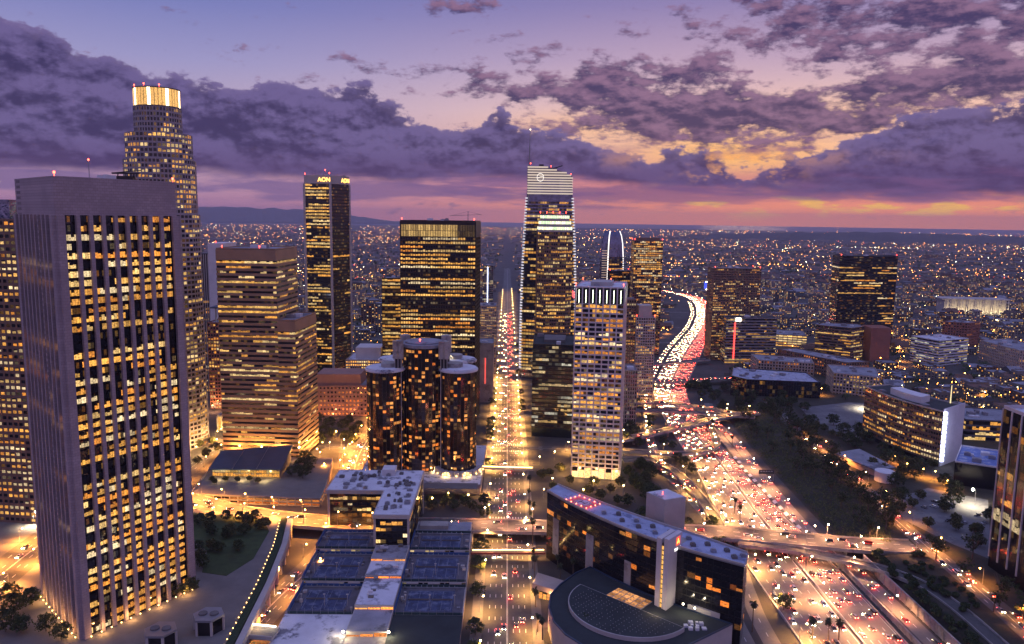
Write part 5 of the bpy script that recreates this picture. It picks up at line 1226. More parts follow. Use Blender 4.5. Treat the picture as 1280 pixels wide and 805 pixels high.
def podium_hall():
    rnd = random.Random(231); z = 12.5
    o = thing('ballroom_podium', 'black-roofed ballroom podium with a big half-round raised roof in front of the hotel slab', 'hall', (60, 372, 0))
    P_ = [(31, 396), (25, 384), (23.5, 371), (25, 357), (30, 345), (38, 335), (49, 328.5), (66, 327), (83, 333), (98, 344), (114, 356), (97, 369), (77, 386), (60, 405), (50, 418), (41, 410)]
    MB().prism(ccw(P_), 0, z).build('podium_wall', PALESTONE, o)
    MB().poly([(x, y, z+.05) for x, y in ccw(inset(P_, .5))]).build('roof', ROOFDARK, o)
    ip = ccw(P_); iq = inset(ip, .5); e = MB()
    for i in range(len(ip)): j = (i+1) % len(ip); e.prism([ip[i], ip[j], iq[j], iq[i]], z+.02, z+.8)
    e.build('parapet', ROOFBLUE, o)
    a, b = Vector((42, 393)), Vector((88.5, 349)); c = (a+b)/2; ax = (b-a).normalized(); ay = Vector((-ax.y, ax.x))*-1; r = (b-a).length/2
    half = [tuple(c+ax*r*math.cos(t)+ay*r*.96*math.sin(t)) for t in [math.pi*k/24 for k in range(25)]]
    half = [tuple(Vector(p)) for p in half]
    MB().prism(ccw(half), z-.2, z+2.2).build('raised_roof', PALESTONE, o)
    MB().poly([(p[0], p[1], z+2.26) for p in ccw(inset(half, .45))]).build('raised_roof_skin', ROOFDARK, o)
    dots = MB()
    for i in range(-11, 12):
        for j in range(1, 15):
            p = c+ax*i*2.5+ay*(j*2.15+(.6 if i % 2 else 0)); q = ((p-c).dot(ax)/r)**2+((p-c).dot(ay)/(r*.96))**2
            if q < .9 and rnd.random() < .8: dots.box(p.x-.13, p.x+.13, p.y-.13, p.y+.13, z+2.28, z+2.5)
    dots.build('roof_stud', PALESTONE, o)
    # glazed skylights over the foyer, warm light below
    sk = MB(); fr = MB()
    for i in range(6):
        for j in range(4):
            p = c+ax*(-15+i*3.6)+ay*(-2.4-j*3.3); u, v_ = ax*1.55, ay*1.45
            sk.quad(*[(q.x, q.y, z+.5) for q in (p-u-v_, p+u-v_, p+u+v_, p-u+v_)][::1], lit=shade((1, .42, .14), rnd.uniform(.3, 1.1)))
            fr.prism(ccw([tuple(p-u*1.12-v_*1.12), tuple(p+u*1.12-v_*1.12), tuple(p+u*1.12+v_*1.12), tuple(p-u*1.12+v_*1.12)]), z+.02, z+.44)
    fr.build('skylight_frame', PALESTONE, o); sk.build('skylight', WIN, o)
    for k in range(10):
        p = (rnd.uniform(90, 100), rnd.uniform(349, 358)); w = rnd.uniform(.5, 1.2); MB().box(p[0]-w, p[0]+w, p[1]-w, p[1]+w, z+.1, z+rnd.uniform(.8, 1.8)).build('roof_unit', WHITEPAINT, o)
    MB().prism(ccw([(95, 370.5), (105, 362.5), (109, 361), (99, 369)]), z+.1, z+3.2).build('roof_room', PALESTONE, o)
    for (x, y) in ((92, 368), (97, 364)):
        MB().ball((x, y, z+4.4), .55).build('roof_lamp', WHITETUBE, o); ld = bpy.data.lights.new('roof_glow', 'POINT'); ld.energy = 900; ld.color = (1, .85, .55); ld.shadow_soft_size = .4
        lo = bpy.data.objects.new('roof_glow', ld); COL.objects.link(lo); lo.parent = o; lo.location = Vector((x, y-1, z+5))-o.location
    MB().prism(ccw([(16.5, 408), (30, 399), (38, 409), (20, 421)]), 4.5, 7.5).build('entrance_canopy', BEIGE, o)
    wn = []; facade(wn, MB(), (20, 404), (40, 397), .5, 4.4, 9, 1, rnd, pier=.4, span=.0, lit=1.0, pal='orange', gain=2.2); build_windows(o, wn, 'row', WIN)
    for (x, y) in ((26, 400), (34, 397), (22, 375), (30, 350), (45, 333), (70, 332)):
        ld = bpy.data.lights.new('entrance_glow', 'POINT'); ld.energy = 1800; ld.color = (1, .5, .2) if x > 24 else (1, .35, .25); ld.shadow_soft_size = .5
        lo = bpy.data.objects.new('entrance_glow', ld); COL.objects.link(lo); lo.parent = o; lo.location = Vector((x, y, 4))-o.location
podium_hall()
# ---------------------------------------------------------------- blue-roofed glass hall
def sports_hall():
    rnd = random.Random(241)
    o = thing('glass_hall', 'low hall with a big tilted blue metal roof and a glowing glass front', 'hall', (-205, 615, 0))
    F0, F1, B0, B1 = (-232, 582, 12.5), (-174, 579, 14), (-233, 613, 18), (-177, 625, 20)
    MB().prism(ccw([(-230, 586), (-176, 583.5), (-178.5, 621), (-231, 610)]), 5.4, 12).build('wall', BEIGE, o)
    m = MB(); up_ = lambda p, d: (p[0], p[1], p[2]+d); m.quad(F0, F1, B1, B0); m.quad(up_(B0, -.8), up_(B1, -.8), up_(F1, -.8), up_(F0, -.8))
    for a, b in ((F0, F1), (F1, B1), (B1, B0), (B0, F0)): m.quad(up_(a, -.8), up_(b, -.8), b, a)
    m.build('roof', ROOFBLUE, o)
    sd_ = MB().poly([(-178, 621, 5.4), (-175.7, 583, 5.4), (-175.7, 583, 13), (-178, 621, 19)][::-1]).poly([(-231, 610.5, 5.4), (-178, 621.2, 5.4), (-178, 621.2, 19), (-231, 610.5, 17)][::-1]); sd_.build('gable_wall', DARKCON, o)
    cells, fr = [], MB(); facade(cells, fr, (-230, 585.4), (-176.5, 583), 6, 12, 26, 2, rnd, pier=.15, pier_d=.1, span=.3, span_d=.1, lit=1.0, pal='gold', gain=.85); build_windows(o, cells, 'window', WIN); fr.build('glazing_bar', BLACKFRAME, o)
    rb = MB()
    for t in (.33, .66): 
        a = Vector(F0)+(Vector(F1)-Vector(F0))*t; b = Vector(B0)+(Vector(B1)-Vector(B0))*t; rb.tube(a+Vector((0, 0, .15)), b+Vector((0, 0, .15)), .25, .25, 4)
    rb.build('roof_seam', STEEL, o)
    for x in (-222, -204, -186):
        ld = bpy.data.lights.new('front_glow', 'POINT'); ld.energy = 3000; ld.color = (1, .72, .3); ld.shadow_soft_size = .8
        lo = bpy.data.objects.new('front_glow', ld); COL.objects.link(lo); lo.parent = o; lo.location = Vector((x, 577, 9))-o.location
sports_hall()
# car park / low buildings between the lit road and the hall
tower('parking_block', 'orange-lit low parking structure with open decks below the blue-roofed hall', 'car park', [(-232, 545), (-134, 538), (-136, 566), (-146, 632), (-242, 634)], 0, 5.3, faces=[0, 1, 2], bay=6, floor=2.6, wall=CONCRETE, body=DARKCON, pier=.7, span=1.1, span_d=.4, lit=.7, pal='orange', gain=.8, seed=251, roof=PAVE, units=0, mode='band')
# terrace edge: colonnaded retaining structure over the lower street
def colonnade():
    o = thing('terrace_edge', 'long raking concrete edge beam on columns with a planted strip above the lower street', 'retaining wall', (-130, 400, 0)); E = TER[1:7]
    bm_, pl, cl, bw = MB(), MB(), MB(), MB()
    for a, b in zip(E, E[1:]):
        bm_.bar((a[0]+1.6, a[1]), (b[0]+1.6, b[1]), 3.2, 7.2, 10.9); pl.bar((a[0]-2.4, a[1]), (b[0]-2.4, b[1]), 3.6, 10.0, 11.3); bw.bar((a[0]-.2, a[1]), (b[0]-.2, b[1]), .5, -.05, 7.2)
        n = max(1, round(math.dist(a, b)/12))
        for k in range(n):
            t = (k+.5)/n; x, y = a[0]+(b[0]-a[0])*t, a[1]+(b[1]-a[1])*t; cl.box(x+1.2, x+3.0, y-.9, y+.9, -.05, 7.2)
    bm_.build('edge_beam', PALESTONE, o); pl.build('planting_strip', surf('clipped_hedge', (.025, .045, .018), .95, var=.6, scale=.8, bump=1), o); cl.build('column', PALESTONE, o); bw.build('back_wall', CONCRETE, o)
    lm = MB()
    for a, b in zip(E, E[1:]):
        n = max(1, round(math.dist(a, b)/5))
        for k in range(n): t = (k+.5)/n; lm.ball((a[0]+(b[0]-a[0])*t-5, a[1]+(b[1]-a[1])*t, 10.5), .28)
    lm.build('edge_lamp', WARMTUBE, o)
colonnade()
pk = MB().prism(ccw([(-215, 500), (-160, 489), (-150, 470), (-147, 430), (-155, 408), (-170, 412), (-178, 440), (-205, 470)]), 9.9, 10.25); struct(pk.build('terrace_lawn', LAWN))
# vent kiosks with fans on the terrace
for i, (x, y, lb) in enumerate(((-160, 338, 'white hexagonal vent kiosk nearest the foot of the granite tower'), (-143, 352, 'white hexagonal vent kiosk beside the planted terrace edge'))):
    o = thing('vent_kiosk', lb, 'kiosk', (x, y, 10)); MB().cyl(x, y, 7, 10, 17, 6).build('wall', GLASSBLACK, o)
    ps = MB(); [ps.box(x+7*math.cos(math.pi*k/3)-.5, x+7*math.cos(math.pi*k/3)+.5, y+7*math.sin(math.pi*k/3)-.5, y+7*math.sin(math.pi*k/3)+.5, 10, 17) for k in range(6)]; ps.build('corner_post', PALESTONE, o)
    MB().cyl(x, y, 7.6, 17, 18, 6).build('roof_slab', STEEL, o)
    for s_ in (-2.7, 2.7): MB().cyl(x+s_, y, 2.1, 18, 18.7, 14).build('fan_ring', DARKCON, o)
# planted footbridge across the lower street
PB = bridge('planted_footbridge', 'brightly lit footbridge with planting boxes joining the terrace to the tennis-court building', [(-132, 356, 7.3), (-111, 353, 7.3)], 9, mat=PALESTONE, road_mat=PAVE, cat='footbridge', lanes=())
tube_light('white lit rail on the planted footbridge', (-130, 359.5, 9.2), (-112, 356.5, 9.2), WHITETUBE, .35)
# white-domed hall and round-roofed building at right
dm = thing('domed_hall', 'small grey barrel-roofed hall with a white drum among the dark trees on the right', 'hall', (300, 588, 7)); MB().prism(ccw([(286, 640), (300, 600), (318, 604), (312, 652)]), 6.9, 12).build('wall', BEIGE, dm); MB().prism(ccw([(285, 641), (299, 598.5), (319.5, 603), (313, 654)]), 12.02, 13).build('roof', ROOFGREY, dm); MB().cyl(303, 588, 7.5, 6.9, 15, 20).build('drum', WHITEPAINT, dm)
tower('warehouse', 'windowless white hall with a bright blue roof beside the lit car park on the right', 'hall', [(354, 581), (392, 560), (425, 600), (385, 625)], 6.9, 25, bay=20, floor=40, wall=WHITEPAINT, body=WHITEPAINT, pier=0, span=0, lit=0, seed=261, roof=surf('bright_blue_roof', (.12, .18, .42), .7, stain=(.4, .42, .5)), units=8, mode='none')
tower('office_building', 'two-storey office with lit ribbon windows behind the white-ended office', 'office building', [(437, 706), (480, 700), (500, 750), (440, 760)], 6, 26, bay=3, floor=4.5, wall=DARKCON, body=GLASSBLACK, pier=0, span=1.8, span_d=.3, lit=.6, pal='gold', gain=.9, seed=262, mode='band', roof=ROOFGREY)
tower('office_building', 'low black glass box with a white roof rim beside the freeway slip roads', 'office building', [(272, 905), (284, 884), (366, 872), (372, 930), (290, 960)], 0, 25, bay=3, floor=5, wall=BLACKFRAME, pier=.1, span=.8, span_d=.1, lit=.06, pal='warm', gain=.6, seed=263, mode='band', roof=surf('pale_blue_roof', (.40, .42, .52), .8, stain=(.15, .15, .2)), units=9)
tower('apartment_block', 'U-shaped beige apartment block with balconies behind the floodlit car park', 'apartment block', [(395, 905), (439, 880), (462, 940), (410, 960)], 0, 30, bay=3.6, floor=3.6, wall=BEIGE, body=DARKCON, pier=1.5, span=1.3, span_d=.6, lit=.4, pal='gold', gain=.7, seed=264, mode='window', units=5)
tower('apartment_block', 'long beige apartment row with a parking gap in front of the grey ribbon-window block', 'apartment block', [(330, 985), (395, 965), (405, 1000), (335, 1030)], 0, 30, bay=3.6, floor=3.6, wall=BEIGE, body=DARKCON, pier=1.5, span=1.3, span_d=.6, lit=.25, pal='orange', gain=.6, seed=265, mode='band', units=8)
tower('parking_structure', 'floodlit open parking structure with yellow decks left of the lone black tower', 'car park', [(440, 1290), (505, 1270), (520, 1330), (450, 1350)], 0, 20, bay=8, floor=4, wall=BEIGE, body=DARKCON, pier=.8, span=1.6, span_d=.4, lit=1.0, pal='gold', gain=1.1, seed=266, mode='band', roof=ROOFGREY)
tower('long_shed', 'long narrow dark-roofed apartment row leading diagonally to the low ribbon-window block', 'apartment block', [(400, 1110), (455, 1005), (490, 1015), (430, 1120)], 0, 24, bay=4, floor=3.8, wall=BROWNSTONE, body=BROWNSTONE, pier=2, span=1.8, lit=.2, pal='orange', gain=.7, seed=267, mode='band', units=8)


# ---------------------------------------------------------------- trees
LEAF = {}
def leaf_mat(name, a, b):
    m, p = new_mat(name); c = objco(); n = noise(c, .45, 3, .6)
    S.nt.links.new(mixc(sstep(n, .35, .65), a, b).k, p.inputs['Base Color']); p.inputs['Roughness'].default_value = .75
    p.inputs['Specular IOR Level'].default_value = .25
    return m
LF_DARK = leaf_mat('dark_leaves', (.024, .040, .016), (.070, .088, .030)); LF_OLIVE = leaf_mat('olive_leaves', (.045, .055, .020), (.115, .110, .038)); LF_PALM = leaf_mat('palm_leaves', (.020, .030, .014), (.055, .060, .025))
BARK = surf('bark', (.13, .095, .07), .9, var=.35, scale=.8)
def crown_mesh(mb, rnd, cx, cy_, z0, h, r, clumps, per, leaf):
    """Leaf-sized faces gathered in clumps through the crown's volume."""
    for _ in range(clumps):
        t = rnd.random(); a = rnd.uniform(0, 2*math.pi); prof = math.sin(math.pi*min(1, .12+t*.86))**.6
        q = r*prof*math.sqrt(rnd.uniform(.12, 1)); c = (cx+q*math.cos(a), cy_+q*math.sin(a), z0+t*h); s_ = r*rnd.uniform(.16, .34)
        for _ in range(per):
            d = Vector((rnd.gauss(0, 1), rnd.gauss(0, 1), rnd.gauss(0, .8))); d = d.normalized()*s_*rnd.uniform(.5, 1.05); p = Vector(c)+d
            n = (d.normalized()+Vector((rnd.gauss(0, .5), rnd.gauss(0, .5), rnd.gauss(.3, .5)))).normalized(); u = n.orthogonal().normalized(); w = n.cross(u); k = leaf*rnd.uniform(.6, 1.3)
            th = rnd.uniform(0, 6.28); u, w = u*math.cos(th)+w*math.sin(th), w*math.cos(th)-u*math.sin(th)
            mb.quad(p-u*k-w*k*.5, p+u*k*.2-w*k*.7, p+u*k+w*k*.5, p-u*k*.3+w*k*.7)
def make_tree(name, h, r, rnd, kind, loc):
    o = thing(name, None, 'tree', loc); t, c = MB(), MB(); th = h*.34 if kind != 'round' else h*.28
    if kind == 'cypress': th = h*.06
    t.tube((0, 0, -.3), (rnd.uniform(-.3, .3), rnd.uniform(-.3, .3), th), h*.028, h*.018, 7)
    for k in range(6):
        a = k*1.05+rnd.uniform(0, .6); t.tube((0, 0, th*.9), (r*.55*math.cos(a), r*.55*math.sin(a), th+h*rnd.uniform(.15, .42)), h*.014, h*.005, 5)
    t.build('trunk', BARK, None).parent = o
    if kind == 'gum':
        for _ in range(7):
            a = rnd.uniform(0, 6.28); q = r*rnd.uniform(.1, .72); crown_mesh(c, rnd, q*math.cos(a), q*math.sin(a), th+h*rnd.uniform(-.05, .38), h*rnd.uniform(.16, .30), r*rnd.uniform(.32, .52), 9, 14, .40)
    elif kind == 'cypress': crown_mesh(c, rnd, 0, 0, th, h*.92, r, 60, 16, .42)
    else: crown_mesh(c, rnd, 0, 0, th, h-th, r, 44, 20, .42); crown_mesh(c, rnd, r*.25, -r*.2, th, (h-th)*.8, r*.85, 12, 18, .42)
    c.build('crown', LF_OLIVE if kind == 'olive' else LF_DARK, None).parent = o
    return o
def make_palm(h, rnd, loc, fan=True):
    o = thing('palm_tree', None, 'palm tree', loc); t = MB(); pz = 0; lx = rnd.uniform(-.4, .4)
    for k in range(5): t.tube((lx*(k/5)**2, 0, h*k/5), (lx*((k+1)/5)**2, 0, h*(k+1)/5), .34-.03*k, .31-.03*k, 7)
    t.build('trunk', BARK, None).parent = o; f = MB()
    for k in range(34):
        a = rnd.uniform(0, 6.28); el = rnd.uniform(-.9, 1.2); L = rnd.uniform(2.0, 3.0); p = Vector((lx, 0, h)); d = Vector((math.cos(a)*math.cos(el), math.sin(a)*math.cos(el), math.sin(el))); side = Vector((-math.sin(a), math.cos(a), 0))
        for q in range(4):
            d2 = (d+Vector((0, 0, -.28*(q+1)*(.6)))).normalized(); n_ = p+d2*L/4; w0, w1 = (.20, .5, .55, .38)[q], (.5, .55, .38, .05)[q]
            f.quad(p-side*w0, p+side*w0, n_+side*w1, n_-side*w1); p = n_; d = d2
    f.build('crown', LF_PALM, None).parent = o
    sk = MB(); sk.cyl(lx, 0, .55, h-2.2, h-.1, 8, r1=.7); sk.build('dead_frond_skirt', BARK, None).parent = o
    return o
TR = random.Random(301)
PROTO = {}
for kind, specs in dict(gum=[(16, 6.2), (19, 7), (14, 6)], round=[(9.5, 5.2), (8.5, 4.6)], olive=[(8, 4), (7, 4.2)], cypress=[(18, 3.2)], bush=[(2.8, 2.0), (2.2, 1.7)]).items():
    PROTO[kind] = [make_tree('tree' if kind != 'bush' else 'shrub', h, r, TR, kind, (0, 0, 0)) for h, r in specs]
PROTO['palm'] = [make_palm(h, TR, (0, 0, 0)) for h in (11, 15, 9)]
USED = {}
def plant(kind, x, y, label, group, z=None, sc=None):
    k = TR.randrange(len(PROTO[kind])); p = PROTO[kind][k]; z = hgt(x, y) if z is None else z
    s_ = sc or TR.uniform(.82, 1.18); rz = TR.uniform(0, 6.28)
    cat = {'palm': 'palm tree', 'bush': 'shrub'}.get(kind, 'tree')
    if id(p) not in USED:
        USED[id(p)] = 1; p.location = (x, y, z); p.rotation_euler = (0, 0, rz); p.scale = (s_,)*3; o = p
    else: o = copy_tree(p, (x, y, z), rz, s_)
    return tag(o, label, cat, group)
def row_of(kind, pts, label, group, z=None, jit=0.0, sc=None):
    for p in pts: plant(kind, p[0]+TR.uniform(-jit, jit), p[1]+TR.uniform(-jit, jit), label, group, z, sc)
# eucalyptus line on top of the freeway bank
row_of('gum', [(262+TR.uniform(-8, 9)+min(20, (y-480)*.10), y) for y in range(488, 770, 10)], 'tall ragged gum tree on top of the dark freeway bank', 'gum trees on the freeway bank')
row_of('gum', [(264.6, 693.9), (261.0, 654.7), (262.9, 607.4), (263.7, 578.7), (258.7, 520.8), (280.0, 848.5), (260.5, 829.2), (284.7, 808.7)], 'tall ragged gum tree on top of the dark freeway bank', 'gum trees on the freeway bank', sc=1.25)
row_of('gum', [(268.3, 455.2), (264.4, 443.8), (268.0, 420.7), (260.4, 381.3), (271.1, 392.6), (270.4, 373.3), (286.8, 444.2)], 'dark gum tree beside the curving street below the dark glass tower at the right edge', 'street gums at the right', z=7)
row_of('cypress', [(295.3, 776.1), (286.3, 713.3)], 'tall narrow cypress standing above the gum trees near the floodlit car park', 'cypresses')
row_of('olive', [(314.4, 714.3), (318.7, 706.4), (325.6, 701.4), (337.1, 696.6), (353.7, 707.8), (312.4, 728.1), (309.1, 739.5)], 'small street tree in the row edging the floodlit car park', 'trees edging the car park')
row_of('olive', [(281.9, 521.4), (294.6, 529.3), (313.8, 522.2), (262.4, 499.3), (286.4, 493.1), (309.1, 545.6), (309.7, 500.5), (313.3, 589.5), (313.2, 609.0), (359.4, 620.7), (308.0, 619.1)], 'loose tree among the parking lots below the curved office block', 'trees among the right-hand parking lots')
row_of('round', [(385.7, 905.9), (386.0, 936.0), (413.7, 937.4), (444.3, 896.4), (271.3, 930.2), (253.1, 899.5), (273.8, 888.2)], 'broad dark tree in front of the apartment blocks near the floodlit car park', 'trees before the apartment blocks')
row_of('gum', [(TR.uniform(lerp_tab(SLOPE, y)[0]+8, lerp_tab(SLOPE, y)[1]+2), y) for y in [TR.uniform(480, 800) for _ in range(26)]], 'scraggy gum tree part-way down the dark freeway bank', 'gum trees part-way down the bank', sc=.95)
row_of('round', [(TR.uniform(285, 345), TR.uniform(500, 760)) for _ in range(24)], 'dark tree in the grove between the bank street and the curved office block', 'trees in the grove before the curved office block', sc=1.2)
row_of('round', [(TR.uniform(255, 330), TR.uniform(800, 870)) for _ in range(18)]+[(TR.uniform(228, 262), TR.uniform(905, 955)) for _ in range(10)], 'dark tree among the slip roads before the low black glass box', 'trees before the low black glass box', sc=1.1)
row_of('olive', [(TR.uniform(300, 345), TR.uniform(400, 500)) for _ in range(10)], 'small tree on the lot edge behind the bank street', 'trees on the lot edge behind the bank street', z=7)
row_of('round', [(TR.uniform(90, 128), TR.uniform(690, 790)) for _ in range(10)], 'dark tree behind the white grid tower before the low grey block', 'trees behind the white grid tower', z=0)
row_of('olive', [(TR.uniform(-210, -150), TR.uniform(425, 485)) for _ in range(8)], 'small tree on the terrace lawn behind the granite tower', 'small trees on the terrace lawn', z=10)
# terrace and granite tower
row_of('round', [(-243.6, 362.8), (-241.7, 374.1), (-230.5, 348.0), (-219.9, 349.7), (-240.0, 347.9), (-209.4, 341.3), (-256.0, 377.1)], 'dark round tree in the garden at the left foot of the granite tower', 'trees at the left foot of the granite tower', z=10, jit=1)
row_of('olive', [(-191.3, 370.1), (-185.1, 374.3), (-179.6, 380.2), (-172.2, 384.7), (-167.3, 389.1), (-197.0, 365.2)], 'small tree along the right foot of the granite tower', 'trees at the right foot of the granite tower', z=10)
row_of('round', [(-198.3, 480.4), (-192.0, 484.6), (-184.1, 487.5), (-173.8, 485.1), (-165.3, 488.0), (-184.8, 461.7), (-172.5, 459.6), (-164.3, 464.7), (-181.7, 438.5), (-171.2, 438.7), (-159.8, 438.9), (-171.1, 417.5), (-156.6, 472.4)], 'dark tree on the terrace lawn behind the granite tower', 'trees on the terrace lawn', z=10, jit=1.5, sc=.8)
# avenue
row_of('round', [(-14, 329), (-14.2, 346), (-13.6, 366), (-14, 406), (-14.3, 437), (-14, 462), (-14, 520), (-14.2, 545)], 'round dark clipped street tree on the near left pavement of the avenue', 'clipped trees on the near left pavement', z=.15, sc=1.0)
row_of('round', [(-13.6, 632), (-14, 712), (-14, 730), (-14, 748), (-14, 766), (-14, 850), (-14, 880), (-14, 905), (-14, 1010), (-14, 1050), (-14, 1160)], 'dark street tree on the far left pavement of the golden avenue', 'trees on the far left pavement', z=.15, sc=.9)
row_of('round', [(19, 820), (19, 850), (19, 900), (19, 1020), (19, 1060), (19, 1180), (19, 1240)], 'dark street tree on the far right pavement of the golden avenue', 'trees on the far right pavement', z=.15, sc=.9)
row_of('palm', [(18, 395), (18.3, 420), (18, 441), (19, 475), (19, 505), (21, 512), (18.5, 530), (19, 555), (20, 575)], 'palm tree on the right pavement of the avenue near the footbridges', 'palms on the right pavement', z=.15)
row_of('palm', [(20.3, 362.2), (25.3, 366.0), (31.2, 362.3), (41.1, 360.3), (18.2, 369.7)], 'palm tree in front of the half-round ballroom roof', 'palms before the ballroom', z=0)
row_of('palm', [(32.9, 417.3), (40.9, 424.3), (50.4, 430.5), (59.3, 436.9), (68.6, 441.3), (33.0, 440.6)], 'palm tree in the forecourt of the dark hotel slab', 'palms in the hotel forecourt', z=0, sc=.9)
row_of('round', [(-52, 535), (-44, 540), (-36, 534), (-28, 541), (-22, 534), (-55, 545), (-40, 549), (-30, 549)], 'dark tree in the lamp-lit garden behind the white-roofed office block', 'trees behind the white-roofed office block', z=0, sc=.8)
row_of('round', [(-168, 590), (-164, 600), (-160, 612), (-166, 620), (-156, 598), (-158, 585)], 'dark tree at the right end of the blue-roofed glass hall', 'trees beside the blue-roofed hall', z=5.3, jit=2)
row_of('olive', [(-226, 574), (-216, 575), (-206, 573), (-198, 576), (-190, 572), (-222, 568)], 'small tree before the glowing front of the blue-roofed hall', 'small trees before the blue-roofed hall', z=5.3, sc=.6)
row_of('round', [(-189.9, 762.3), (-174.1, 719.6), (-162.4, 711.9), (-151.1, 701.8), (-147.3, 720.6), (-176.8, 747.9), (-145.7, 740.4), (-163.0, 739.7), (-159.2, 763.6), (-170.1, 693.4), (-139.9, 694.5)], 'dark tree in the square between the stepped brown tower and the round glass towers', 'trees in the lamp-lit square', z=0, jit=3, sc=1.15)
row_of('olive', [(-276.4, 677.0), (-259.9, 649.5), (-269.4, 687.2), (-256.2, 665.7), (-260.6, 631.9), (-251.4, 677.9)], 'small lamp-lit tree before the golden stone hall', 'trees before the stone hall', z=0)
# garden and bank right of the white grid tower
row_of('olive', [(37.6, 578.7), (43.2, 568.4), (52.4, 590.1), (63.0, 568.9), (71.5, 557.3), (84.0, 573.0), (93.7, 584.0), (36.8, 610.7), (46.8, 621.0), (29.8, 600.7), (83.8, 549.5), (69.9, 586.9), (53.8, 548.6)], 'small tree in the lamp-lit garden at the foot of the white grid tower', 'trees in the garden of the white grid tower', z=0, jit=1.5)
row_of('round', [(112+TR.uniform(-9, 9), 500+7*k) for k in range(20)]+[(98, 520), (92, 545), (95, 505), (88, 480), (100, 470), (118, 470), (124, 462), (126, 500)], 'dark tree on the bank between the white grid tower and the freeway', 'trees on the bank below the white grid tower', z=0, sc=1.1)
row_of('round', [(136, 470), (142, 473), (133, 462), (140, 455)], 'dark tree between the hotel slab and the near road bridge', 'trees behind the hotel slab', z=0)
row_of('round', [(152, 650), (155, 640), (156, 690), (150, 700), (158, 622), (148, 760), (152, 780), (150, 850), (148, 870), (240, 830), (248, 850), (244, 880), (236, 900), (252, 920)], 'round tree on the planted islands between the freeway ramps', 'trees between the freeway ramps', z=0)
row_of('round', [(154.2, 394.9), (144.2, 506.2)], 'single round tree on the verge between the white-lit lanes and the entry ramp', 'single trees on the freeway verge', z=0, sc=.9)
row_of('palm', [(157.6, 364.4), (129.3, 371.5), (168.9, 524.0), (167.5, 532.9), (171.2, 364.6), (164.9, 362.3), (212.8, 694.7), (204.5, 734.2), (228.6, 886.1), (306.7, 1029.2)], 'tall palm tree beside the freeway lanes', 'palms beside the freeway', z=0, sc=1.05)
row_of('round', [(130+TR.uniform(-14, 6), y) for y in range(820, 1000, 18)], 'dark tree on the bank between the apartment towers and the freeway', 'trees below the apartment towers', z=0)
row_of('bush', [(229+TR.uniform(-2, 7), y) for y in range(318, 455, 4)], 'round brownish shrub in the planted strip above the tall retaining wall', 'round shrubs above the retaining wall', z=6.2, sc=1.2)
row_of('bush', [(250+TR.uniform(-9, 8), 380+TR.uniform(0, 70)) for k in range(30)], 'low dark shrub on the grassy wedge inside the curving street', 'shrubs on the grassy wedge', z=7)
ug = MB(); rnd = random.Random(310)
for k in range(2600):
    y = rnd.uniform(470, 840); f, t = lerp_tab(SLOPE, y); x = f+4+(t-f)*rnd.random(); r = rnd.uniform(.6, 1.7)
    for q in range(7):
        p = Vector((x+rnd.gauss(0, r), y+rnd.gauss(0, r), hgt(x, y)+abs(rnd.gauss(0, r*.5)))); u = Vector((rnd.gauss(0, 1), rnd.gauss(0, 1), rnd.gauss(0, .6))).normalized()*.6; w = u.orthogonal().normalized()*.5
        ug.quad(p-u, p-w, p+u, p+w)
tag(ug.build('undergrowth', LF_OLIVE), 'dark scrub and dry brush covering the bank beside the freeway', 'undergrowth', kind='stuff')

# ---------------------------------------------------------------- street lamps
def lamp_head_mat(name, c, s_): return emit(name, c, s_)
LAMPM = dict(gold=(lamp_head_mat('lamp_gold', (1, .66, .24), 60), (1.0, .47, .11)), orange=(lamp_head_mat('lamp_orange', (1, .42, .09), 60), (1.0, .36, .06)), pink=(lamp_head_mat('lamp_pink', (1, .70, .42), 60), (1.0, .43, .17)), white=(lamp_head_mat('lamp_white', (1, .92, .66), 90), (1.0, .86, .58)))
def make_lamp(kind, h, power, arm=2.2, head=.42):      # a short arm means a bare globe, shining all round
    o = thing('street_lamp', None, 'street lamp'); m, c = LAMPM[kind]
    MB().tube((0, 0, 0), (0, 0, h), .14, .09).tube((0, 0, h), (arm, 0, h+.35), .07, .05).cyl(0, 0, .25, 0, .5, 8).build('pole', STEEL).parent = o
    MB().ball((arm, 0, h+.2), head).build('lamp_head', m).parent = o
    globe = arm < 1; ld = bpy.data.lights.new('lamp_light', 'POINT' if globe else 'SPOT'); ld.energy = power*(.45 if globe else 1); ld.color = c; ld.shadow_soft_size = .4
    if not globe: cutoff(ld, 150)
    lo = bpy.data.objects.new('lamp_light', ld); COL.objects.link(lo); lo.parent = o; lo.location = (arm, 0, h-.9)
    return o
LP = {}
N_LAMP = [0]
def lamps(kind, h, power, pts, label, group, z=None, arm=2.2, head=.42):
    key = (kind, h, power, arm, head)
    for x, y, rz in pts:
        zz = hgt(x, y) if z is None else z
        if key not in LP: LP[key] = make_lamp(*key[:3], arm, head); o = LP[key]; o.location = (x, y, zz); o.rotation_euler = (0, 0, rz)
        else: o = copy_tree(LP[key], (x, y, zz), rz)
        tag(o, label, 'street lamp', group); N_LAMP[0] += 1
PI = math.pi
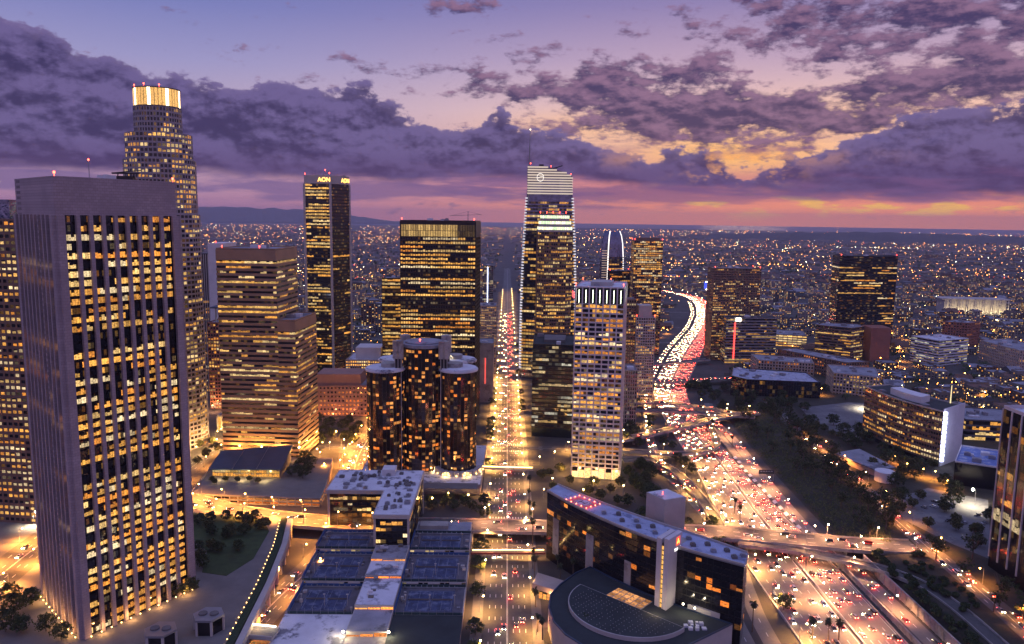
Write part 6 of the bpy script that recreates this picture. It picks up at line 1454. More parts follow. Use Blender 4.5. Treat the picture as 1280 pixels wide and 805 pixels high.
def far_lamps(kind, h, power, pts, label, arm=2.2):
    """Lamps past the 300 that show largest: one object, each with its own light."""
    m, c = LAMPM[kind]; mb = MB(); ls = []
    for x, y, rz in pts:
        z = hgt(x, y)+.1; ax, ay = x+arm*math.cos(rz), y+arm*math.sin(rz)
        mb.tube((x, y, z), (x, y, z+h), .14, .09).tube((x, y, z+h), (ax, ay, z+h+.35), .07, .05).ball((ax, ay, z+h+.2), .42, 1); ls.append((ax, ay, z+h-.7))
    o = tag(mb.build('distant_street_lamps', [STEEL, m]), label, 'street lamps', kind='stuff')
    ld = bpy.data.lights.new('lamp_light', 'SPOT'); ld.energy = power; ld.color = c; ld.shadow_soft_size = .4; cutoff(ld, 150)
    for p in ls: lo = bpy.data.objects.new('lamp_light', ld); COL.objects.link(lo); lo.parent = o; lo.location = p
lamps('gold', 9, 24000, [(-12.6, y, 0) for y in range(345, 600, 44)]+[(17.4, y, PI) for y in range(367, 600, 44)], 'street lamp on the dimmer near stretch of the avenue', 'lamps on the near avenue', .15)
lamps('gold', 9, 48000, [(-12.6, y, 0) for y in range(628, 1000, 30)]+[(17.4, y, PI) for y in range(643, 1000, 30)], 'golden street lamp on the bright middle stretch of the avenue', 'lamps on the middle avenue', .15)
far_lamps('gold', 9, 20000, [(-12.6, y, 0) for y in range(1015, 2200, 60)]+[(17.4, y, PI) for y in range(1045, 2200, 60)], 'golden street lamps on the far stretch of the avenue')
def on_path(c, step, off, start=0):
    out, acc = [], start
    for a, b in zip(c, c[1:]):
        L = math.dist(a[:2], b[:2]); dx, dy = (b[0]-a[0])/(L or 1), (b[1]-a[1])/(L or 1)
        while acc < L:
            t = acc/L; out.append((a[0]+(b[0]-a[0])*t-dy*off, a[1]+(b[1]-a[1])*t+dx*off, math.atan2(dx, -dy)+(PI/2 if False else 0)+(0 if off < 0 else PI))); acc += step
        acc -= L
    return out
cen = catmull(mid(C1R, [x+2 for x in C1R]), 6)
CLEAR = lambda y: not any(a < y < b for a, b in ((452, 502), (655, 790), (795, 852), (940, 992), (1062, 1125)))
lamps('pink', 11, 46000, [(x, y, 0 if k % 2 else PI) for k, (x, y, r) in enumerate(on_path(cen, 34, 0)) if 300 < y < 1000 and CLEAR(y)], 'tall street lamp on the median of the near freeway', 'lamps on the near freeway median', 0, arm=3.2)
far_lamps('pink', 11, 16000, [(x, y, 0 if k % 2 else PI) for k, (x, y, r) in enumerate(on_path(cen, 52, 0)) if 1000 < y < 2480], 'tall street lamps on the median of the far freeway', arm=3.2)
lamps('pink', 10, 26000, [(x, y, r) for x, y, r in on_path(PATH['exit'], 48, 5.6) if 300 < y < 800], 'street lamp beside the freeway exit lane', 'lamps beside the exit lane', 0)
lamps('gold', 9, 20000, [(x, y, r) for x, y, r in on_path(PATH['collector'], 50, 5.2)][:8], 'street lamp beside the low white-lit collector road', 'lamps beside the collector road', 0)
lamps('orange', 9, 60000, on_path(PATH['bridge'][:30], 22, 9.9)+on_path(PATH['bridge'][:30], 22, -9.9, 11), 'sodium street lamp on the left half of the long road bridge', 'lamps on the left half of the road bridge', 8.5)
lamps('pink', 9, 26000, on_path(PATH['bridge'][34:], 32, 9.9)+on_path(PATH['bridge'][34:], 32, -9.9, 16), 'street lamp on the right half of the long road bridge', 'lamps on the right half of the road bridge', 7)
lamps('orange', 9, 30000, [(x, y, r) for x, y, r in on_path(PATH['lower_street'], 34, 10.8) if 320 < y < 560]+[(x, y, r) for x, y, r in on_path(PATH['lower_street'], 34, -10.8, 17) if 320 < y < 560], 'sodium street lamp on the lower street under the terrace', 'lamps on the lower street', 0)
lamps('orange', 9, 55000, [(x, y, r) for x, y, r in on_path(PATH['lower_street'], 30, 10.8) if 560 < y < 1100]+[(x, y, r) for x, y, r in on_path(PATH['lower_street'], 30, -10.8, 15) if 560 < y < 1100], 'sodium street lamp on the bright street between stepped and round towers', 'lamps on the bright left street', 0)
lamps('orange', 9, 70000, [(x, y, r) for x, y, r in on_path([(-268, 300), (-276, 360), (-282, 440), (-284, 530)], 30, 13.5)]+[(x, y, r) for x, y, r in on_path([(-268, 300), (-276, 360), (-282, 440), (-284, 530)], 30, -13.5)], 'sodium street lamp on the orange street left of the granite tower', 'lamps on the left hill street', 10)
lamps('gold', 9, 36000, [(x, 687+q, 0) for x in range(-250, 120, 34) if not -30 < x < 34 for q in (-9,)]+[(x, 803, 0) for x in range(-250, -30, 40)], 'golden street lamp on a cross street among the towers', 'lamps on the cross streets', 0)
lamps('orange', 9, 30000, [(-252, y, 0) for y in range(590, 800, 34)]+[(-271, 700, 0), (-300, 610, 0)], 'sodium street lamp at the foot of the crowned tower', 'lamps at the foot of the crowned tower', 0)
RS = [(262, 200), (263, 330), (266, 380), (268, 420), (269, 450), (271, 493), (273, 521), (280, 579), (284, 674), (290, 760), (300, 850)]
PATH['bank_street'] = None
rsz = catmull([(x, y, hgt(x+6, y)+.1) for x, y in RS], 6); rsz = [(x, y, 7.12 if y < 780 else max(.1, hgt(x+4, y)+.12)) for x, y, z in rsz]
L_, R_ = edges(rsz, 12); struct(strip(L_, R_, 0).build('bank_street', ASPHALT)); mk = MB(); dashes(mk, rsz, -.2, .2, 0); dashes(mk, rsz, 3.2); dashes(mk, rsz, -3.2); struct(mk.build('bank_street_markings', PAINTW))
lamps('orange', 9, 22000, on_path([p[:2] for p in rsz if 320 < p[1] < 760], 42, -6.6), 'street lamp on the street along the top of the freeway bank', 'lamps on the bank street')
lamps('gold', 11, 42000, [(x, y, 0) for x, y, r in on_path(catmull([(a-1.6, y, 0) for a, y in zip(C1L, ROW)], 6), 40, 0) if 300 < y < 930 and CLEAR(y)], 'golden street lamp on the outer edge of the white-lit carriageway', 'lamps on the outer edge of the white-lit carriageway', 0, arm=3.2)
for nm_, st, zz_ in (('diag', 30, 7), ('hump', 30, 6.5), ('loop', 36, 6), ('curl', 34, 5)):
    lamps('gold', 8, 16000, [p for p in on_path(PATH[nm_], st, 4.3) if p[0] > 105], 'street lamp on one of the raised ramps between streets and freeway', 'lamps on the raised ramps', zz_)
# floodlit parking lots
for (pts, nm) in (([(318.4, 773.3), (325.2, 824.2), (391.1, 853.2), (430.4, 847.4), (358.1, 702.6), (321.8, 696.0)], 'parking_lot'), ([(287.9, 545.0), (329.3, 571.7), (360.7, 547.0), (299.3, 444.5), (288.0, 467.5), (277.2, 506.7)], 'parking_lot')):
    struct(MB().poly([(x, y, max(7.02, 0)+.06) for x, y in ccw(pts)]).build(nm, surf('lot_asphalt', (.13, .125, .13), .85, var=.35, scale=.08, stain=(.2, .19, .18)) if 'lot_asphalt' not in MATS else MATS['lot_asphalt']))
lamps('white', 12, 90000, [(*(401.4, 820.5), PI)], 'bright floodlight mast over the empty car park', None, 7, head=.9)
lamps('white', 12, 50000, [(*(343.5, 535.3), PI)], 'bright floodlight mast over the car park below the bright blue roof', None, 7, head=.9)
lamps('white', 8, 40000, [(*(-304.8, 477.8), 0)], 'dazzling white lamp beside the left edge of the granite tower', None, 10, head=.8)
lamps('orange', 7, 26000, [(*(330.0, 609.6), 0), (*(336.0, 596.0), 0), (*(330.4, 630.3), 0), (*(342.7, 590.5), 0), (*(339.9, 568.5), 0)], 'orange lamp on the drive before the curved office block', 'lamps before the curved office block', 7)
lamps('gold', 7, 5000, [(-41.6, 549.2)+(0,), (-26.6, 546.4)+(0,), (-52.6, 539.4)+(0,), (30, 640, 0), (44, 655, 0), (38, 585, 0), (44, 560, 0), (70, 580, 0), (92, 570, 0), (30, 560, 0), (40, 540, 0), (60, 560, 0)], 'garden lamp among the trees beside the avenue', 'garden lamps beside the avenue', 0, arm=.3)
lamps('orange', 7, 30000, [(-160.2, 646.2)+(0,), (-158.8, 676.4)+(0,), (-141.9, 658.1)+(0,), (-127.1, 636.4)+(0,), (-149.3, 614.8)+(0,), (-138.6, 677.1)+(0,), (-138.4, 625.4)+(0,), (-160.8, 712.0)+(0,)], 'orange lamp in the tree-filled square before the round glass towers', 'lamps in the tree-filled square', 0, arm=.3)

# ---------------------------------------------------------------- vehicles
CARPAINT = {}
def paint(name, c, metal=.2):
    m, p = new_mat(name); p.inputs['Base Color'].default_value = (*c, 1); p.inputs['Metallic'].default_value = metal; p.inputs['Roughness'].default_value = .3; p.inputs['Coat Weight'].default_value = .6
    CARPAINT[name] = m; return m
PAINTS = [('white', paint('white_paintwork', (.62, .62, .62))), ('silver', paint('silver_paintwork', (.34, .35, .37), .6)), ('black', paint('black_paintwork', (.012, .012, .014))), ('grey', paint('grey_paintwork', (.11, .11, .12), .4)), ('red', paint('red_paintwork', (.32, .02, .02))), ('blue', paint('blue_paintwork', (.03, .06, .20)))]
CARGLASS = GLASSBLACK; RUBBER = surf('rubber', (.02, .02, .02), .9)
HEAD = emit('headlight', (1.0, .74, .36), 95, True); TAIL = emit('tail_light', (1.0, .04, .025), 170, True)
HEADOFF = surf('headlight_glass', (.5, .5, .5), .3); TAILOFF = surf('tail_lens', (.2, .01, .01), .3)
def loft(mb, secs, m=0):
    """Closed sections (lists of points) joined end to end."""
    n = len(secs[0]); i = len(mb.v)
    for s_ in secs: mb.v += s_
    for a in range(len(secs)-1):
        for k in range(n):
            j = (k+1) % n; mb.f.append((i+a*n+k, i+a*n+j, i+(a+1)*n+j, i+(a+1)*n+k)); mb.m.append(m); mb.c.append(None)
    mb.f.append(tuple(i+n-1-k for k in range(n))); mb.m.append(m); mb.c.append(None); e = i+(len(secs)-1)*n
    mb.f.append(tuple(e+k for k in range(n))); mb.m.append(m); mb.c.append(None)
TYPES = dict(sedan=dict(L=4.7, W=1.82, H=1.45, prof=[(-2.35, .55, .85), (-2.1, .3, .98), (-1.4, .28, 1.0), (1.0, .28, .98), (2.1, .3, .82), (2.35, .45, .62)], cab=[(-1.75, -1.05), (.35, 1.15)], roof=1.45),
             suv=dict(L=4.8, W=1.92, H=1.78, prof=[(-2.4, .5, 1.05), (-2.2, .35, 1.12), (1.1, .35, 1.08), (2.2, .35, .98), (2.4, .5, .75)], cab=[(-2.25, -1.9), (.55, 1.2)], roof=1.76),
             van=dict(L=5.3, W=2.0, H=2.1, prof=[(-2.65, .5, 1.1), (-2.5, .35, 1.2), (1.7, .35, 1.15), (2.5, .35, 1.0), (2.65, .5, .8)], cab=[(-2.55, -2.45), (1.1, 1.9)], roof=2.1))
def car_mbs(t):
    d = TYPES[t]; w = d['W']/2; body, glass, whl, hd, tl = MB(), MB(), [], [], []
    loft(body, [[(-w*k, y, z0), (w*k, y, z0), (w, y, z0+.15), (w*.97, y, z1-.12), (w*.86, y, z1), (-w*.86, y, z1), (-w*.97, y, z1-.12), (-w, y, z0+.15)] for (y, z0, z1), k in zip(d['prof'], [.9]*len(d['prof']))])
    (b0, b1), (f0, f1) = d['cab']; zb = .96 if t == 'sedan' else 1.05; rz = d['roof']
    lo = [(-w*.88, b0, zb), (w*.88, b0, zb), (w*.88, f1, zb), (-w*.88, f1, zb)]; hi = [(-w*.72, b1, rz-.06), (w*.72, b1, rz-.06), (w*.72, f0, rz-.06), (-w*.72, f0, rz-.06)]
    for k in range(4): j = (k+1) % 4; glass.quad(lo[k], lo[j], hi[j], hi[k])
    body.prism([(p[0]*1.03, p[1]) for p in hi], rz-.06, rz)
    for k in range(4): body.tube(lo[k], hi[k], .06, .05, 4)
    for sx_ in (-1, 1):
        for y in (-d['L']*.31, d['L']*.31):
            m = MB(); m.tube((sx_*(w-.22), y, .33), (sx_*(w+.01), y, .33), .33, .33, 12); whl.append(m)
        yf, yr = d['prof'][-1][0], d['prof'][0][0]; zf = d['prof'][-1][1]*.3+d['prof'][-1][2]*.7; zr = d['prof'][0][2]-.1
        hd.append(MB().box(sx_*w*.74-.24, sx_*w*.74+.24, yf-.02, yf+.05, zf-.12, zf+.08)); tl.append(MB().box(sx_*w*.78-.22, sx_*w*.78+.22, yr-.05, yr+.02, zr-.14, zr+.07))
    return body, glass, whl, hd, tl
def car_full(t, pm, lit=True):
    o = thing('car' if t != 'van' else 'van', None, 'car' if t != 'van' else 'van'); b, g_, wh, hd, tl = car_mbs(t)
    for mb, nm, m in [(b, 'body', pm), (g_, 'window', CARGLASS)]+[(x, 'wheel', RUBBER) for x in wh]+[(x, 'headlight', HEAD if lit else HEADOFF) for x in hd]+[(x, 'tail_light', TAIL if lit else TAILOFF) for x in tl]:
        mb.build(nm, m).parent = o
    return o
def car_single(t, pm):
    b, g_, wh, hd, tl = car_mbs(t); M_ = MB()
    for mb, k in [(b, 0), (g_, 1)]+[(x, 2) for x in wh]+[(x, 3) for x in hd]+[(x, 4) for x in tl]:
        i = len(M_.v); M_.v += mb.v; M_.f += [tuple(q+i for q in f) for f in mb.f]; M_.m += [k]*len(mb.f); M_.c += [None]*len(mb.f)
    return M_, [pm, CARGLASS, RUBBER, HEAD, TAIL]
VR = random.Random(401); TRAFFIC = []
def heading(a, b): return math.atan2(-(b[0]-a[0]), b[1]-a[1])
def fill_lane(c, y0, y1, gap, forward, where, group):
    """Traffic along a lane; forward: drives the way the points run."""
    acc = VR.uniform(0, gap[1])
    for a, b in zip(c, c[1:]):
        L = math.dist(a[:2], b[:2])
        while acc < L:
            t = acc/L; x, y, z = (a[q]+(b[q]-a[q])*t if q < len(a) else 0 for q in range(3))
            if y0 < y < y1: TRAFFIC.append((x+VR.uniform(-.15, .15), y, z, heading(a, b) if forward else heading(b, a), where, group, VR.choice(('sedan', 'sedan', 'suv', 'suv', 'van')), VR.choice((0, 0, 1, 1, 2, 2, 3, 3, 4, 5))))
            acc += VR.uniform(*gap)
        acc -= L
for c in LANES_IN: fill_lane(c, 270, 2480, (10, 36), False, 'driving towards the camera on the white-lit freeway carriageway', 'cars on the white-lit carriageway')
for c in LANES_OUT: fill_lane(c, 270, 2480, (9, 32), True, 'driving away on the red-lit freeway carriageway', 'cars on the red-lit carriageway')
for off in (-2.2, 2.2):
    L_, R_ = edges(PATH['collector'], abs(off)*2); fill_lane(L_ if off < 0 else R_, 520, 1980, (12, 34), False, 'driving towards the camera on the low collector road', 'cars on the collector road')
    L_, R_ = edges(PATH['exit'], abs(off)*2); fill_lane(L_ if off < 0 else R_, 270, 870, (14, 50), True, 'driving away in the freeway exit lane', 'cars in the exit lane')
for off in (-8, -4.8, -1.8): fill_lane([(AVX+off, 290, .02), (AVX+off, 1700, .02)], 300, 1700, (22, 90), False, 'driving towards the camera on the avenue', 'oncoming cars on the avenue')
for off in (1.8, 4.8, 8): fill_lane([(AVX+off, 290, .02), (AVX+off, 1700, .02)], 300, 1700, (24, 90), True, 'driving away down the avenue', 'cars driving away on the avenue')
for off, fwd in ((-5, False), (-2, False), (2, True), (5, True)):
    L_, R_ = edges(PATH['bridge'], abs(off)*2); fill_lane([(p[0], p[1], p[2]+.02) for p in (R_ if off > 0 else L_)], 0, 2000, (16, 70), fwd, 'on the long road bridge', 'cars on the long road bridge')
    L_, R_ = edges(PATH['lower_street'], abs(off)*2); fill_lane(R_ if off > 0 else L_, 320, 1100, (18, 70), fwd, 'on the lower street left of the white-roofed office block', 'cars on the lower street')
    L_, R_ = edges(PATH['hill_street'], abs(off)*2.4); fill_lane(R_ if off > 0 else L_, 300, 540, (25, 90), fwd, 'on the orange street left of the granite tower', 'cars on the left hill street')
    L_, R_ = edges(rsz, abs(off)*1.5); fill_lane(R_ if off > 0 else L_, 300, 760, (22, 80), fwd, 'on the street along the top of the freeway bank', 'cars on the bank street')
for nm in ('diag', 'loop', 'curl', 'hump'): fill_lane([(p[0], p[1], p[2]+.02) for p in PATH[nm]], 0, 2000, (14, 50), nm in ('diag', 'hump'), 'on the raised ramps between freeway and streets', 'cars on the raised ramps')
fill_lane([(160, 947, 6.55), (300, 984, 6.55)], 0, 2000, (8, 14), True, 'queueing with red tail lights on a far overpass', 'cars queueing on the overpass')
def seen(p):
    v = Vector(p[:3])-CAM; d = v.dot(fw); return d > 0 and abs(v.dot(rt)/d) < .70 and abs(v.dot(up)/d) < .45
TRAFFIC = sorted((t for t in TRAFFIC if seen(t)), key=lambda t: (Vector(t[:3])-CAM).length)
PARKED = [(*(303.4, 529.6), 7.1, .4), (*(317.3, 540.9), 7.1, .5), (*(310.8, 531.3), 7.1, .5), (*(306.6, 504.6), 7.1, 1.9), (*(315.3, 500.7), 7.1, 1.9), (*(333.6, 515.4), 7.1, 1.9), (*(329.3, 501.0), 7.1, 1.9), (*(315.1, 491.1), 7.1, 1.9), (*(290.2, 500.0), 7.1, .4), (*(315.7, 483.2), 7.1, 1.9)]
CP = {}
def put_car(x, y, z, rz, t, ci, label, group, full, lit=True):
    key = (t, ci, full, lit); nm, pm = PAINTS[ci]
    if key not in CP:
        if full: o = car_full(t, pm, lit)
        else: M_, ms = car_single(t, pm); o = M_.build('car' if t != 'van' else 'van', ms); o['category'] = 'car' if t != 'van' else 'van'
        CP[key] = o; o.location = (x, y, z+.02); o.rotation_euler = (0, 0, rz)
    else: o = copy_tree(CP[key], (x, y, z+.02), rz)
    tag(o, label, 'car' if t != 'van' else 'van', group)
TN = {'sedan': 'saloon car', 'suv': 'tall estate car', 'van': 'van'}
for x, y, z, rz in PARKED:
    ci = VR.randrange(6); put_car(x, y, z, rz, 'suv', ci, f'unlit {PAINTS[ci][0]} car parked in the lot below the curved office block', f'unlit {PAINTS[ci][0]} cars parked in the right-hand lot', True, False)
for k, (x, y, z, rz, where, group, t, ci) in enumerate(TRAFFIC[:285]):
    put_car(x, y, z, rz, t, ci, f'{PAINTS[ci][0]} {TN[t]} {where}', f'{PAINTS[ci][0]} {TN[t]}s: {group}', k < 130)
rest = {}
for x, y, z, rz, where, group, t, ci in TRAFFIC[285:]: rest.setdefault(t, []).append((x, y, z, rz, ci))
DT = MB(); dm_ = [p for _, p in PAINTS]+[CARGLASS, RUBBER, HEAD, TAIL]
for t, items in rest.items():
    M_, _ = car_single(t, PAINTS[0][1])
    for x, y, z, rz, ci in items:
        c_, s_ = math.cos(rz), math.sin(rz); i = len(DT.v)
        DT.v += [(x+c_*a-s_*b, y+s_*a+c_*b, z+.02+q) for a, b, q in M_.v]; DT.f += [tuple(q+i for q in f) for f in M_.f]; DT.m += [ci if m == 0 else m+5 for m in M_.m]; DT.c += [None]*len(M_.f)
if DT.f: tag(DT.build('distant_traffic', dm_), 'distant traffic with head and tail lights along freeway and avenue', 'traffic', kind='stuff')
print('traffic', len(TRAFFIC), 'lamps', N_LAMP)


# ---------------------------------------------------------------- the city beyond
BOXES = []
for o_ in list(COL.objects):
    if o_.type != 'MESH' or o_.get('kind'): continue
    r_ = o_; off = Vector((0, 0, 0))
    while r_.parent is not None: off += r_.location if r_ is not o_ else Vector((0, 0, 0)); r_ = r_.parent
    if r_.get('category') in ('bridge', 'ramp', 'footbridge', 'street lamp', 'tree', 'palm tree', 'shrub', 'car', 'van', 'barrier', 'retaining wall', 'light strip', None): continue
    L0 = r_.location if r_ is not o_ else Vector((0, 0, 0)); bb = [Vector(c)+L0 for c in o_.bound_box]
    BOXES.append((min(b.x for b in bb)-4, max(b.x for b in bb)+4, min(b.y for b in bb)-4, max(b.y for b in bb)+4))
BOXES = [b for b in BOXES if (b[1]-b[0]) > 12]
RB = []
for b in BOXES:
    if not any(q[0] <= b[0] and q[1] >= b[1] and q[2] <= b[2] and q[3] >= b[3] for q in RB): RB.append(b)
FWC = [((a+b)/2, y) for a, b, y in zip(C1L, RR_, ROW)]
def fwx(y):
    for (x0, y0), (x1, y1) in zip(FWC, FWC[1:]):
        if y0 <= y <= y1: return x0+(x1-x0)*(y-y0)/(y1-y0)
    return 1e9
def blocked(x, y, m=0):
    if abs(x-AVX) < 26+m: return True
    if y < 1120 and -430 < x < 262: return True
    if y < 880 and 200 < x < 345: return True
    if y < 1000 and 330 < x < 470 and y < 870: return True
    if y < 700 and x > 0: return True
    f = fwx(y)
    if abs(x-f) < (75 if y < 1300 else 52)+m: return True
    for b in RB:
        if b[0]-m < x < b[1]+m and b[2]-m < y < b[3]+m: return True
    return False
def in_view(x, y, z=0, k=.69): v = Vector((x, y, z))-CAM; d = v.dot(fw); return d > 0 and abs(v.dot(rt)/d) < k
HW = [surf('house_cream', (.20, .17, .15), .85, var=.2, scale=.1), surf('house_grey', (.12, .115, .115), .85, var=.2, scale=.1), surf('house_brick', (.13, .075, .06), .85, var=.2, scale=.1), surf('house_white', (.26, .22, .21), .8, var=.15, scale=.1)]
HR = [ROOFGREY, ROOFDARK, surf('pale_roof', (.20, .20, .23), .85, var=.25, scale=.1), surf('tile_roof', (.15, .075, .05), .85, var=.25, scale=.2)]
HMATS = HW+HR+[WIN]
def house(mb, x, y, z, w, d, h, rot, wi, ri, rnd, gable=False, lit=.25, detail=True):
    c_, s_ = math.cos(rot), math.sin(rot); T = lambda a, b, q: (x+c_*a-s_*b, y+s_*a+c_*b, z+q)
    a, b = w/2, d/2; Q = [(-a, -b), (a, -b), (a, b), (-a, b)]
    for k in range(4):
        p, q = Q[k], Q[(k+1) % 4]; mb.quad(T(*p, -.4), T(*q, -.4), T(*q, h), T(*p, h), m=wi)
    if gable:
        e = .5; mb.quad(T(-a-e, -b-e, h), T(a+e, -b-e, h), T(a+e, 0, h+d*.26), T(-a-e, 0, h+d*.26), m=4+ri); mb.quad(T(a+e, b+e, h), T(-a-e, b+e, h), T(-a-e, 0, h+d*.26), T(a+e, 0, h+d*.26), m=4+ri)
        mb.poly([T(a, -b, h), T(a, b, h), T(a, 0, h+d*.26)], m=wi); mb.poly([T(-a, b, h), T(-a, -b, h), T(-a, 0, h+d*.26)], m=wi)
    else:
        mb.quad(*[T(*p, h-.5) for p in Q], m=4+ri)
        if detail:
            for _ in range(rnd.randrange(1, 4)):
                u, v_ = rnd.uniform(-.7, .7)*a, rnd.uniform(-.7, .7)*b; k = rnd.uniform(.8, 2.2); hh = rnd.uniform(.6, 2)
                P = [T(u-k, v_-k, 0), T(u+k, v_-k, 0), T(u+k, v_+k, 0), T(u-k, v_+k, 0)]; up_ = lambda p, q: (p[0], p[1], z+q)
                for i in range(4): mb.quad(up_(P[i], h-.5), up_(P[(i+1) % 4], h-.5), up_(P[(i+1) % 4], h+hh), up_(P[i], h+hh), m=wi)
                mb.quad(*[up_(p, h+hh) for p in P], m=6)
    nf = max(1, int(h/3.4))
    for k in range(4):
        p, q = Vector(Q[k]), Vector(Q[(k+1) % 4]); dx = (q-p); L = dx.length; n = Vector((dx.y, -dx.x)).normalized()*.06; wn = T(n.x*10, n.y*10, 0); 
        if (Vector((x, y, 0))-CAM).dot(Vector((wn[0]-x, wn[1]-y, 0))) > 0: continue
        nn = max(1, int(L/(4.2 if detail else 8)))
        for j in range(nf):
            for i in range(nn):
                if not detail and rnd.random() < .55: continue
                s0 = p+dx*((i+.28)/nn)+n; s1 = p+dx*((i+.72)/nn)+n; zb = j*3.4+.9
                c = shade(rnd.choice(PAL['warm']+PAL['gold']+PAL['white']), rnd.uniform(.5, 1.5)) if rnd.random() < lit else (0, 0, 0)
                if not detail and c[0] == 0: continue
                mb.quad(T(*s0, zb), T(*s1, zb), T(*s1, min(h-.4, zb+1.5)), T(*s0, min(h-.4, zb+1.5)), m=8, lit=c)
HRN = random.Random(501); SP = []
y = 640.0
while y < 9500:
    cell = 34 if y < 1700 else 44 if y < 3000 else 75 if y < 5000 else 130
    x = -y*.76
    while x < y*.76:
        px_, py_ = x+HRN.uniform(.2, .8)*cell, y+HRN.uniform(.2, .8)*cell
        street = (px_+2000*7) % 170 < 16 or (py_) % 120 < 16
        if in_view(px_, py_) and not street and not blocked(px_, py_, cell*.36) and HRN.random() < .86: SP.append((px_, py_, cell))
        x += cell
    y += cell
SP.sort(key=lambda s: math.hypot(s[0], s[1]))
print('houses', len(SP))
rest = MB()
def zone(x, y): return 'left of the towers' if x < -250 else 'between the towers and the far avenue' if x < fwx(min(max(y, 700), 2400)) else 'right of the freeway'
DESC = {}
for k, (x, y, cell) in enumerate(SP):
    big = HRN.random(); near = k < 295
    w, d = cell*HRN.uniform(.42, .78), cell*HRN.uniform(.38, .7)
    h = HRN.choice((4.5, 7, 7.5, 10.5, 11, 14)) if big < .86 else HRN.uniform(14, 34)
    if x > 0 and y < 1150: h = min(h, 13)
    if cell > 60: h = HRN.choice((4, 5, 6, 8)) if big < .93 else HRN.uniform(9, 26); 
    wi, ri = HRN.choice((0, 0, 1, 2, 3)), HRN.choice((0, 0, 1, 2, 3)); gab = h < 8 and HRN.random() < .5 and cell < 60
    rot = HRN.choice((0, 0, 0, .25, -.2)) if x > 300 else 0
    mb = MB() if near else rest
    house(mb, x, y, hgt(x, y), w, d, h, rot, wi, 3 if gab and HRN.random() < .5 else ri, HRN, gab, .42 if near else .40, near or y < 2600)
    if near:
        o = mb.build('low_building', HMATS); wn = ('cream', 'grey', 'brick', 'white')[wi]; rf = 'pitched-roofed' if gab else 'flat-roofed'; sz = 'low' if h < 9 else 'mid-rise' if h < 15 else 'tall'
        tag(o, f'{sz} {wn} {rf} building in the city blocks {zone(x, y)}', 'building', f'{sz} {wn} {rf} buildings {zone(x, y)}')
tag(rest.build('distant_buildings', HMATS), 'low buildings of the city spreading out to the horizon', 'buildings', kind='stuff')
# mid-rise towers of the far centre left of the avenue
for k in range(16):
    x, y = HRN.uniform(-330, -60), HRN.uniform(1250, 2300)
    if blocked(x, y, 16): continue
    w = HRN.uniform(16, 30); h = HRN.uniform(35, 85); M_ = MB(); house(M_, x, y, 0, w, w*.9, h, 0, HRN.choice((0, 1, 2)), HRN.choice((0, 1)), HRN, False, .4)
    tag(M_.build('midrise_tower', HMATS), 'mid-rise block with scattered lit windows in the far centre left of the avenue', 'building', 'far mid-rise blocks left of the avenue'); RB.append((x-w/2, x+w/2, y-w/2, y+w/2))
# trees between the houses
dt = MB(); TN_ = random.Random(511)
for k in range(5200):
    y = 680+9000*TN_.random()**1.9; x = TN_.uniform(-.74, .74)*y
    if not in_view(x, y) or blocked(x, y, 2): continue
    r = TN_.uniform(2.5, 5.5)*(1 if y < 3000 else 2.0); z = hgt(x, y)
    n = 9 if y < 2500 else 5
    for q in range(n):
        p = Vector((x+TN_.gauss(0, r*.45), y+TN_.gauss(0, r*.45), z+r*.9+TN_.gauss(0, r*.35))); u = Vector((TN_.gauss(0, 1), TN_.gauss(0, 1), TN_.gauss(0, 1))).normalized()*r*.6; w = u.orthogonal().normalized()*r*.5
        dt.quad(p-u, p-w, p+u, p+w)
tag(dt.build('distant_trees', LF_DARK), 'dark street trees scattered through the distant city blocks', 'trees', kind='stuff')
# lights of the far streets
LM = [emit('far_lamp_amber', (1, .33, .05), 36), emit('far_lamp_white', (1, .58, .20), 32), emit('far_lamp_cool', (.95, 1, .62), 34), emit('far_lamp_red', (1, .10, .05), 18)]
fl = MB(); FR = random.Random(521)
def oct_(mb, x, y, z, r, m):
    i = len(mb.v); mb.v += [(x+r, y, z), (x, y+r, z), (x-r, y, z), (x, y-r, z), (x, y, z+r), (x, y, z-r)]
    mb.f += [(i, i+1, i+4), (i+1, i+2, i+4), (i+2, i+3, i+4), (i+3, i, i+4), (i+1, i, i+5), (i+2, i+1, i+5), (i+3, i+2, i+5), (i, i+3, i+5)]; mb.m += [m]*8; mb.c += [None]*8
def far_lamp(x, y, m=None, k=1.0):
    if not in_view(x, y) or blocked(x, y): return
    if FR.random() > .30+.75*max(0, math.sin(x*.0021+1.3*math.sin(y*.0011))*math.sin(y*.0016+.9*math.sin(x*.0013)+.6)+.25)+(.25 if m is not None else 0): return
    d = math.hypot(x, y); r = (.32+d*.00013)*FR.choice((.6, .7, .8, 1.0, 1.5))*k
    oct_(fl, x, y, hgt(x, y)+9, r, FR.choices((0, 1, 2, 3), (8, 3, 1.0, .8))[0] if m is None else m)
for k in range(7500):      # scattered
    y = 800+15000*FR.random()**1.5; far_lamp(FR.uniform(-.74, .74)*y, y)
for j in range(44):        # cross avenues, each a broken string of lamps
    y = 1000*(1.068**j)*FR.uniform(.98, 1.02)
    if y > 15500: break
    x = -.74*y; on = True
    while x < .74*y:
        if FR.random() < .04: on = not on
        if on and FR.random() < .7: far_lamp(x+FR.uniform(-9, 9), y+FR.uniform(-14, 14)*(1+y/3000), FR.choice((0, 0, 0, 1)) if j % 4 else FR.choice((1, 0, 2)), FR.choice((.6, .8, 1.0)))
        x += 28+y*.009
for i in range(-26, 27):   # long streets running away
    x = i*260+FR.uniform(-40, 40); y = max(950, abs(x)/.72)
    while y < 9000:
        if FR.random() < .6: far_lamp(x+FR.uniform(-12, 12), y, FR.choice((0, 0, 0, 1)), .8)
        y += 45+y*.025
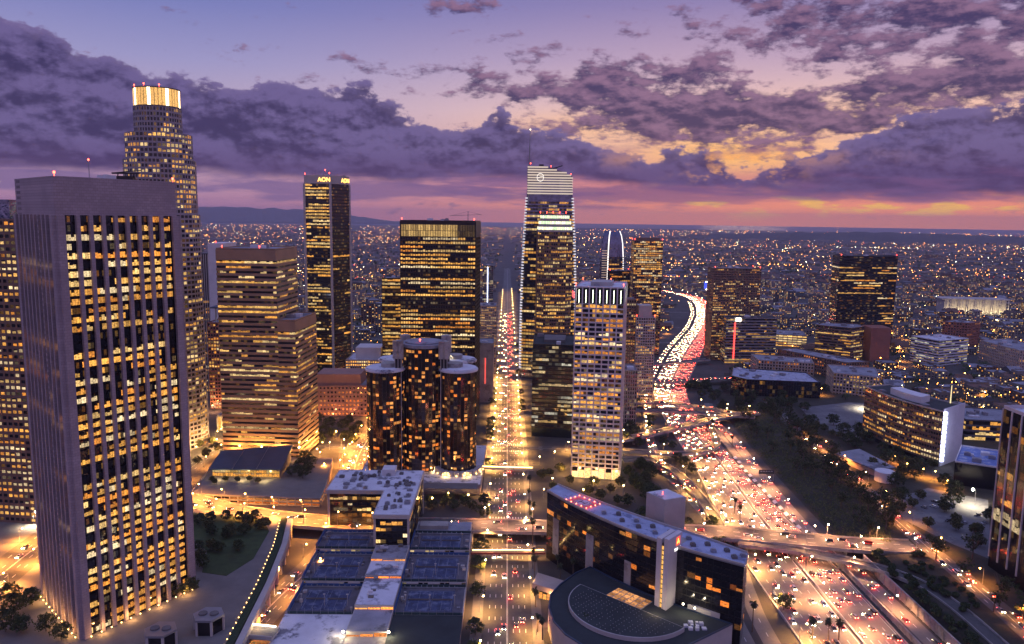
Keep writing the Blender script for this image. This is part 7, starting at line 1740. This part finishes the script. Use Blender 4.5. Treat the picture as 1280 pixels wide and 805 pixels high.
for cxx, cyy, n, sx_, sy_, m in ((2900, 6200, 40, 190, 60, 2), (-700, 2900, 60, 130, 130, 1), (-480, 2500, 50, 150, 60, 3), (-2500, 5600, 50, 500, 120, 1), (-2300, 4300, 40, 500, 40, 0), (900, 3600, 60, 600, 12, 0), (1500, 2900, 40, 300, 12, 3), (2300, 3300, 60, 500, 60, 0), (1150, 2200, 30, 250, 60, 0), (-1900, 6900, 120, 1500, 250, 0), (600, 2750, 40, 190, 9, 3), (640, 2760, 40, 190, 9, 0)):
    for k in range(n): far_lamp(cxx+FR.gauss(0, sx_), cyy+FR.gauss(0, sy_), m if FR.random() < .75 else 1, 1.05)
tag(fl.build('city_lights', LM), 'street lamps and lit signs of the city spreading to the horizon', 'city lights', kind='stuff')
# lamps standing in the blocks right of the freeway and beyond the towers: real ones
pts = []
while len(pts) < 76:
    y = FR.uniform(780, 1500); x = FR.uniform(270, 1000) if FR.random() < .8 else FR.uniform(-700, -420)
    if in_view(x, y) and not blocked(x, y): pts.append((x, y, FR.uniform(0, 6)))
far_lamps('orange', 8, 26000, pts, 'sodium street lamps in the blocks of low buildings beyond the freeway')
print('lamps', N_LAMP)
# blue lit billboard by the freeway bend
bb = thing('billboard', 'blue lit billboard with a pale triangle beside the freeway bend', 'billboard', (560, 2120, 0))
MB().tube((560, 2120, 0), (560, 2120, 22), .9).build('post', STEEL, bb); MB().box(548, 572, 2118, 2120.4, 22, 42).build('panel', emit('billboard_blue', (.06, .10, .75), 1.3), bb)
MB().box(551, 569, 2117.4, 2117.9, 40, 43).box(553, 567, 2117.4, 2117.9, 19, 22).build('panel_lamp', WHITETUBE, bb)
MB().poly([(554, 2117.6, 26), (566, 2117.6, 26), (560, 2117.6, 39)]).build('triangle', emit('billboard_pale', (.75, .72, 1), 1.3), bb)
# overhead road sign at the exit
sg = thing('road_sign', 'dark rectangular road sign on posts above the freeway exit lanes', 'road sign', (211, 604, 0)); MB().tube((208.6, 604, 0), (208.6, 604, 8), .2).tube((220.2, 604, 0), (220.2, 604, 8), .2).build('post', STEEL, sg); MB().box(208, 220.5, 603.6, 603.9, 6.0, 9.6).build('panel', surf('sign_back', (.03, .04, .05), .7), sg); lt = MB(); [lt.box(209.2+k*2.1, 210.7+k*2.1, 603.5, 603.59, 8.0, 8.7) for k in range(5)]; lt.build('legend_line', surf('sign_grey', (.35, .36, .38), .7), sg)

# ---------------------------------------------------------------- evening air
Hb = MB().box(-30000, 30000, -900, 26500, -32, 440)
hm = bpy.data.materials.new('evening_air'); hm.use_nodes = True; n_ = hm.node_tree.nodes; n_.clear(); out = n_.new('ShaderNodeOutputMaterial'); pv = n_.new('ShaderNodeVolumePrincipled')
pv.inputs['Color'].default_value = (.86, .80, .96, 1); pv.inputs['Density'].default_value = 3.8e-5; pv.inputs['Anisotropy'].default_value = .1; hm.node_tree.links.new(pv.outputs[0], out.inputs['Volume'])
tag(Hb.build('haze', hm), 'thin violet evening haze over the whole city', 'haze', kind='stuff')
